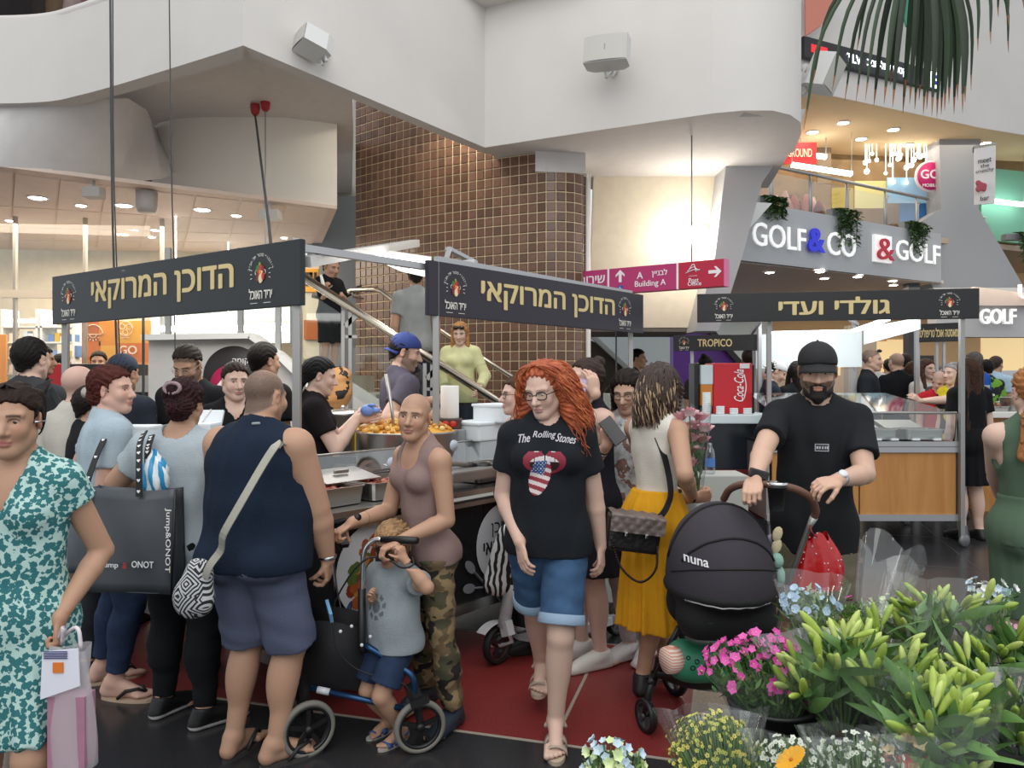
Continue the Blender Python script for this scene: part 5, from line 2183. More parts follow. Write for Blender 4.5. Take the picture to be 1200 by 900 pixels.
pk=tag(b.obj('food_packet',mat('packet_yellow','#d8c03a',.4,coat=.3)),'yellow food packet with a red and white label by the purple shirt','packet')
b=B()
b.box(G(424,5.868,1.10),(.085,.006,.07),Matrix.Rotation(.2,3,'Z'))
b.obj('label_band',mat('packet_red','#b8322a',.5),pk)
b=B()
b.box(G(424,5.868,1.16),(.085,.006,.04),Matrix.Rotation(.2,3,'Z'))
b.obj('label_band',signwhite,pk)
foam=mat('white_foam','#dfe6ea',.65)
for k,(px,py,D,sx,sy,sz,lab)in enumerate(((566,504,5.35,.42,.3,.12,'white foam box, the wide lower one beside the paper roll'),(585,484,5.35,.26,.26,.12,'smaller white foam box on top of the wide one'))):
 p=P(px,py,D)
 fb_=empty('foam_box',p,lab,'box')
 b=B()
 b.box(p,(sx,sy,sz),basis(dB,nB,Vector((0,0,1))),.012)
 b.obj('box_body',foam,fb_)
 b=B()
 b.box(p+Vector((0,0,sz/2-.004)),(sx+.015,sy+.015,.02),basis(dB,nB,Vector((0,0,1))),.006)
 b.obj('rim',foam,fb_)
b=B()
p=P(566,504,5.35)
b.box((p.x,p.y,(p.z-.06+.958)/2),(.36,.28,p.z-.06-.958),basis(dB,nB,Vector((0,0,1))),.01)
tag(b.obj('crate',mat('pale_crate','#bcc3c6',.6)),'pale crate under the white foam boxes','crate')
b=B()
c=P(527,490,5.2)
b.lathe([(.02,.0),(.06,0),(.062,.005),(.062,.215),(.058,.22),(.02,.22),(.02,.0)],c,28)
tag(b.obj('paper_roll',mat('paper_white','#e9e6e0',.85,bump=.2,bscale=120)),'white paper towel roll in front of the woman in the yellow cardigan','paper roll')
b=B()
b.box(c+Vector((-.02,0,-.035)),(.2,.16,.068),None,.006)
b.obj('carton',mat('carton_dark','#4a3430',.6))
tag(C.objects[-1],'dark tomato carton with red fruit print under the paper roll','carton')
ca=C.objects[-1]
b=B()
for k in range(3):
 b.ball(c+Vector((-.07+.05*k,-.085,-.035)),(.024,.006,.022),10)
b.obj('fruit_print',mat('tomato_red','#b7271f',.5),ca)
b=B()
b.box((c.x-.02,c.y,(c.z-.07+.958)/2),(.26,.2,c.z-.07-.958),None,.006)
tag(b.obj('crate',mat('grey_crate','#8d9092',.6)),'grey crate that lifts the tomato carton','crate')
gd=empty('food_guard',CB(1.6,.42,.955),'clear food guard with thin steel frame and round blank tags','guard')
for s0,s1 in((.2,1.25),(1.45,2.6)):
 b=B()
 b.prism([CB(s0,.42,.97),CB(s1,.42,.97),CB(s1,.50,1.16),CB(s0,.50,1.16)],nB*.006)
 b.obj('pane',clear_mat('guard_glass',(.95,.97,.97),.07),gd)
 b=B()
 b.tube([CB(s0,.42,.957),CB(s0,.50,1.165),CB(s1,.50,1.165),CB(s1,.42,.957)],.006,6)
 b.obj('rod',steel,gd)
for px,py,D in((459,543,4.28),(532,522,4.75)):
 b=B()
 b.lathe([(.001,.003),(.034,.003),(.034,-.003),(.001,-.003)],P(px,py,D),24,basis(dB,Vector((0,0,1)),-nB))
 b.obj('price_tag',mat('pale_tag','#b9c2d4',.5),gd)
b=B()
p0,p1=P(509,541,4.35),P(548,545,4.5)
b.tube([p0,p0+(p1-p0)*.05,p1],[.012,.016,.015],10)
lh=tag(b.obj('ladle',mat('grey_handle','#77746c',.5)),'ladle with a thick grey handle lying on the pan lid','ladle')
b=B()
b.tube([p1,p1+(p1-p0)*.25],.018,10)
b.ball(p1+(p1-p0)*.5,(.06,.05,.03),10)
b.obj('bowl',black,lh)
b=B()
b.box((p0+p1)/2+Vector((.1,.06,-.06)),(.5,.22,.06),basis(dB,nB,Vector((0,0,1))),.01)
tag(b.obj('pan_lid',steel2),'steel lid under the thick ladle','lid')
b=B()
b.lathe([(.001,0),(.15,0),(.19,.2),(.2,.2),(.2,.21),(.18,.21)],P(716,500,5.6)+Vector((0,0,-.1)),24)
tag(b.obj('tub',mat('tub_yellow','#d8c93c',.5)),'yellow plastic tub behind the phone','tub')
b=B()
p=P(716,500,5.6)
b.box((p.x+.05,p.y+.05,(p.z-.1)/2),(.7,.5,p.z-.10),None,.01)
tag(b.obj('side_counter',mat('side_counter_pale','#aeb0aa',.6)),'pale side counter under the yellow tub','counter')
for k,(px,py,D,lab)in enumerate(((160,512,4.55,'white foam tray stack on the counter by the auburn-haired woman'),(237,500,4.5,'open foam box with a plastic fork before the female server'))):
 p=P(px,py,D)
 fb_=empty('foam_box',p,lab,'box')
 b=B()
 b.box(p,(.24 if k==0 else .17,.18,.14 if k==0 else .05),None,.012)
 b.obj('box_body',foam,fb_)
 if k:
  b=B()
  b.box(p+Vector((.0,.10,.05)),(.17,.02,.09),Matrix.Rotation(-.5,3,'X'),.004)
  b.obj('box_lid',foam,fb_)
  b=B()
  b.tube([p+Vector((0,0,.02)),p+Vector((.06,-.02,.1))],.006,6)
  b.obj('fork',signwhite,fb_)
 st_=B()
 st_.box((p.x,p.y,(p.z-.07*(1 if k==0 else .36)+.958)/2),(.2,.16,max(.02,p.z-(.07 if k==0 else .025)-.958)))
 tag(st_.obj('crate',mat('grey_crate','#8d9092',.6)),'grey crate on the counter under the %s'%('white foam tray stack' if k==0 else 'open foam box'),'crate')
cb=empty('red_cabinet',G(100,8.0),'bright red counter cabinet with a dark warmer behind the waiting people','cabinet')
b=B()
p0=P(52,426,8.0)
b.box(G(75,8.2,.86),(.43,.5,1.72),None,.01)
b.obj('cabinet_body',mat('cabinet_red','#b3131f',.4),cb)
b=B()
b.box(G(128,8.2,.86),(.60,.5,1.72),None,.01)
b.obj('warmer',black,cb)
b=B()
b.box(G(122,7.94,1.58),(.36,.01,.1))
b.obj('window',mat('warmer_glow','#9a8b80',.4),cb)
t=sign('stall_sign','black stall sign with gold Hebrew letters above the bearded man in the cap',G(817,7.62),G(1147,7.1),2.125,2.405,mat('sign_black_board','#141416',.4),'גולדי ועדי',fit=1.0,hgt=.60,crest=(.10,.90),csz=.145)
f2=empty('stall_gazebo',G(1000,7.4),'steel post frame of the stall with the wood-grain counter','stall frame')
for px,D,mt in((901,7.58,steel2),(1127,7.16,steel2),(890,9.0,alu),(1001,9.2,alu),(1074,9.0,alu)):
 post(px,D,2.38,f2,.09 if px==1127 else 0,mt=mt)
b=B()
b.prism([P(886,392,9.1),P(1010,388,9.1),P(1010,430,9.1),P(886,432,9.1)],(0,.02,0))
b.obj('back_valance',mat('valance_white','#dfe8ea',.6),f2)
b=B()
b.prism([P(1012,384,8.9),P(1078,372,7.9),P(1078,386,7.9),P(1012,404,8.9)],(.02,.02,0))
b.obj('side_valance',mat('valance_white','#dfe8ea',.6),f2)
for a_,c_ in((G(901,7.58,2.36),G(890,9.0,2.36)),(G(1127,7.16,2.36),G(1074,9.0,2.36)),(G(890,9,2.36),G(1074,9,2.36)),(G(905,7.6,2.3),G(880,9.3,2.1)),(G(970,8,2.36),G(1005,9.1,2.2))):
 b=B()
 b.bar(a_,c_,.035,.035)
 b.obj('beam',alu,f2)
for a_,c_ in((P(1000,388,8.7),P(1040,374,7.9)),(P(905,390,8.8),P(998,388,8.8))):
 b=B()
 b.bar(a_,c_,.06,.03)
 b.obj('lamp_tube',mat('lamp_tube_glow','#ffffff',.5,emit=(1,1,.98),estr=5),f2)
b=B()
b.add([P(905,432,8.95),P(1000,432,8.95),P(1000,500,8.95),P(905,500,8.95)],[(0,1,2,3)])
b.obj('clear_curtain',clear_mat('curtain_film',(.95,.97,.98),.10,.15,.10,(.8,.85,.9)),f2)
area('stall_light',G(985,8.2,2.3),(0,0,0),1.6,1.2,16,(.96,1,1))
c2=empty('stall_counter',G(1015,7.4),'wood-grain counter with aluminium edges on castors','counter')
woodm=mat('beech_laminate','#d09a5c',.45,col2='#9c6226',pattern='wood',pscale=7)
yF=7.2
def F2(px,dz,z):
 return Vector(((px-600)/FPX*yF,yF+dz,z))
for x0,x1 in((905,1006),(1008,1120)):
 b=B()
 b.prism([F2(x0,0,.30),F2(x1,0,.30),F2(x1,0,.88),F2(x0,0,.88)],(0,.03,0))
 b.obj('panel',woodm,c2)
for z0,z1 in((.24,.30),(.88,.93),(.935,.98)):
 b=B()
 b.prism([F2(898,-.02,z0),F2(1126,-.02,z0),F2(1126,.05,z0),F2(898,.05,z0)],(0,0,z1-z0))
 b.obj('trim',alu,c2)
b=B()
b.prism([F2(898,0,.95),F2(1126,0,.95),F2(1126,1.1,.95),F2(898,1.1,.95)],(0,0,.02))
b.obj('worktop',black,c2)
b=B()
b.prism([F2(898,0,.25),F2(899,1.1,.25),F2(899,1.1,.95),F2(898,0,.95)],(.03,0,0))
b.obj('panel',steel2,c2)
b=B()
b.prism([F2(1122,0,.25),F2(1122,1.1,.25),F2(1122,1.1,.95),F2(1122,0,.95)],(.03,0,0))
b.obj('panel',steel2,c2)
b=B()
b.prism([F2(905,0.05,.26),F2(1120,0.05,.26),F2(1120,1.05,.26),F2(905,1.05,.26)],(0,0,.02))
b.obj('base_shelf',black,c2)
for px,dz in((1127,-.02),(1127,1.05),(905,0.03),(905,1.05)):
 b=B()
 p=F2(px,dz,0)
 b.box(p+Vector((0,0,.15)),(.06,.05,.10),None,.005)
 b.lathe([(.001,-.02),(.05,-.02),(.06,-.01),(.06,.01),(.05,.02),(.001,.02)],p+Vector((.0,-.02,.062)),20,basis(Vector((0,0,1)),Vector((.94,.34,0)),Vector((.34,-.94,0))))
 b.obj('castor',mat('castor_grey','#77777a',.4,metal=.5),c2)
for i,px in enumerate((935,985,1035,1090)):
 pan('food_pan','steel pan on the wood-grain counter, %s'%('nearest the left post','behind the bearded man','with grilled skewers','beside the corner post')[i],F2(px,.22,.99),(1,0,0),.38,.3,.10,36,meat,'food pans on the wood-grain counter',40+i)
 b=B()
 b.box(F2(px,.60,1.06),(.38,.3,.10),Matrix.Rotation(.25,3,'X'),.006)
 tag(b.obj('tray',steel2),'tilted steel tray in the second row, %s'%('at the left end','behind the man in the cap','under the slanted glass','at the right end')[i],'tray','tilted trays on the wood-grain counter')
g2=empty('food_guard',F2(1060,.0,.98),'slanted glass guard with a steel rail on the wood-grain counter','guard')
b=B()
b.tube([F2(903,.02,.98),F2(903,.02,1.25),F2(1122,.02,1.25),F2(1122,.02,.98)],.014,8)
b.obj('rail',steel,g2)
for a_ in((F2(905,.02,1.0),F2(1120,.02,1.0),F2(1120,.02,1.24),F2(905,.02,1.24)),(F2(905,.02,1.25),F2(1120,.02,1.25),F2(1080,.7,1.42),F2(905,.7,1.42))):
 b=B()
 b.prism(a_,(0,.006,0))
 b.obj('pane',clear_mat('guard_glass',(.95,.97,.97),.07),g2)
b=B()
for k,(px,z)in enumerate(((1030,.99),(1050,.99),(1075,.99),(1100,.99))):
 b.box(F2(px,.03,z+.01),(.07,.03,.02))
o=b.obj('clip',mat('clip_white','#d9dde0',.5),g2)
o['kind']='stuff'
t=sign('stall_sign','dark sign with gold Hebrew letters seen between the posts by the black-dressed woman',G(1074,9.3),G(1124,9.0),2.0,2.22,mat('sign_black_board','#141416',.4),'מאסטה אוכל טריפוליטאי',fit=.44,hgt=.5,crest=None)
f3=empty('stall_gazebo',G(1100,9.2),'thin frame behind the small dark sign','stall frame')
for px,D in((1076,9.33),(1098,9.2),(1106,9.16)):
 post(px,D,2.2,f3,0,.03,alu)
c3=empty('stall_counter',G(1170,9.2),'wooden counter with white top at the edge, a kitchen woman behind it','counter')
b=B()
b.box(G(1178,9.3,.55),(.95,.5,1.1))
b.obj('panel',woodm,c3)
b=B()
b.box(G(1178,9.25,1.14),(1.02,.62,.07),None,.01)
b.obj('worktop',mat('worktop_white','#dedcd8',.5),c3)
pan('food_pan','tray of roast meat on the far white worktop',G(1163,9.15,1.177),(1,0,0),.3,.22,.06,30,meat,None,71,.8,.05)
pot('cooking_pot','shallow steel pot on the far white worktop',G(1190,9.2,1.177),.16,.16)
pot('cooking_pot','tall silver pot beside the roast tray',G(1151,9.4,1.177),.08,.30)
t=sign('stall_sign','small black sign reading a fruit bar\'s name in gold capitals',G(789,9.3),G(887,9.1),1.895,2.085,mat('sign_black_board','#141416',.4),'TROPICO',fit=.40,hgt=.48,crest=(.13,),csz=.10,bold=.02)
f4=empty('stall_gazebo',G(840,9.3),'thin steel posts that hold the fruit bar sign','stall frame')
for px in(811,884):
 post(px,9.36,2.09,f4,0,.035,alu)
d4=empty('drinks_counter',G(850,7.9),'white-topped drinks counter with a dark glass front','counter')
b=B()
b.box(G(846,8.1,.56),(.86,.6,1.12),None,.005)
b.obj('cabinet_body',mat('dark_navy_panel','#171c24',.2),d4)
b=B()
b.box(G(846,8.05,1.16),(.90,.66,.09),None,.01)
b.obj('worktop',mat('worktop_ice','#d3dde0',.4),d4)
b=B()
b.box(G(846,7.77,.40),(.84,.02,.5))
b.obj('lower_panel',mat('lower_panel_red','#5c1116',.5),d4)
dz=empty('drinks_cooler',G(853,8.1,1.2),'red drinks cooler with white script lettering beside the juice machine','cooler')
b=B()
p=P(853,460,8.1)
zb=1.208
b.box((p.x,8.1,zb+.26),(.40,.36,.52),None,.012)
b.obj('cabinet_body',mat('cooler_red','#c01c28',.35),dz)
b=B()
b.box((p.x+.215,8.12,zb+.25),(.03,.36,.50),None,.004)
b.obj('side_panel',black,dz)
b=B()
b.box((p.x+.12,7.915,zb+.49),(.10,.006,.05))
b.obj('label_plate',mat('plate_white','#d8d5d6',.5),dz)
Rs=basis(Vector((0,0,1)),Vector((-1,0,0)),Vector((0,-1,0)))
text('lettering','Coca-Cola',Vector((p.x+.06,7.914,zb+.29)),Rs,.10,mat('script_white','#f2ecec',.5),dz,.006,fit=.33,shear=.35)
b=B()
b.tube(smooth_path([Vector((p.x+.115,7.913,zb+.15)),Vector((p.x+.135,7.913,zb+.28)),Vector((p.x+.115,7.913,zb+.40))],6),.006,5)
b.obj('swash',mat('script_white','#f2ecec',.5),dz)
jm=empty('juice_machine',G(826,8.0,1.2),'clear juice machine half full of amber drink','juice machine')
p=G(825,8.05)
b=B()
b.box((p.x,8.05,zb+.04),(.13,.2,.08),None,.006)
b.box((p.x-.095,8.1,zb+.26),(.05,.25,.52),None,.006)
b.obj('base',black,jm)
b=B()
b.box((p.x,8.0,zb+.19),(.12,.14,.22),None,.006)
b.obj('juice',mat('amber_juice','#c0762a',.25),jm)
b=B()
b.box((p.x,8.0,zb+.40),(.125,.15,.20),None,.006)
b.obj('tank',mat('tank_clear','#c4cfd2',.15,spec=.6),jm)
for k in range(4):
 b=B()
 q=G(828+k*16,7.78,1.205)
 hh=(.22,.09,.07,.07)[k]
 for j in range(int(hh/.02)):
  b.lathe([(.001,j*.02),(.040,j*.02),(.044,j*.02+.024),(.001,j*.02+.024)],q,12)
 o=b.obj('cup_stack',mat('cup_white','#dfe4e6',.5))
 o['kind']='stuff'
 tag(o,'stack of white cups on the drinks counter, %s'%('the tallest','second tallest','short, by the cooler','short, at the end')[k],'cups')
bx_=empty('bottle',G(838,6.5,0),'clear water bottle with a blue label near the pink roses','bottle')
c=P(832,545,5.4)
b=B()
b.lathe([(.001,-.06),(.032,-.06),(.035,-.05),(.035,.06),(.030,.10),(.014,.135),(.014,.155),(.001,.155)],c,16)
b.obj('bottle_body',clear_mat('bottle_plastic',(.92,.95,.97),.12),bx_)
b=B()
b.lathe([(.0355,-.01),(.0358,.05)],c,16)
b.obj('label_band',mat('label_blue','#4a78b8',.5),bx_)
bx_.location=c-Vector((0,0,.06))
for ch in bx_.children:
 ch.matrix_parent_inverse=wmat(bx_).inverted()
b=B()
b.box((c.x+.06,c.y+.05,(c.z-.06)/2),(.36,.3,c.z-.062),None,.008)
tag(b.obj('side_counter',mat('side_counter_pale','#aeb0aa',.6)),'pale stand under the water bottle behind the roses','counter')
fb2=empty('fruit_bar',G(790,10.2),'pale bar carrying fruit behind the blonde-streaked woman','bar')
b=B()
b.box(G(775,10.3,.68),(1.5,.5,1.36),None,.01)
b.obj('cabinet_body',mat('bar_pale','#a9b2b0',.6),fb2)
fr_=[(755,.085,'#5d8a3e','green watermelon'),(788,.05,'#d9a32e','yellow mango'),(793,.045,'#c98a2a','ripe orange mango'),(783,.04,'#7a3450','purple plum'),(799,.04,'#8e2f46','dark red plum'),(812,.04,'#d8952e','orange in a small bowl'),(806,.035,'#5a7a32','green lime'),(791,.03,'#e0c23c','lemon on top of the fruit heap')]
for k,(px,r_,cc_,lab)in enumerate(fr_):
 b=B()
 zz=1.36+r_ if k!=7 else 1.47
 b.ball(G(px,10.25,zz),(r_*1.05,r_,r_*.95),14)
 ft=tag(b.obj('fruit',mat('fruit_'+cc_,cc_,.45)),lab+' on the pale fruit bar','fruit')
 b=B()
 b.tube([G(px,10.25,zz+r_*.9),G(px,10.25,zz+r_*1.1)],.005,5)
 b.obj('stem',mat('stem_brown','#5a4630',.7),ft)
ds=empty('direction_sign',P(745,320,8.4),'long pink and red overhead direction sign hung on thin rods','sign')
q0,q1=G(630,9.3),G(849,7.95)
dd=(q1-q0).normalized()
nn=Vector((dd.y,-dd.x,0))
Rd=basis(dd,Vector((0,0,1)),nn)
LL=(q1-q0).length
z0,z1=2.525,2.81
pk_,rd_=mat('sign_pink','#b8336f',.45),mat('sign_red_panel','#b81f3f',.45)
wsg=mat('sign_letters','#f3eaf0',.5)
def dp(u0,u1,mt,nm):
 b=B()
 b.box(q0+dd*(u0+u1)/2*LL+Vector((0,0,(z0+z1)/2))-nn*.06,((u1-u0)*LL-.01,z1-z0,.12),Rd,.004)
 return b.obj(nm,mt,ds)
def up_(px):
 """fraction along the sign under a photo column"""
 k=(px-600)/FPX
 return((k*q0.y-q0.x)/(dd.x-k*dd.y))/LL
u1,u2=up_(713),up_(794)
dp(0,u1,pk_,'panel')
dp(u1,u2,pk_,'panel')
dp(u2,1,rd_,'panel')
b=B()
b.box(q0+dd*LL+Vector((0,0,(z0+z1)/2))-nn*.06,(.012,z1-z0,.125),Rd)
b.obj('end_cap',mat('sign_pink_light','#d76aa0',.45),ds)
b=B()
for u in(u1,u2):
 b.box(q0+dd*u*LL+Vector((0,0,(z0+z1)/2))-nn*.058,(.022,z1-z0,.126),Rd)
o=b.obj('divider',wsg,ds)
o['kind']='stuff'
def dtext(s,px,zf,h,bold=.01,fit=None):
 return text('lettering',s,q0+dd*up_(px)*LL+Vector((0,0,z0+(z1-z0)*zf))+nn*.003,Rd,h,wsg,ds,bold,fit=fit)
dtext('שירותים',688,.62,.09,.02)
dtext('לבניין',773,.66,.085,.02)
dtext('A',750,.64,.075,.02)
dtext('Building A',762,.28,.085,.012)
dtext('Post',813,.30,.045,.012)
dtext('Office',814,.17,.045,.012)
b=B()
def dpnt(px,zf,o=.004):
 return q0+dd*up_(px)*LL+Vector((0,0,z0+(z1-z0)*zf))+nn*o
for px,zf,ang,s_ in((727,.68,PI/2,.07),(838,.55,0,.07)):
 cc=dpnt(px,zf)
 poly=[(1,0),(.2,.8),(-.15,.8),(.3,.25),(-1,.25),(-1,-.25),(.3,-.25),(-.15,-.8),(.2,-.8)]
 b.prism([cc+Rd@Vector(((x*math.cos(ang)-y*math.sin(ang))*s_,(x*math.sin(ang)+y*math.cos(ang))*s_,0))for x,y in poly],nn*.002)
b.obj('arrow',wsg,ds)
b=B()
cc=dpnt(727,.2)
b.box(cc,(.06,.06,.003),Rd)
b.obj('wheelchair_plate',mat('plate_blue','#2a58a8',.5),ds)
b=B()
b.tube([cc+Rd@Vector((.015*math.cos(t*PI/6+2),-.006+.015*math.sin(t*PI/6+2),.004))for t in range(10)],.0025,4)
b.bar(cc+Rd@Vector((-.004,.02,.004)),cc+Rd@Vector((0,.0,.004)),.005,.003)
b.bar(cc+Rd@Vector((0,.0,.004)),cc+Rd@Vector((.014,-.002,.004)),.005,.003)
b.obj('wheelchair_mark',wsg,ds)
b=B()
cc=dpnt(813,.68)
for k in range(3):
 b.tube(smooth_path([cc+Rd@Vector((-.09+.02*k,-.03+.02*k,.003)),cc+Rd@Vector((0,.0+.03*k,.003)),cc+Rd@Vector((.07-.02*k,-.005-.01*k,.003))],4),.005,4)
b.tube([cc+Rd@Vector((-.05,-.065,.003)),cc+Rd@Vector((.04,-.065,.003))],.003,4)
b.obj('post_mark',wsg,ds)
b=B()
for px in(672,662,657):
 c_=dpnt(px,.62)
 b.ball(c_+Vector((0,0,.03)),.012,8)
 b.box(c_+Vector((0,0,-.015)),(.024,.05,.003),Rd)
o=b.obj('toilet_figures',wsg,ds)
o['kind']='stuff'
for px in(668,808):
 c_=dpnt(px,1.0,-.06)
 b=B()
 b.tube([c_,Vector((c_.x,c_.y,ZB+.02))],.008,6)
 b.obj('hanging_rod',steel2,ds)
def speaker(label,c,w_,h_,d_,yaw,pitch,tilt=0.,mount=None):
 t=empty('loudspeaker',c,label,'loudspeaker')
 R=Matrix.Rotation(yaw,3,'Z')@Matrix.Rotation(pitch,3,'X')@Matrix.Rotation(tilt,3,'Y')
 c=Vector(c)
 b=B()
 prof=[(-.5,-.5),(.5,-.5),(.5,.25),(.34,.5),(-.34,.5),(-.5,.25)]
 b.prism([c+R@Vector((x*w_*.98,y*d_,-h_/2))for x,y in prof],R@Vector((0,0,h_)))
 b.obj('case',mat('speaker_white','#cfcfcd',.5),t)
 b=B()
 def fn(u,v):
  a=(u-.5)*1.2
  return c+R@Vector(((u-.5)*w_*.97,-d_*.5-.035*w_*(1-(2*u-1)**2)-.004,(v-.5)*h_*.94))
 b.sheet(fn,10,2)
 b.obj('grille',mat('speaker_grille','#b7b5ae',.6,bump=.2,bscale=400),t)
 b=B()
 b.box(c+R@Vector((0,-d_*.5-.04*w_,0)),(.012,.004,.06),R)
 b.obj('badge',mat('badge_grey','#8a8882',.4),t)
 b=B()
 m=Vector(mount)if mount else c+Vector((0,d_*.9,-h_*.3))
 b.tube(smooth_path([c+R@Vector((-.04,.1,-h_/2)),c+R@Vector((-.03,.12,-h_*.72)),m+Vector((-.02,0,0))],5),.012,6)
 b.tube(smooth_path([c+R@Vector((.04,.1,-h_/2)),c+R@Vector((.03,.12,-h_*.72)),m+Vector((.02,0,0))],5),.012,6)
 b.lathe([(.001,-.01),(.05,-.01),(.05,.01),(.001,.01)],m,14,basis(Vector((1,0,0)),Vector((0,0,1)),Vector((0,-1,0))))
 b.obj('bracket',mat('bracket_white','#c6c6c4',.5),t)
 return t
speaker('white loudspeaker with a beige grille on the middle of the balcony front',P(712,62,7.55),.44,.27,.22,-.35,-.10,.03,P(719,82,7.9))
speaker('small white loudspeaker tilted down beside the balcony corner',P(368,52,6.35),.24,.15,.26,-.9,-.25,-.15,P(385,62,6.8))
speaker('white loudspeaker at the rounded balcony end under the palm',P(964,86,8.4),.30,.36,.28,.75,.35,.2,P(944,80,8.55))
cab=mat('cable_dark','#35363a',.5)
pgm=[mat('plug_red','#a8282c',.4),mat('plug_grey','#b9b6ae',.5)]
for k,(px,py)in enumerate(((299,122),(311,117))):
 c=P(px,py,8.5)
 t=empty('power_plug',c,('red and grey power plug hanging under the soffit, the darker one','paler red and grey power plug hanging under the soffit')[k],'plug')
 b=B()
 b.lathe([(.001,.075),(.035,.07),(.05,.02),(.05,0)],c,14)
 b.tube([c+Vector((0,0,.07)),Vector((c.x,c.y,4.62))],.01,6)
 b.obj('socket',pgm[1],t)
 b=B()
 b.lathe([(.05,0),(.055,-.03),(.045,-.10),(.02,-.13),(.001,-.13)],c,14)
 b.obj('plug_body',pgm[0],t)
 b=B()
 tgt=P(317,283,5.2)if k==0 else P(311,283,5.6)
 b.tube(smooth_path([c+Vector((0,0,-.12)),c*.55+tgt*.45+Vector((0,0,-.05)),tgt,tgt+Vector((0,0,-.35))],6),.011 if k==0 else .006,6)
 b.obj('cable',cab if k==0 else mat('cable_grey','#8c8c88',.5),t)
for k,(pts,r_,lab)in enumerate((([(129,-30,5.9),(131,200,5.9),(134,330,5.9),(138,445,5.9)],.008,'thick dark cable hanging past the stall sign'),([(132,-30,5.95),(133,180,5.95),(137,320,5.95),(141,440,5.95)],.005,'thinner cable twisted beside the thick dark one'),([(198,-30,6.0),(201,200,6.0),(204,320,6.0),(206,470,6.0)],.005,'single grey cable hanging behind the sign lettering'),([(168,372,5.9),(168,480,5.9)],.010,'short dark cable below the green sign'),([(722,388,6.9),(722,470,6.9),(720,505,6.9)],.008,'thin dark cable beside the plum sign post'))):
 b=B()
 b.tube(smooth_path([P(*q)for q in pts],5),r_,6)
 tag(b.obj('cable',cab),lab,'cable')
for k,(px,py,D,lab)in enumerate(((110,226,7.9,'small grey ceiling projector by the shop entrance'),(172,238,8.3,'round pale ceiling fitting between the downlights'),(317,252,8.9,'square white ceiling unit under the bulkhead'))):
 b=B()
 c=P(px,py,D)
 if k==1:
  b.lathe([(.001,0),(.09,0),(.11,.05),(.11,.22),(.001,.25)],c+Vector((0,0,-.1)),20)
 else:
  b.box(c,(.18,.14,.11)if k==0 else(.22,.2,.10),None,.01)
 b.tube([c,Vector((c.x,c.y,CZ+.01))],.015,6)
 tag(b.obj('ceiling_unit',mat('unit_grey','#a8a49f' if k<2 else '#d2cfca',.5)),lab,'ceiling unit')
def onfront(px,z,o=.03):
 """point on the grey shopfront under a photo column"""
 a,c=atz(868,11.2,0),atz(1085,13.7,0)
 d=c-a
 k=(px-600)/FPX
 t=(k*a.y-a.x)/(d.x-k*d.y)
 d2=d.normalized()
 return a+d*t+Vector((d2.y,-d2.x,0))*o+Vector((0,0,z))
fd_=(atz(1085,13.7,0)-atz(868,11.2,0)).normalized()
fn_=Vector((fd_.y,-fd_.x,0))
Rf=basis(fd_,Vector((0,0,1)),fn_)
lit=mat('letter_white_glow','#f4f4f2',.5,emit=(1,1,1),estr=.35)  # plain white letters, emission added so they do not look dim
ls=empty('shop_letters',onfront(940,3.6),'large white capitals with a blue ampersand on the grey shopfront','sign')
def zfor(px,py):
 p=onfront(px,0)
 return EYE+(HOR-py)/FPX*p.y
def ltext(s,px0,px1,py,hpx,mt,parent,bold=.004,nm='letters'):
 p=onfront((px0+px1)/2,0)
 a,c=onfront(px0,0),onfront(px1,0)
 return text(nm,s,onfront((px0+px1)/2,zfor((px0+px1)/2,py),.05),Rf,hpx/FPX*p.y,mt,parent,bold,extrude=.012,fit=(c-a).length)
ltext('GOLF',879,941,278,27,lit,ls)
ltext('&',943,963,282,28,mat('ampersand_blue','#1420b8',.4,emit=(.02,.03,.6),estr=.4),ls,.03,'ampersand')
ltext('CO',966,999,287,27,lit,ls)
l2=empty('shop_letters',onfront(1060,3.5),'white square with a red ampersand and smaller white capitals','sign')
b=B()
c=onfront(1031,zfor(1031,292),.04)
b.box(c,(27/FPX*13.2*1.2,31/FPX*13.2,.06),Rf,.005)
b.obj('square',lit,l2)
ltext('&',1021,1041,293,25,mat('ampersand_red','#c8203c',.5),l2,.0,'ampersand')
C.objects[-1].location=fn_*.05
ltext('GOLF',1047,1098,296,23,lit,l2)
l3=empty('shop_letters',P(1168,371,12.9),'white capitals on the lower shop front beside the pillar','sign')
text('letters','GOLF',P(1168,371,12.93),XR,.26,lit,l3,.01,extrude=.03,fit=.60)
l4=empty('shop_letters',P(1199,342,12.8),'partly visible bluish white letter at the frame edge','sign')
text('letters','U',P(1200,342,12.78),XR,.24,lit,l4,.02,extrude=.02)
br=empty('balcony_railing',onfront(980,4.16),'steel balcony railing with glass above the grey shopfront','railing')
def onrail(px,z):
 return onfront(px,z,-.25)
b=B()
b.tube([onrail(886,4.85),onrail(1103,4.85)],.03,8)
b.obj('handrail',steel2,br)
for px in(919,965,1008,1053,1090):
 b=B()
 b.tube([onrail(px,4.05),onrail(px,4.85)],.022,8)
 b.obj('post',steel2,br)
 b=B()
 b.tube([onrail(px+2,4.05),onrail(px+2,4.7),onrail(px+4,4.75)],.014,6)
 b.obj('stay',steel2,br)
for a_,c_ in((888,918),(921,964),(967,1007),(1010,1052),(1055,1089)):
 b=B()
 b.add([onrail(a_,4.12),onrail(c_,4.12),onrail(c_,4.75),onrail(a_,4.75)],[(0,1,2,3)])
 b.obj('pane',clear_mat('rail_glass',(.93,.97,.96),.05),br)
b=B()
b.tube([onrail(1146,4.72),onrail(1240,4.72)],.025,8)
tag(b.obj('handrail',steel2),'short piece of balcony handrail right of the pillar','handrail')
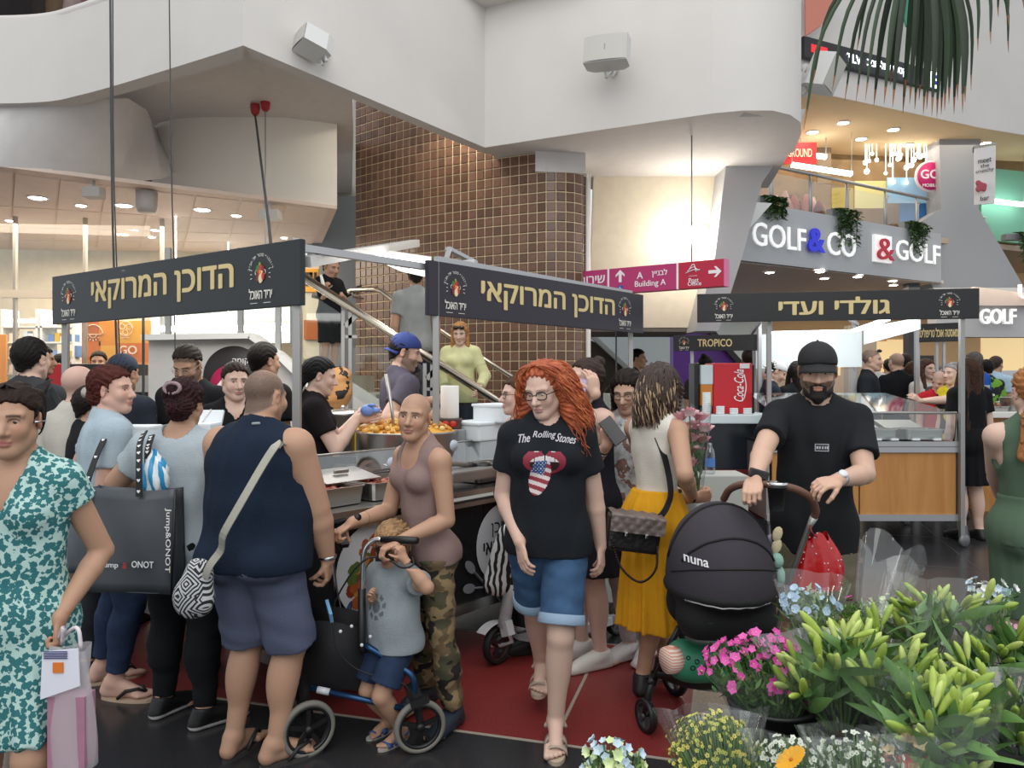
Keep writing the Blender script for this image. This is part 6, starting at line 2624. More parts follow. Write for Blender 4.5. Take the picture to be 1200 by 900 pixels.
def hanging_plant(px,label,seed,drop=.6,wid=.35,o=.05,Dover=None,z0=4.18):
 rr=random.Random(seed)
 c=onfront(px,z0,-.1)if Dover is None else atz(px,Dover,z0)
 t=empty('hanging_plant',c,label,'plant')
 b=B()
 b.box(c+Vector((0,.05,.05)),(wid*1.3,.16,.12),Rf if Dover is None else None,.01)
 b.obj('planter',mat('planter_grey','#8d8f90',.7),t)
 st_,lf=B(),B()
 for k in range(16):
  x=rr.uniform(-wid,wid)*.6
  L=rr.uniform(.25,1.)*drop
  p0=c+fd_*x+Vector((0,0,.12))
  p1=c+fd_*(x*1.2)+fn_*(.16+rr.uniform(0,.05))+Vector((0,0,.08))
  p2=p1+Vector((0,0,-L))+fd_*rr.uniform(-.05,.05)
  pts=smooth_path([p0,p1,(p1+p2)/2+fd_*rr.uniform(-.03,.03),p2],5)
  st_.tube(pts,.005,4,cap=False)
  for q in pts[3:]:
   for j in range(2):
    a=rr.uniform(0,2*PI)
    d=Vector((math.cos(a),math.sin(a)*.6,rr.uniform(-.6,.2))).normalized()
    s_=d.cross(Vector((0,0,1))).normalized()
    l=rr.uniform(.06,.11)
    q=Vector(q)
    lf.cm=rr.randrange(2)
    lf.add([q,q+d*l*.5+s_*l*.3,q+d*l+Vector((0,0,-.015)),q+d*l*.5-s_*l*.3,],[(0,1,2,3)])
 st_.obj('stems',mat('vine_stem','#4a5a34',.7),t)
 o_=lf.obj('foliage',[mat('vine_leaf','#4c6b38',.6),mat('vine_leaf_dark','#36522c',.6)],t)
 o_['kind']='stuff'
 return t
hanging_plant(903,'short hanging plant at the balcony edge by the leaning column',1,.35,.25)
hanging_plant(990,'hanging plant with a long tail above the blue ampersand',2,.6,.35)
hanging_plant(1072,'hanging plant over the white square of the shop letters',3,.55,.3)
hanging_plant(1192,'yellowish hanging plant at the frame edge right of the pillar',4,.9,.35,Dover=14.6)
us_=empty('led_sign',P(1020,82,12.2),'black illuminated sign with white letters and a blue square, half behind palm leaves','sign')
ua,uc=atz(940,11.45,0),atz(1099,12.83,0)
ud=(uc-ua).normalized()
un=Vector((ud.y,-ud.x,0))
Ru=basis(ud,Vector((0,0,1)),un)
LU=(uc-ua).length
um=(ua+uc)/2+Vector((0,0,6.49))
b=B()
b.box(um,(LU,.31,.08),Ru,.006)
b.obj('board',black,us_)
glow=mat('led_white','#ffffff',.5,emit=(.85,.92,1),estr=3)
text('lettering','קסטרו תל-אביב',um+ud*(.08*LU)+un*.045,Ru,.16,glow,us_,.015,fit=.92)
text('lettering','TLV',um-ud*(.16*LU)+un*.045,Ru,.13,glow,us_,.012)
b=B()
b.box(um-ud*(.40*LU)+un*.042,(.34,.12,.005),Ru)
b.obj('red_mark',mat('led_red','#d01c28',.5,emit=(.8,.02,.03),estr=.6),us_)
b=B()
b.box(um+ud*(.455*LU)+un*.042,(.19,.26,.02),Ru)
b.obj('square',glow,us_)
b=B()
b.lathe([(.001,.004),(.085,.004),(.085,0)],um+ud*(.455*LU)+un*.053,24,Ru)
b.obj('blue_disc',mat('led_blue','#1226b8',.5,emit=(.02,.05,.7),estr=.5),us_)
b=B()
b.bar(um+ud*(.43*LU)+un*.058,um+ud*(.48*LU)+un*.058,.03,.004,un)
b.obj('white_bar',glow,us_)
def upost(name,label,px0,px1,py0,py1,D,mt,cat):
 return poster(name,label,px0,px1,py0,py1,D,mt,cat=cat)
ps=upost('shop_sign','red shop banner with cream capitals behind the upper railing',908,957,167,192,13.8,mat('banner_red','#bf1f24',.5),'sign')
text('lettering','PLAYGROUND',P(930,179,13.78),XR,.15,mat('banner_cream','#f0d9b8',.5),ps,.005,fit=.66)
gs=empty('shop_sign',P(1090,207,14.2),'round magenta sign with the word GO beside the pillar','sign')
b=B()
b.lathe([(.001,.03),(.29,.03),(.29,0)],P(1090,207,14.2),32,RR)
b.obj('disc',mat('go_white','#e9d9e0',.5),gs)
b=B()
b.lathe([(.001,.045),(.255,.045),(.255,.03)],P(1090,207,14.2),32,RR)
b.obj('face',mat('go_magenta','#c4206e',.5),gs)
text('lettering','GO',P(1090,204,14.15),XR,.17,wsg,gs,.03)
text('lettering','MOBILE',P(1090,217,14.15),XR,.06,wsg,gs,.02)
for k,(a_,c_,lab)in enumerate((((928,193,13.6),(998,204,13.6),'long white tube light hanging in the upper shop'),((1150,214,15.4),(1200,222,15.4),'tube light right of the pillar on the upper floor'),((1150,234,15.0),(1200,240,15.0),'lower tube light at the frame edge upstairs'),((938,180,13.9),(968,184,13.9),'short tube light behind the red banner'))):
 b=B()
 b.bar(P(*a_),P(*c_),.08,.07)
 tb=tag(b.obj('tube_light',mat('tube_glow','#ffffff',.5,emit=(.95,1,1),estr=7)),lab,'light')
 b=B()
 for q in(a_,c_):
  p=P(*q)
  b.tube([p,Vector((p.x,p.y,uz))],.006,4)
 o=b.obj('wire',steel2,tb)
 o['kind']='stuff'
rr=random.Random(9)
for k in range(26):
 px,py=rr.uniform(1006,1086),rr.uniform(180,216)
 b=B()
 b.ball(P(px,py,14.3),rr.uniform(.03,.055),8)
 p=P(px,py,14.3)
 b.tube([p,Vector((p.x,p.y,uz))],.005,4)
 tag(b.obj('pendant_lamp',mat('pendant_glow','#ffffff',.5,emit=(1,.95,.85),estr=4)),'tiny pendant lamp glittering in the upper shop','lamp','pendant lamps in the upper shop')
for k,(x0,x1,y0,y1,cc_,lab)in enumerate(((1040,1086,208,238,'#8fb8d4','light blue poster with a figure in the upper shop'),(1002,1040,212,244,'#d8cf8c','pale yellow poster in the upper shop'),(975,1000,220,246,'#b9a23c','mustard display panel upstairs'),(958,974,172,215,'#8a7860','brown doorway panel upstairs'),(1055,1092,236,262,'#3a7fc0','bright blue bench upstairs beside the pillar'))):
 p=poster('wall_poster',lab,x0,x1,y0,y1,14.35+.05*k,mat('up_'+cc_,cc_,.6),cat='panel')
rr=random.Random(12)
for k in range(22):
 px=884+k*3.6
 b=B()
 c=atz(px,13.2+rr.uniform(0,.4),4.12)
 hh=rr.uniform(.42,.66)
 b.tube([c,c+Vector((0,0,hh*.7)),c+Vector((0,0,hh))],[.09,.10,.03],8)
 cc_=rr.choice(['#b86a58','#c98070','#9a5548','#d8a890','#7a4a40'])
 tag(b.obj('folded_garment',mat('cloth_'+cc_,cc_,.8)),'reddish garment hanging on the upper rack','garment','garments on the upper rack')
bn=empty('pillar_banner',P(1155,205,12.6),'white vertical banner with black words fixed to the grey pillar','banner')
pz=[P(1142,174,12.75),P(1167,170,12.5),P(1166,238,12.5),P(1142,240,12.75)]
b=B()
b.prism(pz,(.01,.03,0))
b.obj('cloth',mat('banner_white','#d9d9da',.6),bn)
bd=(pz[1]-pz[0])
bd=Vector((bd.x,bd.y,0)).normalized()
Rb=basis(bd,Vector((0,0,1)),Vector((bd.y,-bd.x,0)))
ink=mat('banner_ink','#232326',.5)
for k,(s_,py,h_)in enumerate((('meet',188,.07),('the',194,.06),('crunchy',200,.075),('bar',232,.08))):
 text('lettering',s_,P(1154,py,12.6),Rb,h_,ink,bn,.01,fit=(.2,.13,.27,.13)[k])
b=B()
b.bar(P(1141,172,12.75),P(1168,168,12.5),.03,.03)
b.bar(P(1141,172,12.8),P(1141,178,12.95),.03,.03)
b.obj('bracket',steel2,bn)
b=B()
for k in range(9):
 b.ball(P(1146+rr.uniform(0,17),rr.uniform(211,224),12.6),(.05,.01,.05),8)
o=b.obj('fruit_print',mat('fruit_print','#a84a58',.6),bn)
o['kind']='stuff'
for k,(pts,cc_,lab)in enumerate(([[(1052,-20),(1096,-20),(1090,44),(1062,30)],'#3f8a72','green cloth hanging high behind the palm leaves'],[[(944,-20),(990,-20),(962,30),(944,42)],'#c07868','reddish slanted panel high at the white front'])):
 b=B()
 b.prism([P(x,y,11.3+.4*(1-k))for x,y in pts],(0,.04,0))
 tag(b.obj('hanging_cloth',mat('hang_'+cc_,cc_,.7)),lab,'panel')
# ==========================================================
def joints(px,D,yaw,top_py,**k):
 h=EYE+(HOR-top_py)/FPX*D-k.pop('z',0.)
 k.setdefault('pel',.552)
 return rig(G(px,D,k.pop('z0',0.)),yaw,h/1.004,**k),h
FINE=dict(res=(.0085,.0036,.0034),fine=True)
MID=dict(res=(.011,.0050,.0048),fine=True)
GRIP=dict(curl=(62,78,50),spread=.0,thumb=(.5,.35,.75),tcurl=35)
HANG=dict(curl=(22,30,20),spread=.05,thumb=(.75,.5,.35),tcurl=18)
FLAT=dict(curl=(12,14,10),spread=.10)
def cotton(col,rough=.9,bump=.28,bs=130):
 return mat('cotton_'+col,col,rough,bump=bump,bscale=bs,var=.08,vscale=9,spec=.2)
denim=mat('denim_blue','#3d5a7c',.85,bump=.3,bscale=260,var=.22,vscale=14,spec=.25)
denim_dk=mat('denim_dark','#26354f',.85,bump=.3,bscale=260,var=.22,vscale=14,spec=.25)
def camo_mat():
 m=bpy.data.materials.new('camouflage_cloth')
 m.use_nodes=True
 N,L=m.node_tree.nodes,m.node_tree.links
 b=N['Principled BSDF']
 b.inputs['Roughness'].default_value=.9
 tc=N.new('ShaderNodeTexCoord')
 mp=N.new('ShaderNodeMapping')
 mp.inputs['Scale'].default_value=(9,9,12)
 L.new(tc.outputs['Object'],mp.inputs[0])
 last=None
 for k,(col,th,off)in enumerate((('#8f7a58',0,0),('#6a573e',.50,3),('#4d4a36',.54,11),('#241f1b',.57,23))):
  if k==0:
   rg_=N.new('ShaderNodeRGB')
   rg_.outputs[0].default_value=(*rgb(col),1)
   last=rg_.outputs[0]
   continue
  n=N.new('ShaderNodeTexNoise')
  n.noise_dimensions='4D'
  n.inputs['W'].default_value=off
  n.inputs['Scale'].default_value=1.5
  n.inputs['Detail'].default_value=1.5
  L.new(mp.outputs[0],n.inputs['Vector'])
  g_=N.new('ShaderNodeMath')
  g_.operation='GREATER_THAN'
  g_.inputs[1].default_value=th
  L.new(n.outputs['Fac'],g_.inputs[0])
  mx=N.new('ShaderNodeMixRGB')
  L.new(g_.outputs[0],mx.inputs[0])
  L.new(last,mx.inputs[1])
  mx.inputs[2].default_value=(*rgb(col),1)
  last=mx.outputs[0]
 L.new(last,b.inputs['Base Color'])
 return m
D=2.4
r,h=joints(21,D,8,459,sh=.088,head=(6,4),hands=(P(70,722,2.36),None),hd=((.05,-.05,-1),None),feet=((G(40,2.34,.083),(.3,-1,0)),(G(-20,2.6,.083),(.3,-1,0))))
t=person('girl with centre-parted dark hair in a teal and white patterned dress, carrying a pink bag',G(21,D))
sp=dict(FINE,fem=True,girth=.98,skin='tan',bust=.85,ag=.88,lg=.95,brow=(.03,.02,.015),hand=(GRIP,HANG),full=.96,lips=(.40,.13,.12))
body_mesh(r,sp,t)
eyes(r,t,(.10,.05,.03),(.12,-.15))
teal=mat('teal_floral','#286a6e',.85,col2='#adcac4',pattern='floral',pscale=52,bump=.15,bscale=60)
top(r,sp,t,teal,'tee',.30,hem=.05,neck='v',name='dress_bodice',loose=.006,flare=.02)
skirt(r,sp,t,teal,.235,.10,.072,.125,.85,name='dress_skirt',folds=.007)
hair_shell(r,t,'#241712',.010,(.022,.62,-.02,.72),ripple=.0018,extra=None)
pth=[]
rr=random.Random(2)
for k in range(60):
 a=rr.choice((-1,1))
 x0=rr.uniform(.0,.07)
 th=[r.headc+r.HM@np.array(q)*r.hs for q in((a*x0*.3,.06-x0*.9,.125-x0*.25),(a*(.05+x0*.35),.02-x0,.09),(a*.078,-.03-x0*.5,.02),(a*.06,-.075,-.05),(a*.02,-.11,-.07))]
 pth.append(smooth_path(th,4))
strands(pth,.005,mat('hair_#241712','#241712',.45,bump=.5,bscale=140,var=.35,vscale=30,spec=.35),t)
b=B()
b.tube([r.headc+r.HM@np.array((.082,.05,.0))*r.hs,r.headc+r.HM@np.array((.094,-.01,-.004))*r.hs],.0025,5)
b.obj('ear_stud',M_('chrome'),t)
for i in(0,1):
 sandal(r,i,t,'#2c2a52','#2a2440',2)
bg_=empty('shopping_bag',P(84,893,2.3),'translucent white and pink carrier bag held by the girl in teal','bag')
c=P(84,832,2.3)
pink=mat('bag_pink','#a9788e',.3,var=.15,vscale=9)
b=B()
b.prism([c+Vector((x,y,-.16))for x,y in((-.055,-.03),(.055,-.03),(.055,.03),(-.055,.03))],(0,0,.21))
b.obj('contents',pink,bg_)
def bagsheet(u,v):
 a=u*2*PI
 w_=.066+.012*math.sin(3*a+5*v)
 return c+Vector((math.cos(a)*w_*(1-.12*v),math.sin(a)*.042*(1-.3*v),-.17+v*.36+.008*math.sin(2*a)))
b=B()
b.sheet(bagsheet,28,14)
b.obj('film',clear_mat('bag_film',(.97,.95,.96),.10,.2,.30,(.9,.87,.89)),bg_)
b=B()
b.prism([c+Vector((x,-.046,z))for x,z in((-.066,.05),(.05,.09),(.045,.20),(-.06,.19))],(0,.004,0))
lb=b.obj('white_label',mat('label_paper','#dfe0ea',.5),bg_)
b=B()
b.box(c+Vector((-.012,-.049,.145)),(.03,.003,.03))
b.obj('orange_mark',mat('label_orange','#d9762a',.5),lb)
b=B()
for k in range(5):
 b.box(c+Vector((-.02,-.049,.172+k*.005)),(.07,.002,.002))
o=b.obj('print_lines',mat('label_ink','#3a3f78',.5),lb)
o['kind']='stuff'
b=B()
for q in(-1,1):
 b.tube(smooth_path([c+Vector((q*.04,-.02*q,.19)),c+Vector((q*.02,-.01,.25)),Vector(r.wr[0])+Vector((0,-.01,-.075))],5),.006,5)
b.obj('handles',mat('bag_handle','#d6ccd2',.5),bg_)
D=3.85
r,h=joints(126,D,128,437,sh=.094,head=(-42,-2),hands=(P(150,560,4.2),P(112,600,3.85)),feet=((G(120,4.0,.087),(.75,.6,0)),(G(134,3.8,.087),(1,-.1,0))),elbow=(None,(.2,-.5,-.8)))
t=person('auburn-haired woman in a pale blue tee looking along the counter, seen from behind',G(126,D))
sp=dict(MID,fem=True,girth=1.16,belly=1.12,skin='pink',ag=1.12,lg=1.1,bust=1.15,full=1.06,jaw=1.1,brow=(.10,.05,.03))
body_mesh(r,sp,t)
eyes(r,t,(.10,.05,.03),(0,0))
top(r,sp,t,cotton('#a3b3bd'),'tee',.62,hem=.14,loose=.022,name='t_shirt',amp=.004)
bottoms(r,sp,t,denim_dk,1.86,flare=.008)
sandal(r,1,t,'#1c1715','#b89f88',thong=True)
sandal(r,0,t,'#1c1715','#b89f88',thong=True)
def updo(f,W,s,M):
 f.ell(W(.01,-.10,-.02),np.array((.062,.05,.055))*s,M,.03)
 f.ell(W(0,-.05,.055),np.array((.080,.085,.080))*s,M,.02)
updo.reach=[(0,-.15,-.05)]
hair_shell(r,t,'#4a1f19',.012,(.030,.62,-.03,.70),extra=updo,ripple=.004)
b=B()
b.ball(r.headc+r.HM@np.array((-.03,-.13,-.005))*r.hs,(.03,.012,.03),10)
b.obj('hair_clip',mat('clip_silver','#b9b2a8',.3,metal=.6),t)
ww=[P(101,545,3.62),P(121,520,3.60),P(131,500,3.66),P(140,492,3.80)]
dotm=mat('dotted_strap','#17181c',.6,col2='#dcdcdc',pattern='noise',pscale=55)
def heart(c,R,s):
 return[Vector(c)+R@Vector((s*.9*math.sin(a)**3,s*(.8*math.cos(a)-.3*math.cos(2*a)-.1*math.cos(3*a)),0))for a in[2*PI*k/14 for k in range(14)]]
def strap_with_hearts(parent,pts,wd,n,s):
 pts=smooth_path(pts,6)
 st_=band(None,parent,'strap',pts,wd,.006,mat('strap_black','#17181c',.6),(0,-1,.2))
 hb=B()
 m=len(pts)
 for k in range(n):
  i=int((k+.7)/n*(m-1))
  d=Vector(pts[min(i+1,m-1)]-pts[max(0,i-1)]).normalized()
  u=Vector((0,-1,.2)).normalized()
  sx=d.cross(u).normalized()
  u=sx.cross(d)
  hb.prism(heart(Vector(pts[i])+u*.005,basis(-sx,-d if d.z<0 else d,u),s),u*.0015)
 o=hb.obj('heart_print',mat('heart_white','#e3e3e3',.6),st_)
 o['kind']='stuff'
 return st_
def tote(label,c,w_,h_,d_,yaw,tilt,straps,side_text=None,front=None,col='#4b4f55'):
 t=empty('tote_bag',c,label,'bag')
 R=Matrix.Rotation(yaw,3,'Z')@Matrix.Rotation(tilt,3,'Y')
 c=Vector(c)
 m=mat('tote_'+col,col,.42,bump=.12,bscale=14,var=.08,vscale=3,spec=.5)
 b=B()
 N_=12
 def shell(sgn):
  def fn(u,v):
   x=(u-.5)*w_
   bul=math.sin(PI*u)*math.sin(PI*min(1,v*1.1))*.02+.010*math.sin(u*7+v*5)
   return c+R@Vector((x*(1-.03*v),sgn*(d_/2*(1-.45*v)+bul),v*h_-.012*v*math.sin(PI*u)))
  return fn
 b.sheet(shell(-1),N_,10)
 b.sheet(shell(1),N_,10)
 for s in(-.5,.5):
  def gus(u,v,s=s):
   k=1-abs(2*u-1)
   return c+R@Vector((s*w_*(1-.03*v)-s*.25*d_*k*v,(u-.5)*d_*(1-.45*v),v*h_))
  b.sheet(gus,4,8)
 b.add([c+R@Vector((x*w_/2,y*d_/2,0))for x,y in((-1,-1),(1,-1),(1,1),(-1,1))],[(0,1,2,3)])
 o=b.obj('bag_body',m,t)
 md=o.modifiers.new('t','SOLIDIFY')
 md.thickness=.003
 b=B()
 for s in(-.5,.5):
  for y in(-1,1):
   b.tube([c+R@Vector((s*w_*(1-.03*v),y*d_/2*(1-.45*v),v*h_))for v in(0,.5,1)],.004,5)
 o2=b.obj('piping',mat('piping_dark','#26282c',.5),t)
 o2['kind']='stuff'
 for q in straps:
  strap_with_hearts(t,q,.026,9,.0085)
 if front:
  Rf_=basis(R@Vector((1,0,0)),R@Vector((0,0,1)),R@Vector((0,-1,0)))
  for s,x,z,hh,mm,fit in front:
   text('lettering',s,c+R@Vector((x*w_,-d_/2*(1-.45*z)-.030,z*h_)),Rf_,hh,mm,t,.012,fit=fit)
 if side_text:
  Rs_=basis(R@Vector((0,0,-1)),R@Vector((1,0,0)),R@Vector((0,-1,0)))
  text('lettering',side_text,c+R@Vector((w_*.455,-d_/2*.8-.02,h_*.52)),Rs_,.028,signwhite,t,.012,fit=h_*.62)
 return t
tote('grey tote bag on the arm of the auburn-haired woman',P(94,668,3.55),.14,.37,.10,.1,.08,[[P(98,590,3.52),P(104,560,3.55),P(117,525,3.62),P(129,503,3.70),P(137,494,3.80),P(144,496,3.92),P(150,510,4.0)]],col='#565b62')
D=3.55
r,h=joints(213,D,176,452,sh=.098,head=(0,4),hands=(P(176,565,3.85),P(268,560,3.75)),feet=((G(192,3.62,.07),(.5,.9,0)),(G(240,3.50,.07),(.75,.7,0))),elbow=((-.9,-.7,-.5),(.8,-.4,-.4)))
t=person('woman with a dark red bun seen from behind, large grey tote at her hip',G(213,D))
sp=dict(MID,fem=True,girth=1.28,belly=1.15,skin='tan',ag=1.25,lg=1.3,hipw=1.06,bust=1.1)
body_mesh(r,sp,t)
top(r,sp,t,cotton('#a5b0b6'),'tee',.55,hem=.12,loose=.020,name='t_shirt',amp=.004,neck='back')
bottoms(r,sp,t,cotton('#17191c',.85),1.93,name='trousers')
for i in(0,1):
 shoe(r,i,t,'#141416','#d8d6d2')
def bun(f,W,s,M):
 f.ell(W(.0,-.105,.062),np.array((.062,.052,.055))*s,M,.02)
 f.ell(W(-.02,-.10,-.015),np.array((.070,.055,.065))*s,M,.02)
 f.ell(W(0,-.03,.05),np.array((.088,.095,.085))*s,M,.02)
bun.reach=[(0,-.17,.1),(0,-.16,-.08)]
hair_shell(r,t,'#2a0f14',.012,(.030,.62,-.05,.66),extra=bun,ripple=.004)
b=B()
cc=r.headc+r.HM@np.array((-.005,-.125,.075))*r.hs
R_=Matrix(r.HM.tolist())
b.tube([Vector(cc)+R_@Vector((.036*math.cos(k*PI/8),-.02,.024*math.sin(k*PI/8)))for k in range(16)],.009,6,closed=True)
b.obj('hair_tie',mat('scrunchie_mauve','#9a8288',.9,bump=.5,bscale=120),t)
jm_=mat('logo_white','#e3e3e3',.5)
tote('large dark grey tote with white lettering and a blue packet inside',P(158,690,3.32),.385,.44,.12,-.05,.02,[[P(163,582,3.26),P(163,545,3.27),P(164,520,3.32),P(170,506,3.44)],[P(175,560,3.34),P(173,530,3.34),P(178,510,3.42)]],'Jump&ONOT',[('Jump',-.17,.27,.030,jm_,.075),('&',.0,.275,.026,mat('logo_red','#c03038',.5),.018),('ONOT',.20,.29,.028,jm_,.095)],col='#43474c')
b=B()
def pk(u,v):
 a=u*2*PI
 rr_=.055*math.sin(PI*min(1,.15+v*.9))+.012*math.sin(5*a+9*v)
 return P(181,578,3.33)+Vector((math.cos(a)*rr_*1.1,math.sin(a)*rr_*.5,v*.19))
b.sheet(pk,26,12)
tag(b.obj('plastic_packet',mat('packet_stripes','#e6eef2',.3,col2='#2f96c8',pattern='stripes',pscale=7)),'blue and white striped plastic packet sticking out of the large tote','packet')
D=3.2
r,h=joints(300,D,163,440,sh=.112,lean=2,head=(-8,8),hands=(P(262,600,2.9+.75),P(389,672,3.30)),hd=(None,(.0,.15,-1)),hn=(None,(-.9,.1,0)),feet=((G(274,3.22,.087),(.28,.9,0)),(G(323,3.16,.087),(.75,.6,0))),elbow=((-.9,-.3,-.3),(.9,-.5,-.2)),stance=.06)
t=person('stocky man with cropped grey hair in a navy vest and grey-blue shorts, seen from behind',G(300,D))
sp=dict(FINE,girth=1.42,belly=1.28,skin='tan',ag=1.42,lg=1.14,calf=1.06,neckr=1.3,full=1.15,jaw=1.25,buzz=.85,buzzc=(.055,.048,.044),hairline=-.03,bald=(-.01,.045),stub=.3,hand=(GRIP,dict(curl=(38,45,25),spread=.04,thumb=(.7,.4,.5))),strap=.55,feetfine=True,butt=1.12)
body_mesh(r,sp,t)
navy=cotton('#1a2536',.9)
vest=top(r,sp,t,navy,'tank',hem=.075,loose=.022,neck='crew',name='tank_top',amp=.003)
shorts_c=mat('grey_blue_shorts','#565c72',.9,bump=.2,bscale=90,var=.05,spec=.2)
bottoms(r,sp,t,shorts_c,.98,flare=.032,name='shorts',amp=.004,freq=18,inf=.014,waist=-.035)
bv=bvh_of([vest])
trim_m=mat('grey_trim','#8e959b',.8)
for i,sg in enumerate((1,-1)):
 s0=r.sh[i]
 cen=s0+r.L*sg*.012*h-r.up*.012*h
 ring_=[]
 for k in range(25):
  a=2*PI*k/24
  ring_.append(cen-r.L*sg*.03+(r.F*math.cos(a)*.058+r.up*math.sin(a)*.078)*h/1.6)
 b=B()
 b.tube(drape(ring_,bv,.005),.008,6,closed=True)
 b.obj('armhole_trim',trim_m,t)
rg=[r.neck+r.up*.012*h+(r.F*math.cos(2*PI*k/20)*.068+r.L*math.sin(2*PI*k/20)*.072)for k in range(20)]
b=B()
b.tube(drape(rg,bv,.004),.006,6,closed=True)
b.obj('neck_trim',trim_m,t)
for i in(0,1):
 sandal(r,i,t,'#26282c','#3a3634',thong=True)
b=B()
R_=basis(Vector(np.cross(r.hdir[1],r.hnor[1])),Vector(r.hnor[1]),Vector(r.hdir[1]))
b.lathe([(.036,-.008),(.039,-.004),(.039,.004),(.036,.008)],Vector(r.wr[1]-r.hdir[1]*.012),20,R_)
b.obj('bracelet',M_('chrome'),t)
b=B()
b.box(P(386,716,3.26),(.014,.09,.05),Matrix.Rotation(.5,3,'X')@Matrix.Rotation(.4,3,'Z'),.002)
tag(b.obj('bank_card',mat('card_blue','#6ea0c4',.3)),'small light blue card in the vest-wearing man\'s hand','card')
cb_=empty('crossbody_bag',P(224,728,3.0),'black and white diamond patterned crossbody bag on a pale strap','bag')
c=Vector(P(227,690,3.02))
def bagf(f):
 f.ell(c+Vector((0,0,-.035)),(.082,.052,.085),None,.03)
 f.ell(c+Vector((.02,.0,.06)),(.055,.040,.06),None,.04)
 f.ripple(.004,40,8)
garment('bag_body',bagf,[c-Vector((0,0,.12)),c+Vector((0,0,.12))],.12,.006,mat('diamond_weave','#23242c',.8,col2='#c9c9cb',pattern='rings',pscale=13,bump=.2,bscale=90),cb_)
bv2=bvh_of([vest])
pts=[P(336,512,3.0),P(325,520,2.95),P(310,542,2.93),P(285,585,2.90),P(262,625,2.90),P(245,655,2.93),P(240,678,2.98)]
pts=[Vector(q)for q in smooth_path(pts,6)]
dr=drape(pts,bv2,.010)
m=len(pts)
pts2=[dr[i].lerp(pts[i]if pts[i].y<dr[i].y else dr[i],max(0,(i-m+14)/14))for i in range(m)]
for _ in range(4):
 pts2=[pts2[0]]+[(pts2[i-1]+pts2[i]*2+pts2[i+1])/4+Vector((0,-.0008,0))for i in range(1,m-1)]+[pts2[-1]]
band(None,cb_,'strap',pts2,.030,.005,mat('strap_khaki','#a8a69a',.8,bump=.3,bscale=200),(-.2,-1,.15))
D=3.5
r,h=joints(500,D,-48,466,sh=.094,lean=4,head=(38,-2),roll=-4,hands=(P(468,634,3.26),P(413,612,3.36)),hd=((-.85,-.5,-.35),(-.75,-.35,-.5)),hn=((-.25,-.2,-1),(-.3,-.1,-1)),feet=((G(531,3.5,.07),(-.45,-.9,0)),(G(500,3.72,.07),(-.6,-.8,0))),elbow=((1,.4,-.5),(.3,.6,-.8)),neckfwd=.02)
t=person('woman with a shaved head in a mauve vest and camouflage trousers behind a walking frame',G(500,D))
sp=dict(FINE,fem=True,girth=1.0,skin='tan',ag=.95,lg=.96,hipw=.93,bust=.95,full=1.0,jaw=.95,buzz=.22,buzzc=(.17,.11,.08),hairline=-.005,bald=(.2,.01),brow=(.05,.03,.02),browa=.9,hand=(dict(GRIP,curl=(48,62,40)),dict(GRIP,curl=(48,62,40))),strap=.35,lips=(.32,.12,.11))
body_mesh(r,sp,t)
eyes(r,t,(.06,.03,.02),(-.35,.0))
mauve=cotton('#8a7470',.88,.2)
vest2=top(r,sp,t,mauve,'tank',hem=.065,loose=.0,neck='scoop',name='tank_top',amp=.0022,inf=.008)
bottoms(r,sp,t,camo_mat(),1.90,name='camouflage_trousers',waist=-.02,inf=.012,flare=.016,amp=.006,freq=20)
for i in(0,1):
 shoe(r,i,t,'#26313f','#1e2733',name='clog',wide=1.12)
 a,fd=r.an[i],r.fdir[i]
 s_=np.cross((0,0,1.),fd)
 b=B()
 b.tube(smooth_path([a-np.array((0,0,.012))*h+s_*.030*h+fd*.01*h,a-np.array((0,0,.016))*h-fd*.036*h,a-np.array((0,0,.012))*h-s_*.030*h+fd*.01*h],6),.007,6)
 b.obj('heel_strap',mat('clog_strap','#161c24',.5),t)
b=B()
for q in(0,1):
 R_=basis(Vector(np.cross(unit(r.wr[q]-r.el[q]),(0,0,1.))).normalized(),Vector((0,0,1)),Vector(unit(r.wr[q]-r.el[q])))
b.lathe([(.029,-.003),(.031,0),(.029,.003)],Vector(r.wr[1]-unit(r.wr[1]-r.el[1])*.075),18,R_)
b.obj('red_bracelet',mat('thread_red','#7a2420',.8),t)
b=B()
b.ball(r.headc+r.HM@np.array((.080,-.004,-.038))*r.hs,.005,8)
b.obj('ear_stud',M_('chrome'),t)
D=3.36
r,h=joints(462,D,-35,612,sh=.102,pel=.49,hands=(P(474,656,3.17),P(436,700,3.28)),hd=((-.3,-.1,1),None),feet=((G(470,3.36,.051),(-.65,-.75,0)),(G(456,3.46,.051),(-.65,-.75,0))),elbow=((.9,-.3,-.9),None),head=(10,10),headscale=.86)
t=person('toddler with curly light hair in a grey tee rubbing its face under the frame\'s handle',G(462,D))
sp=dict(MID,girth=1.22,belly=1.15,skin='tan',ag=1.2,lg=1.1,hand=(dict(curl=(50,60,40)),HANG),full=1.05,jaw=.85,nose=.8,res=(.008,.0042,.0038))
body_mesh(r,sp,t)
eyes(r,t,(.10,.05,.03))
tee=top(r,sp,t,cotton('#8f989d',.9),'tee',.55,hem=.055,loose=.03,name='t_shirt',res=.006,amp=.002)
bottoms(r,sp,t,denim_dk,.80,flare=.02,waist=-.0,name='shorts',res=.006)
for i in(0,1):
 sandal(r,i,t,'#2f4f8c','#a8a29a',2)
hair_shell(r,t,'#9a7a58',.016,(.03,.55,-.05,.62),ripple=.006,res=.005)
pth=[]
rr=random.Random(31)
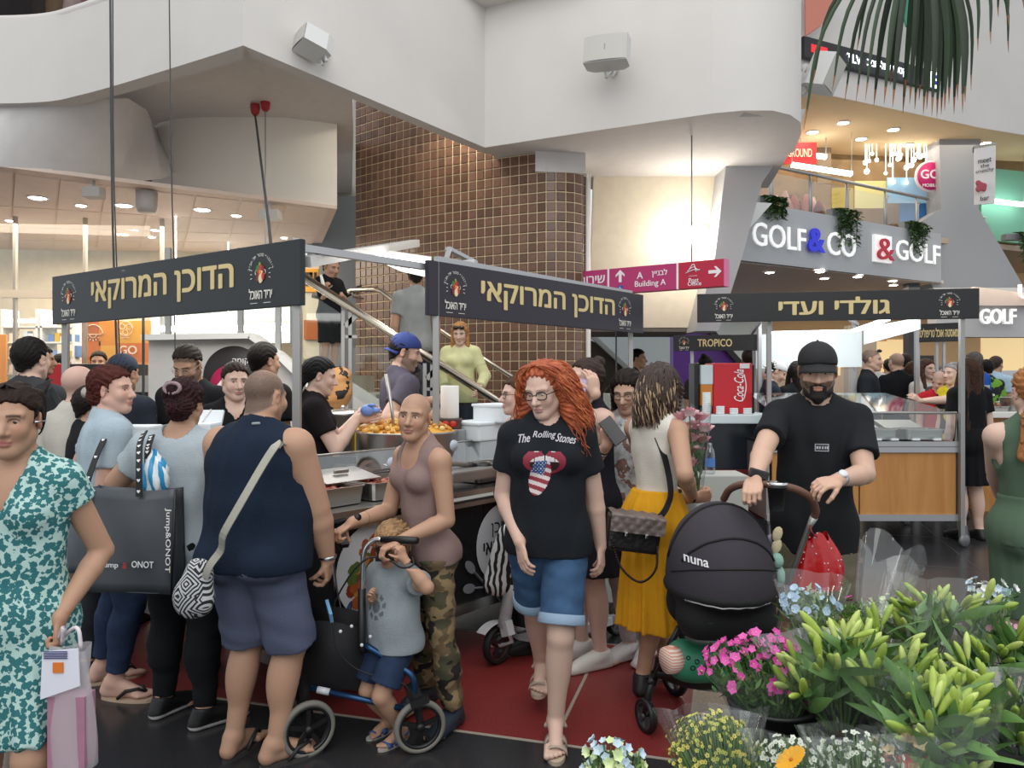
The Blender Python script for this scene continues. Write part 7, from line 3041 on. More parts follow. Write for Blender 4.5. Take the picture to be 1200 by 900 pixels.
for k in range(150):
 u,v=rr.uniform(-PI,PI),rr.uniform(.05,1.75)
 dirn=np.array((math.sin(v)*math.cos(u),math.sin(v)*math.sin(u),math.cos(v)))
 if dirn[1]>.35 and dirn[2]<.55:
  continue
 p0=np.array((0,-.012,.035))+dirn*np.array((.088,.106,.096))
 tx=unit(np.cross(dirn,(rr.random(),rr.random(),1.)))
 ty=np.cross(dirn,tx)
 pts=[r.headc+r.HM@(p0+dirn*.003*k2**.8+(tx*math.cos(k2*.9)+ty*math.sin(k2*.9))*.011+np.array((0,0,-.0035*k2)))*r.hs for k2 in range(13)]
 pth.append(np.array(pts))
strands(pth,.0042,mat('curl_#a58560','#a58560',.5,var=.3,vscale=60),t,'curls')
fwd=r.F
decal('shirt_print',t,tee,r.pel+r.up*.155*h,r.L,r.up,fwd,.13,.15,26,30,lambda u,v:rgb('#5a6468')if(.25<(u*u+v*v)<.5 and math.sin(8*math.atan2(v,u))>-.3)or(u*u+v*v)<.1 else None)
wf=empty('walking_frame',G(440,3.3),'blue three-wheeled walking frame with a black fabric bag','walking frame')
bluem=mat('frame_blue','#27496e',.3,metal=.7)
blk=M_('black')
chrome=M_('chrome')
rubber=mat('grey_tyre','#77736c',.7)
def wheel(c,rad,axis,parent,spokes=5,tyre=rubber,hub=blk,wd=.032,nm='wheel'):
 ax=Vector(axis).normalized()
 u=Vector((0,0,1)).cross(ax).normalized()
 R=basis(u,ax.cross(u),ax)
 b=B()
 b.lathe([(rad*.82,-wd*.45),(rad*.94,-wd*.5),(rad,-wd*.2),(rad,wd*.2),(rad*.94,wd*.5),(rad*.82,wd*.45),(rad*.82,-wd*.45)],c,32,R)
 wo=b.obj(nm,tyre,parent)
 b=B()
 b.lathe([(rad*.72,-wd*.35),(rad*.83,-wd*.4),(rad*.83,wd*.4),(rad*.72,wd*.35),(rad*.72,-wd*.35)],c,28,R)
 b.lathe([(.001,-wd*.7),(rad*.14,-wd*.7),(rad*.16,0),(rad*.14,wd*.7),(.001,wd*.7)],c,14,R)
 for k in range(spokes):
  a=2*PI*k/spokes+.3
  d=R@Vector((math.cos(a),math.sin(a),0))
  b.bar(Vector(c)+d*rad*.1,Vector(c)+d*rad*.76,rad*.16,wd*.4,ax)
 b.obj('rim',hub,wo)
 return wo
wr1=G(492,3.26,.112)
wr2=G(361,3.22,.118)
wr3=G(412,3.95,.112)
wheel(wr1,.112,(.35,-.9,0),wf)
wheel(wr2,.118,(.55,-.8,0),wf)
wheel(wr3,.112,(.35,-.9,0),wf)
A1=P(427,756,3.28)
b=B()
b.tube(smooth_path([P(428,756,3.28),P(470,782,3.27),P(484,795,3.26),P(486,822,3.27)],5),.014,8)
b.obj('leg_tube',bluem,wf)
b=B()
b.tube([P(364,806,3.3),P(480,832,3.27)],.013,8)
b.obj('cross_tube',bluem,wf)
b=B()
b.tube([P(372,808,3.285),P(386,811,3.283)],.0155,8)
b.obj('silver_label',mat('label_silver','#c9ccd2',.3),wf)
b=B()
b.tube([P(424,690,3.28),P(424,754,3.28),P(426,765,3.28)],.017,8)
b.bar(P(480,800,3.28),P(492,830,3.25),.05,.03)
b.bar(wr1+Vector((0,.03,0)),P(484,812,3.3),.03,.02)
b.bar(wr2+Vector((0,.03,0)),P(352,790,3.26),.04,.03)
b.tube([P(350,760,3.27),P(350,815,3.27)],.02,8)
b.bar(P(482,826,3.22),P(502,818,3.22),.03,.03)
b.obj('fork',blk,wf)['kind']='stuff'
b=B()
b.tube([P(350,770,3.28),P(372,745,3.5),P(408,722,3.7),P(412,690,3.8)],.013,8)
b.tube([P(412,720,3.8),P(414,800,3.93),wr3],.013,8)
b.obj('leg_tube',bluem,wf)
b=B()
b.tube(smooth_path([P(424,742,3.28),P(425,670,3.28),P(427,645,3.28),P(436,634,3.28),P(447,632,3.27)],5),.011,8)
b.obj('handle_tube',chrome,wf)
b=B()
b.tube([P(447,632,3.27),P(468,632.5,3.24),P(489,633.5,3.20)],[.013,.0165,.015],10)
b.obj('grip',blk,wf)
b=B()
b.tube(smooth_path([P(394,617,3.62),P(388,640,3.6),P(392,680,3.6),P(400,730,3.62)],5),.011,8)
b.obj('handle_tube',chrome,wf)
b=B()
b.tube([P(394,616,3.62),P(412,609,3.42),P(420,606,3.36)],[.014,.0165,.015],10)
b.bar(P(400,622,3.55),P(404,640,3.5),.04,.03)
b.obj('grip',blk,wf)
b=B()
b.tube(smooth_path([P(445,652,3.25),P(430,655,3.24),P(412,672,3.26),P(393,705,3.3),P(392,728,3.3)],6),.004,5)
b.tube(smooth_path([P(452,652,3.22),P(470,665,3.18),P(484,662,3.18),P(483,652,3.2)],6),.004,5)
b.tube(smooth_path([P(390,728,3.25),P(395,760,3.24),P(420,785,3.25),P(470,800,3.25),P(482,815,3.25)],6),.003,5)
b.obj('brake_cable',mat('cable_black','#1a1a1c',.5),wf)
b=B()
b.bar(P(446,640,3.25),P(450,656,3.24),.035,.03)
b.bar(P(442,655,3.25),P(462,655,3.22),.03,.015)
b.obj('brake_lever',blk,wf)
bgq=B()
def bagq(u,v):
 x=352+(434-352)*u
 y0,y1=728+14*u-6*math.sin(PI*u),805+5*u
 y=y0+(y1-y0)*v
 return P(x+(3*v if u>.9 else 0),y,3.36-.08*math.sin(PI*u)*(.4+.6*math.sin(PI*v)))
bgq.sheet(bagq,14,12)
def bagq2(u,v):
 q=bagq(u,v)
 return q+Vector((0,.20,.0))
bgq.sheet(bagq2,14,12)
bgq.sheet(lambda u,v:bagq(1,u)+Vector((0,.20*v,0)),8,3)
bgq.sheet(lambda u,v:bagq(0,u)+Vector((0,.20*v,0)),8,3)
bgq.sheet(lambda u,v:bagq(u,1)+Vector((0,.20*v,0)),8,3)
bgq.obj('fabric_bag',mat('bag_black','#131316',.75,bump=.15,bscale=60),wf)
b=B()
for px,py in((399,740),(412,734),(424,756),(434,746)):
 b.ball(P(px,py,3.255),.008,8)
b.obj('rivets',mat('rivet_white','#d5d7da',.4),wf)
C.objects[-1]['kind']='stuff'
D=3.42
r,h=joints(642,D,-8,432,sh=.094,head=(-22,16),roll=3,hands=(P(704,640,3.50),P(609,634,3.32)),hd=((.0,-.2,-1),(.18,-.25,-1)),hn=((-.8,.4,0),(.85,.5,0)),feet=((G(651,3.36,.088),(-.05,-1,0)),(G(636,3.86,.088),(-.12,-1,0))),elbow=((.6,.8,0),(-.5,.9,0)))
t=person('red-haired woman with glasses striding in a black band tee and denim shorts',G(642,D))
sp=dict(FINE,fem=True,girth=1.07,belly=1.1,skin='fair',ag=.98,lg=1.02,bust=1.15,hand=(HANG,dict(HANG,curl=(16,24,16))),feetfine=True,brow=(.25,.12,.08),browa=.6,lips=(.48,.20,.20),full=.98)
body_mesh(r,sp,t)
eyes(r,t,(.08,.07,.05),(-.2,-.45))
blk_tee=cotton('#1e2126',.9,.2)
tee=top(r,sp,t,blk_tee,'tee',.58,hem=.085,loose=.016,name='t_shirt',neck='crew',amp=.003,flare=.018,res=.008)
bottoms(r,sp,t,denim,.86,flare=.010,name='denim_shorts',waist=-.01,inf=.012,res=.008)
for i in(0,1):
 a,k_=r.hip[i],r.kn[i]
 d=unit(k_-a)
 c=a+(k_-a)*.86
 u=unit(np.cross(d,(0,1.,0)))
 R_=basis(Vector(u),Vector(np.cross(d,u)),Vector(d))
 b=B()
 rad=(.056+(.036*.4+.036*.6-.056)*.86)*h+.012+.023
 b.lathe([(rad-.004,-.04),(rad+.002,-.038),(rad+.006,.0),(rad+.004,.004),(rad-.012,.004)],Vector(c),28,R_)
 b.obj('turned_cuff',mat('denim_cuff','#8ba2b8',.9,bump=.3,bscale=260),t)
 sandal(r,i,t,'#a8988a','#b5a48f',2,band=.030)
glasses(r,t,'#17161a',.025,.018,.0024)
red1,red2=mat('hair_copper','#a5512f',.45,var=.35,vscale=40,bump=.4,bscale=160,spec=.4),mat('hair_copper_bright','#c06f42',.45,var=.3,vscale=40,spec=.4)
def longh(f,W,s,M):
 f.ell(W(0,-.035,.05),np.array((.098,.100,.085))*s,M,.02)
 for a in(1,-1):
  f.cone(W(a*.082,-.015,.06),W(a*.115,-.03,-.12),.040*s,.050*s,.03)
  f.cone(W(a*.112,-.02,-.11),W(a*.125,.01,-.26),.048*s,.022*s,.03)
 f.cone(W(0,-.08,.0),W(0,-.09,-.2),.085*s,.07*s,.03)
longh.reach=[(.17,0,-.28),(-.17,0,-.28),(0,-.17,-.25)]
hair_shell(r,t,'#9a4626',.010,(.050,.62,-.10,.70),extra=longh,ripple=.004,attr=(red1,None),res=.006)
pth,pth2=[],[]
rr=random.Random(8)
for k in range(620):
 a=rr.choice((-1,1))
 u=rr.random()
 back=rr.random()
 x1=a*(.055+.05*rr.random())
 p=[(a*rr.uniform(.002,.03),.050-.11*back,.130-.01*back),(a*(.055+.035*rr.random()),.045-.12*back,.115-.03*rr.random()),(a*(.096+.03*rr.random()),.03-.13*back,.03),(a*(.115+.04*rr.random()),.012-.12*back,-.07),(a*(.125+.055*rr.random()),.02-.12*back,-.17),(a*(.115+.06*rr.random()),.045-.13*back,-.26-.05*rr.random())]
 if rr.random()<.35:
  p=p[:5]
 q=np.array(smooth_path(p,6))
 n=len(q)
 tt=np.linspace(0,1,n)
 ph,fq_=rr.uniform(0,6),rr.uniform(16,26)
 wv=(tt**.8)[:,None]*.017
 q=q+np.stack((np.sin(tt*fq_+ph),np.cos(tt*fq_+ph),.4*np.sin(tt*fq_*1.3)),1)*wv
 q=r.headc+q@(r.HM.T)*r.hs
 (pth if k%3 else pth2).append(q)
strands(pth,.0042,red1,t)
strands(pth2,.0036,red2,t)
F_,L_,U_=r.F,r.L,r.up
cp=r.pel+r.up*.185*h
def lips_print(u,v):
 m=(u/.95)**2+((v-.42)/.52)**2
 dip=v>.78-1.2*max(0,.18-abs(u))
 tx,ty=u+.22,v+.18
 rot=.35
 x=tx*math.cos(rot)-ty*math.sin(rot)
 y=tx*math.sin(rot)+ty*math.cos(rot)
 tongue=(x/.44)**2+(y/.80)**2<1 and v<.42
 if tongue:
  if y>.05 and x<.12:
   return rgb('#d8dce4')if(math.sin(u*42)*math.sin(v*42)>.62)else rgb('#2f4c80')
  return rgb('#d9c9c9')if math.sin(v*19+u*5)>.05 else rgb('#8e2b38')
 if m<1 and not dip:
  if((u+.38)/.16)**2+((v-.82)/.07)**2<1 or((u-.38)/.16)**2+((v-.82)/.07)**2<1:
   return rgb('#d9d2d4')
  inner=(u/.66)**2+((v-.30)/.30)**2
  if inner<1:
   if v>.40 and abs(math.sin(u*7))>.12:
    return rgb('#d9d2d4')
   return rgb('#2a1016')
  return rgb('#8a2538')
 return None
decal('shirt_print',t,tee,cp-U_*.005*h,L_,U_,F_,.195,.22,64,72,lips_print)
wt=mat('script_print','#c9c6cc',.7)
for s_,u0,tl_ in(('The',-.092,.12),('Rolling',-.005,.0),('Stones',.088,-.14)):
 Rr=L_*math.cos(tl_)+U_*math.sin(tl_)
 Ur=U_*math.cos(tl_)-L_*math.sin(tl_)
 cloth_text('shirt_lettering',s_,t,tee,cp+U_*(.088*h-abs(u0)*.16)+L_*u0,Rr,Ur,F_,.036,wt,.012,fit=(.052,.10,.085)[(('The','Rolling','Stones').index(s_))],shear=.3)
nl=B()
for i in(1,):
 pass
D=3.85
r,h=joints(768,D,128,434,sh=.088,head=(6,12),hands=(P(806,585,4.05),P(812,583,3.72)),hd=((.8,.2,.1),(.9,.15,.1)),hn=((0,0,1),(-.2,.9,.4)),feet=((G(780,4.05,.07),(.7,.7,0)),(G(752,3.86,.07),(.3,.9,0))),elbow=((.3,.3,-1),(.1,-.5,-1)))
t=person('woman with blonde-streaked wavy hair in a white vest and yellow skirt holding roses',G(768,D))
sp=dict(MID,fem=True,girth=.95,skin='tan',ag=.92,lg=.95,bust=.85,hand=(GRIP,GRIP),strap=.4)
body_mesh(r,sp,t)
top(r,sp,t,cotton('#d8d3c8',.9,.35,200),'tank',hem=-.0,loose=.0,neck='scoop',name='tank_top',inf=.007,res=.008)
yel=mat('yellow_linen','#d79a1f',.85,bump=.25,bscale=50,var=.06,spec=.2)
skirt(r,sp,t,yel,.335,.085,.075,.135,.85,folds=.011,res=.008)
for i in(0,1):
 shoe(r,i,t,'#1d1a1a','#141212',name='flat_shoe')
def wavy(f,W,s,M):
 f.ell(W(0,-.03,.03),np.array((.096,.104,.10))*s,M,.02)
 f.cone(W(0,-.03,-.03),W(0,-.045,-.15),.098*s,.08*s,.03)
 f.cone(W(-.04,.03,.0),W(-.05,.04,-.13),.07*s,.045*s,.03)
wavy.reach=[(0,-.16,-.2),(.12,.1,-.2),(-.14,.12,-.2)]
hw=[mat('hair_brown_streak','#3a2a22',.45,var=.3,vscale=40,spec=.4),mat('hair_blonde_streak','#a58a68',.45,var=.25,vscale=40,spec=.4)]
hair_shell(r,t,'#3a2a22',.014,(.05,.5,-.2,.3),extra=wavy,ripple=.005,attr=(hw[0],None))
pth,pth2=[],[]
for k in range(420):
 a=rr.uniform(-PI,PI)
 ct_,st_=math.cos(a),math.sin(a)
 p=[(ct_*.03,st_*.03-.01,.138),(ct_*.085,st_*.095-.02,.085),(ct_*.104,st_*.112-.03,-.02),(ct_*.104,st_*.108-.035,-.11),(ct_*.085,st_*.09-.035,-.20-.03*rr.random())]
 q=np.array(smooth_path(p,5))
 tt=np.linspace(0,1,len(q))
 ph=rr.uniform(0,6)
 q=q+np.stack((np.sin(tt*15+ph),np.cos(tt*15+ph),0*tt),1)*(tt*.013)[:,None]
 q=r.headc+q@r.HM.T*r.hs
 if k%5==0:
  pth2.append(q[int(len(q)*rr.uniform(.2,.6)):])
 pth.append(q)
strands(pth,.0042,hw[0],t)
strands(pth2,.0042,hw[1],t)
b=B()
R_=basis(Vector(np.cross(r.hdir[1],(0,0,1.))).normalized(),Vector((0,0,1)),Vector(r.hdir[1]))
b.lathe([(.030,-.006),(.033,0),(.030,.006)],Vector(r.wr[1]-unit(r.wr[1]-r.el[1])*.01),18,R_)
b.obj('hair_band',M_('black'),t)
qb=empty('quilted_bag',P(741,650,3.55),'black quilted shoulder bag with a greyish flap and chain against the yellow skirt','bag')
c=P(742,619,3.56)
R=Matrix.Rotation(.10,3,'Z')@Matrix.Rotation(.14,3,'Y')
b=B()
b.box(c+R@Vector((0,0,-.02)),(.245,.10,.17),R,.02)
b.obj('bag_body',mat('bag_leather','#1c191a',.35,bump=.5,bscale=30),qb)
b=B()
def flap(u,v):
 x=(u-.5)*.255
 y=.05-.115*min(1,v*2)-(.010 if v>.45 else 0)
 z=.072-max(0,v-.45)*.15
 qy=.006*abs(math.sin(u*16+v*9))*abs(math.sin(u*16-v*9))
 return c+R@Vector((x,y-qy*(v>.4),z+qy*(v<=.4)))
b.sheet(flap,40,24)
b.obj('flap',mat('flap_taupe','#6a5d58',.4,bump=.4,bscale=40,var=.3,vscale=12),qb)
b=B()
b.box(c+R@Vector((-.05,-.078,-.018)),(.014,.01,.02),R,.003)
b.box(c+R@Vector((.045,-.078,-.018)),(.014,.01,.02),R,.003)
b.obj('clasps',chrome,qb)
C.objects[-1]['kind']='stuff'
b=B()
pts=smooth_path([c+R@Vector((-.11,-.05,-.05)),P(728,665,3.5),P(750,682,3.48),P(768,668,3.5),c+R@Vector((.11,-.05,-.06))],12)
for i in range(0,len(pts)-1):
 d=Vector(pts[i+1]-pts[i])
 ct_=(Vector(pts[i])+Vector(pts[i+1]))/2
 b.ball(ct_,(.0065,.0035,.0065),6)
b.tube(pts,.0025,4)
o=b.obj('chain',mat('chain_dark','#3a2f2a',.3,metal=.8),qb)
o['kind']='stuff'
band(None,qb,'strap',smooth_path([c+R@Vector((.115,-.0,.06)),P(781,595,3.60),P(786,575,3.66),P(780,540,3.72),P(770,512,3.74)],6),.03,.005,M_('black'),(.3,-1,0))
bq=empty('rose_bouquet',P(815,580,3.75),'bouquet of pale pink roses in clear film held beside the yellow skirt','flowers')
rosem=[mat('rose_%d'%k,c_,.6)for k,c_ in enumerate(('#e6b7bd','#d998a5','#efcdd0','#cf8796'))]
rr=random.Random(4)
base_=P(816,588,3.78)
for k,(px,py)in enumerate(((796,487),(808,482),(820,487),(800,500),(813,497),(826,500),(796,515),(809,512),(822,513),(803,528),(815,526),(798,541),(810,540))):
 c=P(px,py,3.80+rr.uniform(-.05,.08))
 b=B()
 for j in range(9):
  a0=j*2.4
  rad=.009+.0042*j
  ht=.046-.0022*j
  def petal(u,v,a0=a0,rad=rad,ht=ht,c=c):
   a=a0+(u-.5)*1.9
   q=rad*(.55+.6*v**1.4)
   return c+Vector((math.cos(a)*q,math.sin(a)*q,-.026+v*ht+.004*math.sin(u*PI)))
  b.cm=(k+(j>5))%4 if j%3 else(k+1)%4
  b.sheet(petal,5,4)
 b.obj('rose_head',rosem,bq)
 b=B()
 b.tube(smooth_path([c+Vector((0,0,-.015)),c*.5+base_*.5+Vector((rr.uniform(-.01,.01),0,0)),base_+Vector((rr.uniform(-.02,.02),rr.uniform(-.02,.02),0))],4),.0035,5)
 b.obj('stem',mat('stem_green','#4a6a38',.6),bq)
b=B()
for k in range(34):
 px,py=rr.uniform(797,824),rr.uniform(530,578)
 p=P(px,py,3.78+rr.uniform(-.04,.04))
 d=Vector((rr.uniform(-.6,.6),rr.uniform(-.4,.4),rr.uniform(.2,1))).normalized()
 s_=d.cross(Vector((0,1,0))).normalized()
 l=rr.uniform(.04,.075)
 b.add([p,p+d*l*.5+s_*l*.25,p+d*l,p+d*l*.5-s_*l*.25],[(0,1,2,3)])
o=b.obj('foliage',mat('rose_leaf','#3f5f34',.6),bq)
o['kind']='stuff'
def cone_film(u,v):
 a=u*2*PI
 q=(.022+.075*v**.8)*(1+.10*math.sin(6*a)*v)
 ax=P(811,478,3.80)-base_
 return base_+ax*v*1.02+Vector((math.cos(a)*q,math.sin(a)*q,.02*math.sin(5*a)*v))
b=B()
b.sheet(cone_film,40,10)
b.obj('film',clear_mat('bouquet_film',(.97,.98,.98),.06,.08),bq)
D=4.3
r,h=joints(738,D,-22,439,sh=.094,head=(-5,18),hands=(None,P(711,522,4.02)),hd=(None,(-.1,-.25,.95)),hn=(None,(.55,.6,.35)),feet=((G(760,4.36,.07),(-.5,-1,0)),(G(738,4.34,.07),(-.85,-.55,0))),elbow=(None,(-.5,.3,-1)))
t=person('person with long dark hair and glasses in a graffiti-print tee reading a phone',G(738,D))
sp=dict(MID,girth=1.0,skin='light',hand=(HANG,dict(curl=(40,50,30),thumb=(.6,.3,.7))),brow=(.04,.03,.02))
body_mesh(r,sp,t)
eyes(r,t,(.08,.05,.03),(-.1,-.4))
glasses(r,t,'#2a1d16',.024,.018,.0018)
graf=mat('graffiti_print','#c4cacb',.85,col2='#8a6a62',pattern='noise',pscale=16,var=.5,vscale=22,bump=.15)
top(r,sp,t,graf,'tee',.65,hem=.12,loose=.02,name='t_shirt')
bottoms(r,sp,t,cotton('#b9aeb0'),1.9,name='trousers')
for i in(0,1):
 shoe(r,i,t,'#e2e0de','#efedea',name='sneaker',wide=1.1)
def lng(f,W,s,M):
 f.ell(W(0,-.025,.05),np.array((.086,.098,.082))*s,M,.02)
 for a in(1,-1):
  f.cone(W(a*.078,-.02,.04),W(a*.088,-.015,-.16),.030*s,.030*s,.03)
 f.cone(W(0,-.07,.0),W(0,-.075,-.15),.07*s,.05*s,.03)
lng.reach=[(.13,0,-.2),(-.13,0,-.2),(0,-.13,-.2)]
hair_shell(r,t,'#1f1512',.010,(.03,.62,-.08,.7),extra=lng,ripple=.003)
b=B()
d=unit(r.wr[1]-r.el[1])
R_=basis(Vector(np.cross(d,(0,1.,0))).normalized(),Vector(np.cross(d,np.cross(d,(0,1.,0)))).normalized(),Vector(d))
for k in range(4):
 b.cm=k%2
 b.lathe([(.031,-.006),(.034,-.004),(.034,.006),(.031,.006)],Vector(r.wr[1]-d*(.045+.012*k)),16,R_)
b.obj('wrist_band',[M_('black'),mat('band_white','#dedede',.6)],t)
b=B()
c=P(718,505,3.93)
b.box(c,(.075,.009,.15),Matrix.Rotation(-.62,3,'Y')@Matrix.Rotation(-.35,3,'X'),.004)
ph=tag(b.obj('phone',mat('phone_dark','#1d1a20',.25)),'dark smartphone held up by the person in the graffiti tee','phone')
D=3.62
r,h=joints(955,D,-10,410,sh=.100,lean=3,head=(-10,9),hands=(P(983,562,3.22),P(884,562,3.18)),hd=((-.85,-.3,-.15),(-.3,-.6,-.45)),hn=((.1,.5,-1),(.1,.2,-1)),elbow=((.9,.5,-.6),(-.8,.6,-.8)))
t=person('bearded man in a black cap and black tee pushing a stroller',G(955,D))
sp=dict(FINE,girth=1.03,belly=1.05,skin='light',ag=1.0,lg=1.05,stub=.93,beardc=(.018,.013,.011),brow=(.02,.015,.012),jaw=1.05,neckr=1.12,hand=(dict(curl=(28,40,25),spread=.05,thumb=(.7,.5,.3)),dict(GRIP,curl=(45,60,40))))
body_mesh(r,sp,t)
eyes(r,t,(.05,.03,.02),(-.1,-.55))
def beard(f):
 M,c,s=r.HM,r.headc,r.hs
 W=lambda x,y,z:c+M@np.array((x,y,z))*s
 f.cone(W(0,.063,-.097),W(0,.058,-.118),.027*s,.024*s,.02)
 for a in(1,-1):
  f.cone(W(a*.060,.0,-.035),W(a*.042,.036,-.088),.012*s,.018*s,.02)
  f.cone(W(a*.038,.042,-.088),W(0,.066,-.104),.018*s,.021*s,.02)
  f.cone(W(a*.026,.076,-.062),W(a*.008,.084,-.050),.007*s,.007*s,.006)
  f.cone(W(a*.026,.076,-.062),W(a*.022,.070,-.092),.010*s,.012*s,.008)
 f.ripple(.0025,110,5)
 f.ell(W(0,.096,-.066),np.array((.021,.02,.010))*s,M,.004,'sub')
garment('beard',beard,[r.headc,r.headc-r.HM[:,2]*.12],.11,.0038,mat('beard_black','#15100e',.7,bump=.6,bscale=220),t)
cap(r,t,'#1b1b1d')
hair_shell(r,t,'#140f0d',.004,(.03,.6,-.03,.72),ripple=.001)
btee=cotton('#212326',.92,.2)
tee=top(r,sp,t,btee,'tee',.68,hem=.16,loose=.012,name='t_shirt',amp=.0035,flare=.014,res=.0085)
bottoms(r,sp,t,cotton('#6f6a5a'),.95,flare=.02,waist=-.065,inf=.007,name='khaki_shorts')
for i in(0,1):
 shoe(r,i,t,'#2a2a2c','#dcdcdc',name='sneaker')
cpt=r.pel+r.up*.195*h
decal('shirt_print',t,tee,cpt-r.L*.0*h,r.L,r.up,r.F,.058,.034,20,12,lambda u,v:rgb('#b9bcc0')if(abs(u)>.86 or abs(v)>.78 or(abs(v)<.3 and math.sin(u*17)>-.2))else rgb('#34373a'))
b=B()
d=unit(r.wr[0]-r.el[0])
R_=basis(Vector(np.cross(d,(0,0,1.))).normalized(),Vector(np.cross(d,np.cross(d,(0,0,1.)))).normalized(),Vector(d))
b.lathe([(.028,-.012),(.032,-.010),(.032,.010),(.028,.012)],Vector(r.wr[0]-d*.02),20,R_)
wa=b.obj('wrist_watch',mat('watch_steel','#b9bcc0',.3,metal=.8),t)
b=B()
b.lathe([(.001,.008),(.017,.008),(.019,.004),(.019,-.004),(.001,-.004)],Vector(r.wr[0]-d*.02)+Vector((0,-.022,.025)),20,basis(Vector((1,0,0)),Vector((0,.75,.66)),Vector((0,-.66,.75))))
b.obj('dial',mat('watch_dial','#d2d5d8',.3),wa)
D=3.55
r,h=joints(1212,D,168,437,sh=.096,hands=(P(1172,585,3.95),None),elbow=((-1,-.5,-.3),None),feet=((G(1190,3.55,.07),(.2,1,0)),(G(1230,3.55,.07),(.2,1,0))))
t=person('woman in a fitted olive green sleeveless dress with a copper ponytail, at the frame edge',G(1212,D))
sp=dict(MID,fem=True,girth=1.12,skin='fair',ag=1.08,lg=1.1,hipw=1.08,strap=.45,butt=1.1)
body_mesh(r,sp,t)
ol=mat('olive_jersey','#4f6350',.85,bump=.15,bscale=20,var=.06,spec=.25)
top(r,sp,t,ol,'tank',hem=.06,loose=.0,neck='back',name='dress_bodice',inf=.013,amp=.004,freq=30)
skirt(r,sp,t,ol,.245,.10,.078,.095,.85,name='dress_skirt',folds=.003)
def pony(f,W,s,M):
 f.cone(W(.0,-.10,.03),W(.05,-.14,-.12),.035*s,.04*s,.03)
 f.cone(W(.05,-.14,-.12),W(.10,-.16,-.30),.04*s,.022*s,.03)
pony.reach=[(.15,-.2,-.35)]
hair_shell(r,t,'#a06a40',.010,extra=pony,ripple=.003)
for i in(0,1):
 shoe(r,i,t,'#2a2522','#1a1816')
# ==========================================================
LOW=dict(res=(.016,.0085,.0095),fine=False)
def bun_hair(f,W,s,M):
 f.ell(W(0,-.075,.115),np.array((.038,.038,.036))*s,M,.01)
bun_hair.reach=[(0,-.1,.17)]
def long_hair(f,W,s,M):
 f.ell(W(0,-.025,.05),np.array((.086,.098,.082))*s,M,.02)
 for a in(1,-1):
  f.cone(W(a*.076,-.01,.03),W(a*.088,.045,-.24),.026*s,.028*s,.03)
 f.cone(W(0,-.07,.0),W(0,-.085,-.24),.075*s,.06*s,.03)
long_hair.reach=[(.13,0,-.3),(-.13,0,-.3),(0,-.16,-.3)]
def tail_hair(f,W,s,M):
 f.cone(W(0,-.09,.06),W(0,-.13,-.05),.03*s,.032*s,.03)
 f.cone(W(0,-.13,-.05),W(0,-.12,-.30),.032*s,.02*s,.03)
tail_hair.reach=[(0,-.18,-.34)]
HS={'short':None,'bun':bun_hair,'long':long_hair,'tail':tail_hair}
def extra(label,px,D,top_py,yaw,skin,hair,shirt,legs='#24262b',z0=0.,q=LOW,fem=False,head=(0,0),hands=(None,None),kind='tee',neck='crew',girth=1.,more=None,group=None,eyes_=False,dress=False,shoe_c='#1c1c1e',**kw):
 r,h=joints(px,D,yaw,top_py,z=z0,z0=z0,head=head,hands=hands,sh=.092 if fem else .100,**kw)
 t=person(label,G(px,D,z0),group)
 sp=dict(q,fem=fem,girth=girth,skin=skin,hand=(HANG,HANG),**(more or{}))
 body_mesh(r,sp,t)
 if eyes_:
  eyes(r,t)
 res=.011 if q is not LOW else .015
 m=shirt if not isinstance(shirt,str)else cotton(shirt)
 top(r,sp,t,m,kind,.6,hem=.10,loose=.014,neck=neck,res=res,flare=.014)
 if dress:
  skirt(r,sp,t,m,.24,.08,.085,.115,.8,res=res,name='dress_skirt')
 else:
  bottoms(r,sp,t,cotton(legs),1.9,waist=-.02,res=res)
 for i in(0,1):
  shoe(r,i,t,shoe_c,'#2a2a2a' if shoe_c=='#1c1c1e' else shoe_c,res=.009)
 if hair:
  hair_shell(r,t,hair[0],.011,extra=HS[hair[1]],res=.007 if q is not LOW else .010)
 return r,t
bz=lambda a=.85,c=(.05,.035,.028),**k:dict(buzz=a,buzzc=c,**k)
r,t=extra('bearded young server with glasses and an apron strap, looking down',226,5.12,408,-4,'tan',None,'#1d1d20',q=MID,head=(-4,30),more=dict(bz(.9,(.045,.034,.028),hairline=-.01,bald=(.3,.01)),stub=.55,brow=(.02,.015,.012)),hands=(P(245,505,4.85),P(205,507,4.85)),girth=1.05,eyes_=True)
glasses(r,t,'#b0a898',.024,.017,.0014)
hair_shell(r,t,'#241a15',.008,(.052,.5,.03,.5),res=.006)
b=B()
for sg in(1,-1):
 b.tube(smooth_path([r.neck+r.L*sg*.055+r.up*.03-r.F*.02,r.neck+r.L*sg*.075+r.F*.075-r.up*.03,r.neck+r.L*sg*.06+r.F*.12-r.up*.22],4),.006,5)
b.obj('apron_strap',mat('strap_tan','#b39a80',.8),t)
C.objects[-1]['kind']='stuff'
extra('female server with tied dark hair in a black V-neck top',275,4.88,430,22,'fair',('#2a1a15','tail'),'#17171a',q=MID,fem=True,head=(12,4),neck='v',girth=1.15,more=dict(full=1.08,lips=(.38,.15,.14)),eyes_=True)
extra('server with short black hair turned away beside the round sign',306,5.4,407,152,'tan',('#17120f','short'),'#1b1a1d',q=MID,head=(-10,0))
extra('ponytailed server in a dark top reaching towards the pots',368,5.05,424,105,'fair',('#141213','tail'),'#1a1518',q=MID,fem=True,head=(0,10),hands=(P(424,482,5.35),P(420,490,5.0)),elbow=((0,.2,-1),(0,-.3,-1)),hd=((1,0,.1),(1,0,.2)))
b=B()
c=P(431,481,4.98)
b.ball(c,(.05,.035,.04),12)
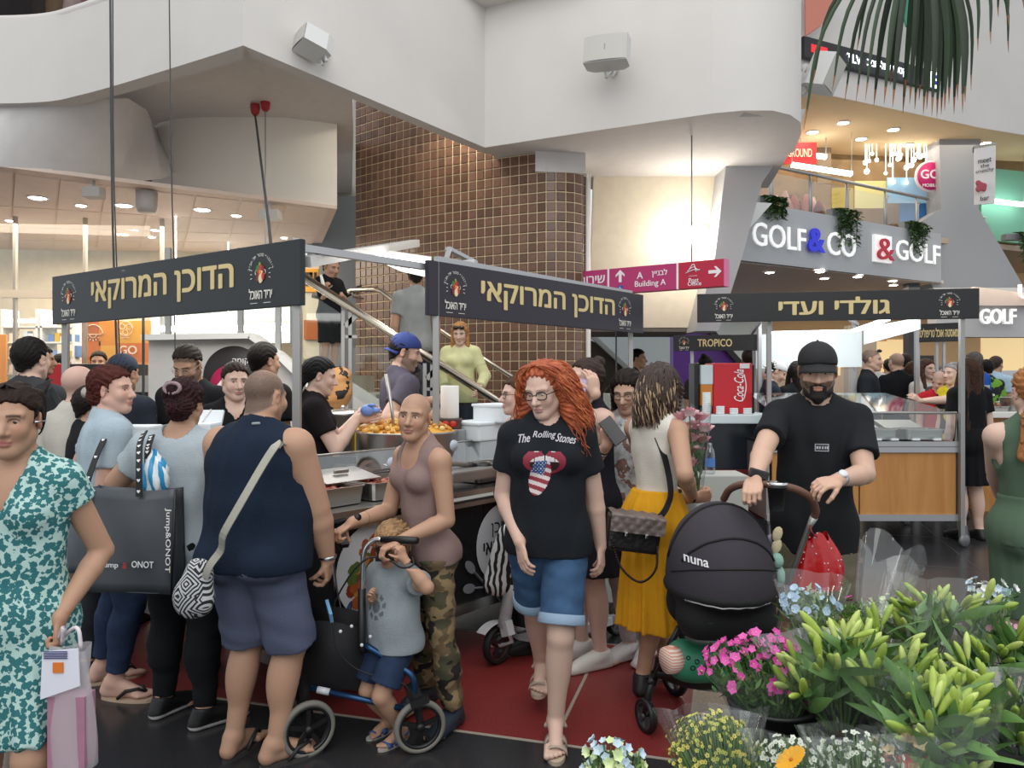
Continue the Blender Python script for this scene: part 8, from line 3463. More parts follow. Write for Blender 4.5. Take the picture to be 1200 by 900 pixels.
b.ball(c+Vector((.05,0,.0)),(.035,.025,.02),10)
b.ball(c+Vector((.03,-.02,.035)),(.03,.012,.012),8)
tag(b.obj('glove',mat('glove_blue','#6f8fd0',.4)),'light blue rubber glove on the ponytailed server\'s hand','glove')
r,t=extra('man in a backwards blue cap and purple-grey tee behind the couscous pot',468,5.62,396,118,'light',('#1f1713','short'),'#57525f',q=MID,head=(-25,12),hands=(P(516,468,5.40),P(500,488,5.25)),elbow=((.2,.2,-1),(.1,-.7,-.8)),girth=1.05,more=dict(stub=.7),eyes_=True)
cap(r,t,'#2c3f80',back=True)
r,t=extra('woman with long fair hair in a yellow cardigan looking at the food',540,7.72,381,-6,'fair',('#a87848','long'),'#cfcd9c','#2a3040',z0=.60,q=MID,fem=True,head=(0,14),hands=(P(562,455,7.5),P(522,455,7.5)),eyes_=True)
for i in(0,1):
 e,w_=r.el[i],r.wr[i]
 def slv(f,i=i,r=r):
  arm_prims(f,r,i,1.,.016,1.85,.004)
 garment('sleeve',slv,[r.sh[i],r.el[i],r.wr[i]],.1,.012,cotton('#cfcd9c'),t)
b=B()
for a in(1,-1):
 b.ball(r.headc+r.HM@np.array((a*.034,.085,.085))*r.hs,(.03,.012,.02),10)
b.obj('sunglasses',mat('shades_brown','#2a1c16',.15),t)
C.objects[-1]['kind']='stuff'
r,h=joints(386,8.0,52,307,z=1.60,z0=1.60,head=(0,18),hands=(P(402,347,7.9),P(382,338,7.82)),elbow=((.3,.3,-1),(0,.3,-1)),sh=.1)
t=person('boy in black shirt and shorts standing on the stair landing, holding a white stick',G(386,8.0,1.60))
sp=dict(MID,skin='tan',hand=(GRIP,GRIP))
body_mesh(r,sp,t)
eyes(r,t)
top(r,sp,t,cotton('#17181b'),'tee',.7,hem=.06,loose=.02,res=.009)
bottoms(r,sp,t,cotton('#121316'),.99,flare=.03,waist=0,name='shorts',res=.009)
hair_shell(r,t,'#17110f',.012)
for i in(0,1):
 shoe(r,i,t,'#2a2622','#3a3632')
b=B()
b.tube([P(376,322,7.8),P(379,334,7.8),P(383,344,7.82)],[.012,.02,.016],8)
tag(b.obj('white_stick',mat('stick_white','#e6e2da',.5)),'short white stick in the boy\'s fist','stick')
r,t=extra('man in a grey tee on the stairs, head hidden behind the white canopy',487,8.2,314,195,'tan',('#1c1512','short'),'#8f918f','#262b36',z0=.98,q=MID)
extra('bare-shouldered woman with a bun holding a phone to her ear',690,4.28,427,-62,'fair',('#3a2c26','bun'),'#23232c','#2a2c38',q=MID,fem=True,head=(-5,-6),kind='tank',neck='scoop',hands=(P(698,462,4.13),None),elbow=((.1,.25,-1),None),hd=((-.2,0,1),None),girth=1.12,eyes_=True,dress=True,shoe_c='#d6d2ca')
b=B()
b.box(P(681,459,4.15),(.012,.075,.145),Matrix.Rotation(.5,3,'Z')@Matrix.Rotation(.35,3,'Y'),.005)
tag(b.obj('phone',mat('phone_lilac','#b9a8d8',.3)),'lilac phone at the ear of the bare-shouldered woman','phone')
r,t=extra('curly-haired youngster with glasses half hidden by the red hair',612,4.5,446,-75,'fair',('#4a3626','short'),'#c9a898',q=MID,girth=.9)
glasses(r,t,'#1a1a1a',.024,.018,.002)
extra('tall man with a black backpack strap seen from behind',33,4.6,402,172,'fair',('#17130f','short'),'#3b3c40','#2c2f36',q=MID,girth=1.06,head=(0,-4))
bp_=empty('backpack',P(52,500,4.35),'black backpack on the tall man with the dark grey tee','bag')
b=B()
b.box(P(50,545,4.34),(.28,.14,.40),Matrix.Rotation(.1,3,'Y'),.05)
b.obj('bag_body',mat('bag_black','#131316',.75,bump=.15,bscale=60),bp_)
band(None,bp_,'strap',smooth_path([P(34,492,4.36),P(40,470,4.42),P(50,452,4.52),P(56,447,4.62)],5),.06,.012,mat('bag_black','#131316',.75,bump=.15,bscale=60),(.1,-1,.3))
band(None,bp_,'strap',smooth_path([P(72,520,4.34),P(72,480,4.40),P(60,456,4.52)],5),.03,.01,mat('bag_black','#131316',.75,bump=.15,bscale=60),(.1,-1,.3))
extra('bald man in a cream shirt waiting behind the auburn-haired woman',88,4.25,434,160,'pink',None,'#bdb8ae','#8a7a68',q=MID,kind='tee',more=bz(.35,(.45,.36,.32),hairline=-.02,bald=(-.01,.06)),girth=1.1)
extra('dark-haired boy squeezed between the bald man and the pale blue tee',103,4.15,458,130,'tan',('#1d1512','short'),'#1c1d20',q=MID)
r,t=extra('man in a navy baseball cap at the counter, seen from behind',141,4.95,421,170,'tan',('#2a211c','short'),'#2a2f3a',q=MID)
cap(r,t,'#1f2a40',back=True,peak=False)
for a in(('dark-haired man far behind the red cabinet',116,9.4,415,20,'tan',('#1a1411','short'),'#33343a'),('person with dark hair behind the tall man\'s shoulder',43,6.9,409,120,'tan',('#1c1411','long'),'#3a3436'),('dark head just visible behind the red cabinet\'s post',70,9.4,418,100,'tan',('#171310','short'),'#4a4440'),('man with short black hair in profile before the pale wall, beyond the fruit',745,11.0,412,70,'tan',('#15110f','short'),'#2c2c30'),('person whose black hair shows above the red cooler',826,9.7,420,150,'tan',('#0f0d0d','bun'),'#2c2c30'),('bearded man with a hair bun and patterned tee under the fruit bar sign',878,9.9,412,160,'tan',('#2a1c15','bun'),mat('pale_pattern','#a8aab4',.85,col2='#c9a08c',pattern='noise',pscale=14)),('man in a white cap and black shirt working at the drinks side',903,8.35,424,80,'light',('#1c1512','short'),'#1f2530'),('woman in black with a white hair band, back to the camera',934,8.6,427,190,'fair',('#17120f','long'),'#17181b'),('man in a black tee with glasses pushed up, behind the wood-grain counter',1018,9.3,412,60,'light',None,'#1f2228'),('bald man in a black tee seen from behind in the far crowd',1052,10.2,416,185,'light',None,'#191a1d'),('person with cropped hair far back beside the taupe partition',1027,12.4,421,170,'tan',None,'#c9c6c0'),('brown long-haired woman next to the bald man in black',1070,10.6,427,175,'fair',('#3a261c','long'),'#6a5a4c'),('elderly man in a red shirt looking down at the food',1099,8.95,437,-8,'pink',None,'#b3222c'),('grey-haired woman in yellow and black reaching over the counter',1119,8.65,428,-75,'fair',('#8f8c88','short'),mat('yellow_black','#d8c024',.85,col2='#17171a',pattern='noise',pscale=5)),('grey-haired person just behind the woman in yellow and black',1108,9.5,430,-40,'fair',('#77726c','short'),'#5a5a58'),('man in a bright blue polo shirt turned away',1143,11.0,415,205,'tan',('#5a5450','short'),'#1f55b0'),('person in black with a green print beside the blue polo',1157,11.2,424,185,'tan',('#1a1512','short'),mat('green_print','#17191c',.85,col2='#6aa030',pattern='noise',pscale=6)),('man in a pale blue shirt behind the green print',1166,12.0,420,120,'tan',('#3a2e28','short'),'#a8c4d8'),('kitchen woman in grey with a black apron bending over the worktop',1186,9.9,428,62,'tan',('#1f1814','bun'),'#8f8a80'),('light-haired woman\'s face between the posts',1084,10.0,424,20,'fair',('#4a3428','long'),'#d8cfc8'),('dark-haired woman\'s face beside the elderly man',1094,11.0,430,-10,'fair',('#3a2a22','short'),'#b8a8a0'),('man with dark hair far behind the bald man',1061,12.5,417,150,'tan',('#1f1713','short'),'#2f3f5c'),('darker head far back by the dark hood',1042,13.0,423,160,'tan',('#171311','short'),'#8f8f92'),('dim figure sitting low behind the stall by the escalator',716,10.5,455,90,'tan',('#1d1614','long'),'#2a2524')):
 label,px,D,ty,yaw,sk,hr,sh_=a
 kw={}
 if hr is None:
  kw['more']=bz(.5 if 'bald' in label or 'elder' in label else .8,(.30,.26,.24)if 'elder' in label else(.07,.05,.04),bald=(-.01,.06)if 'bald' in label or 'elder' in label else(.3,.01))
 if 'reaching' in label:
  kw['hands']=(P(1078,470,8.45),None)
  kw['hd']=((-.8,-.2,.5),None)
 if 'looking down' in label or 'bending' in label or 'working' in label:
  kw['head']=(0,28)
 if 'bending' in label:
  kw['lean']=16
 r,t=extra(label,px,D,ty,yaw,sk,hr,sh_,fem='woman' in label,**kw)
 if 'white cap' in label:
  cap(r,t,'#d6d6d6',back=True)
 if 'hair band' in label:
  b=B()
  b.tube([r.headc+r.HM@np.array((.094*math.cos(k*PI/8),-.0,.04+.096*math.sin(k*PI/8)))*r.hs for k in range(9)],.02,8)
  b.obj('hair_band',mat('band_pale','#dcdce6',.7),t)
 if 'pushed up' in label:
  b=B()
  for q in(1,-1):
   b.ball(r.headc+r.HM@np.array((q*.034,.075,.10))*r.hs,(.03,.012,.02),8)
  b.obj('sunglasses',M_('black'),t)
  C.objects[-1]['kind']='stuff'
 if 'apron' in label:
  b=B()
  b.tube(smooth_path([r.neck+r.L*.07,r.neck+r.F*.12-r.up*.12+r.L*.06,r.neck+r.F*.17-r.up*.3+r.L*.08],4),.012,5)
  b.obj('apron_strap',M_('black'),t)
r,t=extra('woman with very long brown hair in a black dress behind the corner post',1136,7.5,424,190,'fair',('#3a2418','long'),'#131316',fem=True,q=MID,dress=True,hands=(None,None))
pth=[]
rr=random.Random(21)
for k in range(60):
 x=rr.uniform(-.08,.08)
 pth.append(np.array([r.headc+r.HM@np.array((x*(1+.3*v),-.095-.03*v+.01*math.sin(9*v+k),.06-.62*v))*r.hs for v in np.linspace(0,1,9)]))
strands(pth,.010,mat('hair_#3a2418','#3a2418',.45,bump=.5,bscale=140,var=.35,vscale=30,spec=.35),t)
for k,(px,cc_)in enumerate(((8,'#1e1a1c'),(28,'#2a2422'),(48,'#5a4a38'),(68,'#8a7a78'),(86,'#6a4a50'))):
 b=B()
 c=atz(px,8.1+.3*k,4.83)
 b.lathe([(.001,0),(.20,.02),(.22,.5),(.20,.9),(.24,1.2),(.08,1.42),(.001,1.45)],c,14)
 tag(b.obj('coat',cotton(cc_)),('black','dark brown','khaki brown','mauve-grey','plum')[k]+' garment on display behind the upper balcony edge','garment')
b=B()
b.prism([atz(-140,7.6,4.73),atz(62,7.5,4.73),atz(120,7.2,4.73),atz(120,10,4.73),atz(-140,10,4.73)],(0,0,.1))
structure(b.obj('floor_balcony',M_('soffit')))
b=B()
b.box(atz(-10,9.6,5.6),(4.2,.1,3.2))
structure(b.obj('wall_balcony_back',mat('balcony_back','#8a7e74',.8)))
gb=empty('patterned_bag',P(393,475,6.9),'black and orange patterned bag hanging at the stair parapet below the boy','bag')
def gbf(f):
 c=V3(P(393,458,6.85))
 f.ell(c,(.15,.10,.19),None,.03)
 f.ell(c+np.array((.03,0,.14)),(.11,.08,.08),None,.04)
 f.ripple(.006,22,4)
garment('bag_body',gbf,[P(393,458,6.85)],.28,.012,mat('giraffe_print','#c08a52',.6,col2='#1d1613',pattern='noise',pscale=8),gb)
b=B()
b.box(P(393,500,6.85)+Vector((0,0,-.02)),(.36,.26,.34),None,.02)
tag(b.obj('side_box',mat('box_grey','#8e8e8c',.6)),'grey box that carries the patterned bag','box')
b=B()
p=P(393,515,6.85)
b.box((p.x,p.y,(p.z-.10)/2),(.34,.24,p.z-.10))
tag(b.obj('plinth',mat('plinth_dark','#4a4a4a',.6)),'dark plinth under the grey box by the ramp','plinth')
# ==========================================================
sr=empty('stroller',G(850,3.3),'black baby stroller with a big rounded hood in front of the bearded man','stroller')
hood=mat('hood_charcoal','#3b373e',.8,bump=.2,bscale=300,spec=.3)
sblk=mat('stroller_black','#0f0f11',.8,bump=.15,bscale=200)
hc=V3(P(846,675,3.30))
def hoodf(f):
 f.ell(hc+np.array((0,.03,-.02)),(.232,.27,.335),None,.02)
 f.ripple(.002,14,2)
 f.plane(hc+np.array((0,0,-.045)),unit((.05,.12,-1)))
 f.plane(hc+np.array((0,.18,0)),(0,1.,.25))
ho=garment('hood',hoodf,[hc],.40,.009,hood,sr)
bvh_=bvh_of([ho])
def seam(pts,rad,nm,mt):
 b=B()
 b.tube(drape([Vector(hc)+Vector(q)for q in pts],bvh_,.001),rad,6)
 return b.obj(nm,mt,sr)
seam([(.235*math.cos(a),-.12-.10*math.sin(a),.10+.13*math.sin(a))for a in[PI*k/16 for k in range(17)]],.006,'hood_seam',sblk)
seam([(.25*math.cos(a),-.20*math.sin(a)-.03,.03+.055*math.sin(a))for a in[PI*k/16 for k in range(17)]],.004,'hood_seam',sblk)
seam([(.235*math.cos(a),.03-.04*math.sin(a),.08+.24*math.sin(a))for a in[PI*k/16 for k in range(17)]],.008,'hood_seam',sblk)
def bas(f):
 f.ell(hc+np.array((0,.04,-.05)),(.238,.29,.07),None,.03)
 f.cone(hc+np.array((-.10,-.06,-.15)),hc+np.array((.10,-.06,-.15)),.11,.11,.05)
 f.cone(hc+np.array((-.10,.14,-.15)),hc+np.array((.10,.14,-.15)),.11,.11,.05)
 f.plane(hc+np.array((0,0,-.235)),(0,0,-1.))
garment('bassinet',bas,[hc,hc-np.array((0,0,.2))],.36,.010,sblk,sr)
b=B()
b.tube(drape([Vector(hc)+Vector((.24*math.cos(a),-.26*math.sin(a),-.055-.02*math.sin(a)))for a in[PI*(.18+.64*k/14)for k in range(15)]],bvh_,.004),.004,6)
b.obj('reflective_piping',mat('piping_silver','#a9a9ac',.3,metal=.6),sr)
cloth_text('lettering','nuna',sr,ho,P(819,661,3.1),(1,0,-.10),(0,0,1),(-.1,-1,0),.026,mat('logo_white','#e3e3e3',.5),.02,fit=.088,off=.008)
leath=mat('handle_leather','#6a4a3c',.5)
b=B()
b.tube(smooth_path([P(848,585,3.42),P(856,573,3.35),P(875,567,3.22),P(905,568,3.16),P(932,573,3.16),P(950,584,3.2),P(956,598,3.24),P(954,606,3.26)],6),.016,10)
b.obj('handle',leath,sr)
b=B()
b.tube([P(954,606,3.26),P(948,618,3.28),P(918,700,3.34),P(905,760,3.40)],[.018,.012,.012,.012],8)
b.tube([P(848,585,3.42),P(820,690,3.5),P(800,745,3.5)],.012,8)
b.obj('push_bar',M_('steel2'),sr)
C.objects[-1]['kind']='stuff'
b=B()
b.lathe([(.028,-.09),(.036,0),(.040,0),(.040,.012),(.03,.012)],P(910,572,3.12),20)
b.lathe([(.001,-.09),(.028,-.09),(.034,-.01),(.001,-.01)],P(910,572,3.12),20)
b.obj('cup_holder',M_('black'),sr)
b=B()
b.lathe([(.041,0),(.043,.008),(.036,.012),(.001,.010)],P(911,568,3.12),20)
b.obj('cup_lid',M_('chrome'),sr)
b=B()
b.box(P(889,556,3.18),(.08,.03,.04),Matrix.Rotation(.3,3,'Y'),.008)
b.box(P(884,565,3.18),(.03,.03,.05),None,.008)
b.obj('handle_clip',M_('black'),sr)
b=B()
b.tube([P(796,735,3.42),P(785,755,3.44),P(765,802,3.46)],.014,8)
b.tube([P(905,755,3.42),P(930,820,3.5)],.014,8)
b.tube([P(795,740,3.42),P(830,800,3.7),P(905,790,3.62)],.012,8)
b.tube([P(905,740,3.4),P(865,800,3.3),P(770,790,3.42)],.012,8)
b.obj('chassis',M_('black'),sr)
C.objects[-1]['kind']='stuff'
for px,D,rad in((757,3.45,.075),(905,3.75,.11),(790,3.85,.11),(862,3.12,.075)):
 wheel(G(px,D,rad),rad,(.9,.35,0),sr,6,tyre=M_('black'),hub=mat('rim_grey','#3a3a3c',.4),wd=.035)
b=B()
b.tube([P(765,795,3.46),P(760,812,3.46),G(757,3.45,.075)],.018,8)
b.lathe([(.02,0),(.024,.008),(.02,.016)],P(762,800,3.46),12)
b.tube([P(905,770,3.45),G(862,3.14,.16),G(862,3.12,.075)],.016,8)
b.obj('fork',M_('black'),sr)
C.objects[-1]['kind']='stuff'
b=B()
b.sheet(lambda u,v:P(775+100*u,762+6*v,3.35+.3*v)+Vector((0,0,-.10*math.sin(PI*v)-.02-.05*math.sin(PI*u))),12,8)
b.obj('basket',sblk,sr)
gg=empty('swim_bag',P(825,785,3.3),'green bag with black rings and a pink striped towel end in the stroller basket','bag')
def ggf(f):
 c=V3(P(828,774,3.34))
 f.cone(c+np.array((-.10,0,.0)),c+np.array((.13,0,-.02)),.085,.08,.03)
 f.ripple(.006,20,3)
go=garment('bag_body',ggf,[P(828,774,3.34)],.26,.009,mat('bag_green','#2f7a5c',.6,bump=.1),gg)
bg3=bvh_of([go])
b=B()
for x,z in((-.10,.05),(-.06,.03),(-.02,.06),(.02,.03),(.06,.055),(-.08,.0),(.0,.0),(.1,.03)):
 cc=Vector(P(828,774,3.34))+Vector((x,-.10,z))
 b.tube(drape([cc+Vector((.010*math.cos(k*PI/5),0,.010*math.sin(k*PI/5)))for k in range(10)],bg3,.001),.0025,4,closed=True)
o=b.obj('ring_print',M_('black'),gg)
o['kind']='stuff'
b=B()
c=P(787,773,3.30)
b.lathe([(.001,-.03),(.055,-.03),(.06,0),(.055,.03),(.001,.03)],c,20,basis(Vector((0,0,1)),Vector((.35,-.94,0)),Vector((.94,.35,0))))
b.obj('towel',mat('towel_pink','#d89a88',.9,col2='#e9d6c8',pattern='bands',pscale=26),gg)
band(None,gg,'strap',drape([P(848,752,3.24),P(846,770,3.2),P(846,792,3.22)],bg3,.005),.03,.004,M_('black'),(0,-1,0))
pt=empty('plush_toy',P(911,640,3.28),'mint and cream plush toy peeking out beside the stroller hood','toy')
b=B()
b.ball(P(910,657,3.24),(.030,.03,.034),12)
b.obj('head',mat('plush_mint','#8fb8a8',.95,bump=.5,bscale=200),pt)
for q in((911,626),(910,640)):
 b=B()
 b.ball(P(q[0],q[1],3.25),(.022,.012,.034),10,Matrix.Rotation(.3,3,'Y'))
 b.obj('ear',mat('plush_cream','#cfc2a0',.95,bump=.5,bscale=200),pt)
b=B()
b.ball(P(912,675,3.26),(.03,.03,.05),10)
b.obj('body',mat('plush_mint','#8fb8a8',.95,bump=.5,bscale=200),pt)
rb_=empty('red_bag',P(955,690,3.28),'shiny red gift bag with white specks hanging by the stroller bar','bag')
def rbf(u,v):
 a=u*2*PI
 c=P(957,690,3.33)
 q=.105*(1-.55*v**2)*(1+.06*math.sin(7*a+3*v))
 return c+Vector((math.cos(a)*q+.02*math.sin(v*3),math.sin(a)*q*.45,v*.23+.02*math.sin(3*a)*v))
b=B()
b.sheet(rbf,40,14)
b.obj('bag_body',mat('gift_red','#b80f1a',.22,col2='#e0a8a8',bump=.3,bscale=20,spec=.7),rb_)
b=B()
for k in range(40):
 u,v=rr.random(),rr.random()
 b.ball(rbf(u,v),.0035,5)
o=b.obj('speck_print',mat('speck_white','#f0d8d8',.5),rb_)
o['kind']='stuff'
b=B()
b.tube(smooth_path([rbf(.2,1),P(952,625,3.24),P(949,614,3.27)],4),.004,5)
b.obj('handles',mat('gift_red_dark','#8a0f16',.4),rb_)
# ==========================================================
sc_=empty('kick_scooter',G(640,4.3),'white electric scooter with a zebra-striped bag parked by the black counter','scooter')
wht=mat('scooter_white','#c9cacc',.4,var=.05)
wheel(G(583,4.27,.105),.105,(.75,-.65,0),sc_,3,tyre=mat('tyre_black','#141416',.7),hub=mat('hub_wine','#3a1f22',.5),wd=.045)
wheel(G(722,4.75,.10),.10,(.75,-.65,0),sc_,5,tyre=mat('tyre_black','#141416',.7),hub=mat('rim_grey','#3a3a3c',.4),wd=.045)
b=B()
b.tube([P(590,735,4.25),P(596,700,4.27),P(599,685,4.28)],[.036,.034,.032],10)
b.bar(P(592,728,4.24),P(596,745,4.22),.05,.06)
b.obj('stem',wht,sc_)
b=B()
b.tube([P(599,685,4.28),P(601,640,4.3),P(604,575,4.32)],.016,8)
b.tube([P(580,578,4.2),P(604,575,4.32),P(630,577,4.45)],.013,8)
b.obj('handlebar',M_('black'),sc_)
C.objects[-1]['kind']='stuff'
b=B()
b.sheet(lambda u,v:G(583,4.27,.105)+Vector((.13*math.cos(.3+2.2*u)*.87+(v-.5)*.05,.13*math.cos(.3+2.2*u)*.5+(v-.5)*-.045,.13*math.sin(.3+2.2*u))),12,3)
b.tube([P(592,730,4.22),P(600,752,4.24),G(585,4.25,.105)],.012,6)
b.obj('mudguard',wht,sc_)
C.objects[-1]['kind']='stuff'
b=B()
b.bar(P(606,742,4.3),P(640,748,4.42),.07,.06)
b.bar(P(640,748,4.42),P(712,722,4.72),.15,.05)
b.obj('deck',mat('deck_grey','#8d8f91',.5),sc_)
b=B()
b.bar(P(640,751,4.34),P(716,727,4.64),.03,.045)
b.obj('side_rail',wht,sc_)
b=B()
b.tube(smooth_path([P(602,690,4.22),P(612,715,4.2),P(622,735,4.22),P(606,742,4.22)],6),.007,6)
b.obj('cable',M_('black'),sc_)
b=B()
b.ball(P(727,726,4.66),(.02,.02,.016),8)
b.obj('rear_light',mat('light_pink','#d86a88',.4),sc_)
b=B()
b.tube([P(618,748,4.33),P(622,760,4.36),G(628,4.40,.012)],.008,6)
b.obj('kickstand',M_('black'),sc_)
def zeb(f):
 f.cone(P(596,625,4.18),P(582,682,4.2),.055,.075,.03,flat=(np.array((0,1.,0)),.6))
 f.ripple(.004,20,2)
garment('zebra_bag',zeb,[P(596,625,4.18),P(582,682,4.2)],.1,.007,mat('zebra_cloth','#d6d6d4',.8,col2='#17171a',pattern='stripes',pscale=9),sc_)
# ==========================================================
ftab=empty('flower_table',G(1010,2.0),'dark stand that carries the flower buckets','table')
b=B()
b.box((1.55,2.05,.36),(1.55,1.35,.04),None,.005)
b.obj('tabletop',mat('stand_dark','#1b1b1d',.6),ftab)
for x in(.82,2.25):
 for y in(1.42,2.68):
  b=B()
  b.box((x,y,.17),(.05,.05,.34))
  b.obj('leg',mat('stand_dark','#1b1b1d',.6),ftab)
lgreen=[mat('lily_leaf_a','#628848',.45),mat('lily_leaf_b','#4d7038',.45)]
budm=[mat('lily_bud_a','#a2b84e',.45,var=.15,vscale=30),mat('lily_bud_b','#8ea644',.45,var=.15,vscale=30),mat('lily_bud_c','#bccb72',.45,var=.15,vscale=30)]
film=clear_mat('cellophane',(.97,.985,.98),.08,.04,.025,(.9,.93,.93))
stemg=mat('stem_green','#4a6a38',.6)
_cache={}
def bud_mesh(k):
 if('bud',k)not in _cache:
  b=B()
  n=9
  prof=[(.002,-.004),(.0065,.006),(.0098,.022),(.0118,.045),(.0110,.066),(.0075,.082),(.003,.090),(.0006,.092)]
  vs=[]
  for r_,z in prof:
   for j in range(n):
    a=2*PI*j/n
    q=r_*(1+.10*math.cos(3*a))
    vs.append((q*math.cos(a)+.00006*(z*100)**2,q*math.sin(a),z))
  b.add(vs,[(i*n+j,i*n+(j+1)%n,(i+1)*n+(j+1)%n,(i+1)*n+j)for i in range(len(prof)-1)for j in range(n)],True)
  me=b.mesh('bud')
  me.materials.append(budm[k])
  _cache[('bud',k)]=me
 return _cache[('bud',k)]
def leaf_mesh(k,L=.13,w_=.014,mats=None,key='leaf'):
 if(key,k)not in _cache:
  b=B()
  vs=[]
  for i in range(6):
   t=i/5
   q=w_*math.sin(PI*(t*.93+.05))**.8
   z=L*t
   x=.25*L*t*t
   vs+=[(x,-q,z),(x-.25*q,0,z),(x,q,z)]
  b.add(vs,[(3*i+j,3*i+j+1,3*i+j+4,3*i+j+3)for i in range(5)for j in range(2)],True)
  me=b.mesh('leaf')
  me.materials.append((mats or lgreen)[k])
  _cache[(key,k)]=me
 return _cache[(key,k)]
def inst(name,me,parent,loc,d,spin,sc=1.):
 o=bpy.data.objects.new(name,me)
 C.objects.link(o)
 o.parent=parent
 z=Vector(d).normalized()
 q=z.to_track_quat('Z','Y').to_matrix()@Matrix.Rotation(spin,3,'Z')
 o.matrix_parent_inverse=wmat(parent).inverted()
 o.location=loc
 o.rotation_euler=q.to_euler()
 o.scale=(sc,sc,sc)
 return o
def bucket(c,z1,rad,label,col='#141416'):
 b=B()
 b.lathe([(.001,0),(rad*.8,0),(rad,z1-c[2]),(rad*1.05,z1-c[2]),(rad*1.05,z1-c[2]+.012),(rad*.96,z1-c[2]+.01),(rad*.76,.012),(.001,.012)],c,24)
 tag(b.obj('bucket',mat('bucket_'+col,col,.5)),label,'bucket')
def wrap(parent,base,top_c,r0,r1,seed=0,flare=.25,hgt=1.05):
 rs=random.Random(seed)
 ph=rs.uniform(0,6)
 base,top_c=Vector(base),Vector(top_c)
 ax=top_c-base
 sx=ax.cross(Vector((0,1,0))).normalized()
 sy=sx.cross(ax).normalized()
 def fn(u,v):
  a=u*2*PI
  q=(r0+(r1-r0)*v)*(1+.09*math.sin(5*a+ph)*v+.04*math.sin(13*a)*v)
  pk_=.16*abs(math.sin(2*a+ph))*max(0,v-.7)/.3
  return base+ax*(v*hgt+pk_*flare*2)+sx*math.cos(a)*q+sy*math.sin(a)*q
 b=B()
 b.sheet(fn,36,10)
 return b.obj('wrapping',film,parent)
def lily(label,tip,base,n,spread,seed,nleaf=26,wrapr=None,sc=1.):
 """tip, base: world points of the bunch's head and foot"""
 rs=random.Random(seed)
 tip,base=Vector(tip),Vector(base)
 t=empty('lily_bunch',base,label,'flowers')
 st_=B()
 for i in range(n):
  a,q=rs.uniform(0,2*PI),math.sqrt(rs.random())*spread
  e=tip+Vector((math.cos(a)*q,math.sin(a)*q*.8,rs.uniform(-.09,.05)-q*.35))
  pts=smooth_path([base+Vector((math.cos(a)*.02,math.sin(a)*.02,0)),base*.45+e*.55+Vector((math.cos(a),math.sin(a),0))*q*.12,e],5)
  st_.tube(pts,.0045,5)
  out=Vector((math.cos(a),math.sin(a)*.8-.25,.0))
  for j in range(rs.choice((3,3,4))):
   d=(out*rs.uniform(.15,1.1)+Vector((rs.uniform(-.6,.6),rs.uniform(-.6,.4),rs.uniform(.35,1.3)))).normalized()
   p0=e+Vector((0,0,-.012*j))
   pb=p0+d*.025
   st_.tube([p0,pb],.003,4)
   inst('bud',bud_mesh(rs.randrange(3)),t,pb,d,rs.uniform(0,6),sc*rs.uniform(.62,1.0))
  for j in range(max(2,nleaf//n+1)):
   k=rs.uniform(.45,.98)
   p0=pts[min(len(pts)-1,int(k*(len(pts)-1)))]
   aa=rs.uniform(0,2*PI)
   inst('leaf',leaf_mesh(rs.randrange(2)),t,Vector(p0),(math.cos(aa),math.sin(aa),rs.uniform(.3,1.2)),rs.uniform(0,6),rs.uniform(.7,1.3))
 o=st_.obj('stems',stemg,t)
 o['kind']='stuff'
 if wrapr:
  wrap(t,base,tip,.04,wrapr,seed)
 return t
lily('lily bunch with pale upright buds beside the magenta pinks',P(978,762,2.15),P(985,860,2.12),13,.15,1,60,.20)
lily('lily bunch with wide-spread buds in the middle of the stand',P(1035,748,2.28),P(1030,850,2.2),12,.15,2,50)
lily('lily bunch under a big clear cone of film at the lower right',P(1092,850,1.80),P(1130,960,1.72),9,.08,3,36,.15)
lily('lily bunch with tall buds at the back of the stand',P(1102,708,2.62),P(1090,800,2.5),11,.14,4,40,.18)
lily('lily bunch at the frame edge below the olive dress',P(1168,800,2.05),P(1190,880,2.0),12,.14,5,50,.17)
lily('lily bunch half behind the cone of film',P(1068,800,1.98),P(1060,900,1.92),11,.14,6,46,.16)
lily('lily bunch with few yellowish buds beside the blue flowers',P(1018,756,2.5),P(1005,830,2.42),8,.10,7,30)
lily('lily bunch far right behind the frame edge lilies',P(1172,745,2.5),P(1180,830,2.4),10,.13,8,40)
def small_flower_mesh(key,col,r_,npet,centre='#e8d8a0',notch=True,cup=.3):
 if key not in _cache:
  b=B()
  for i in range(npet):
   a=2*PI*i/npet
   ca,sa=math.cos(a),math.sin(a)
   wd=r_*math.tan(PI/npet)*1.05
   pts=[(0,0),(r_*.55,wd*.75),(r_*.95,wd*.9),(r_*(.86 if notch else 1.1),0),(r_*.95,-wd*.9),(r_*.55,-wd*.75)]
   b.add([(x*ca-y*sa,x*sa+y*ca,cup*r_*(x/r_)**2)for x,y in pts],[(0,1,2,3),(0,3,4,5)],False)
  b.cm=1
  b.ball((0,0,.001),r_*.14,6)
  me=b.mesh('blossom')
  me.materials.append(mat('petal_'+col,col,.6))
  me.materials.append(mat('petal_'+centre,centre,.6))
  _cache[key]=me
 return _cache[key]
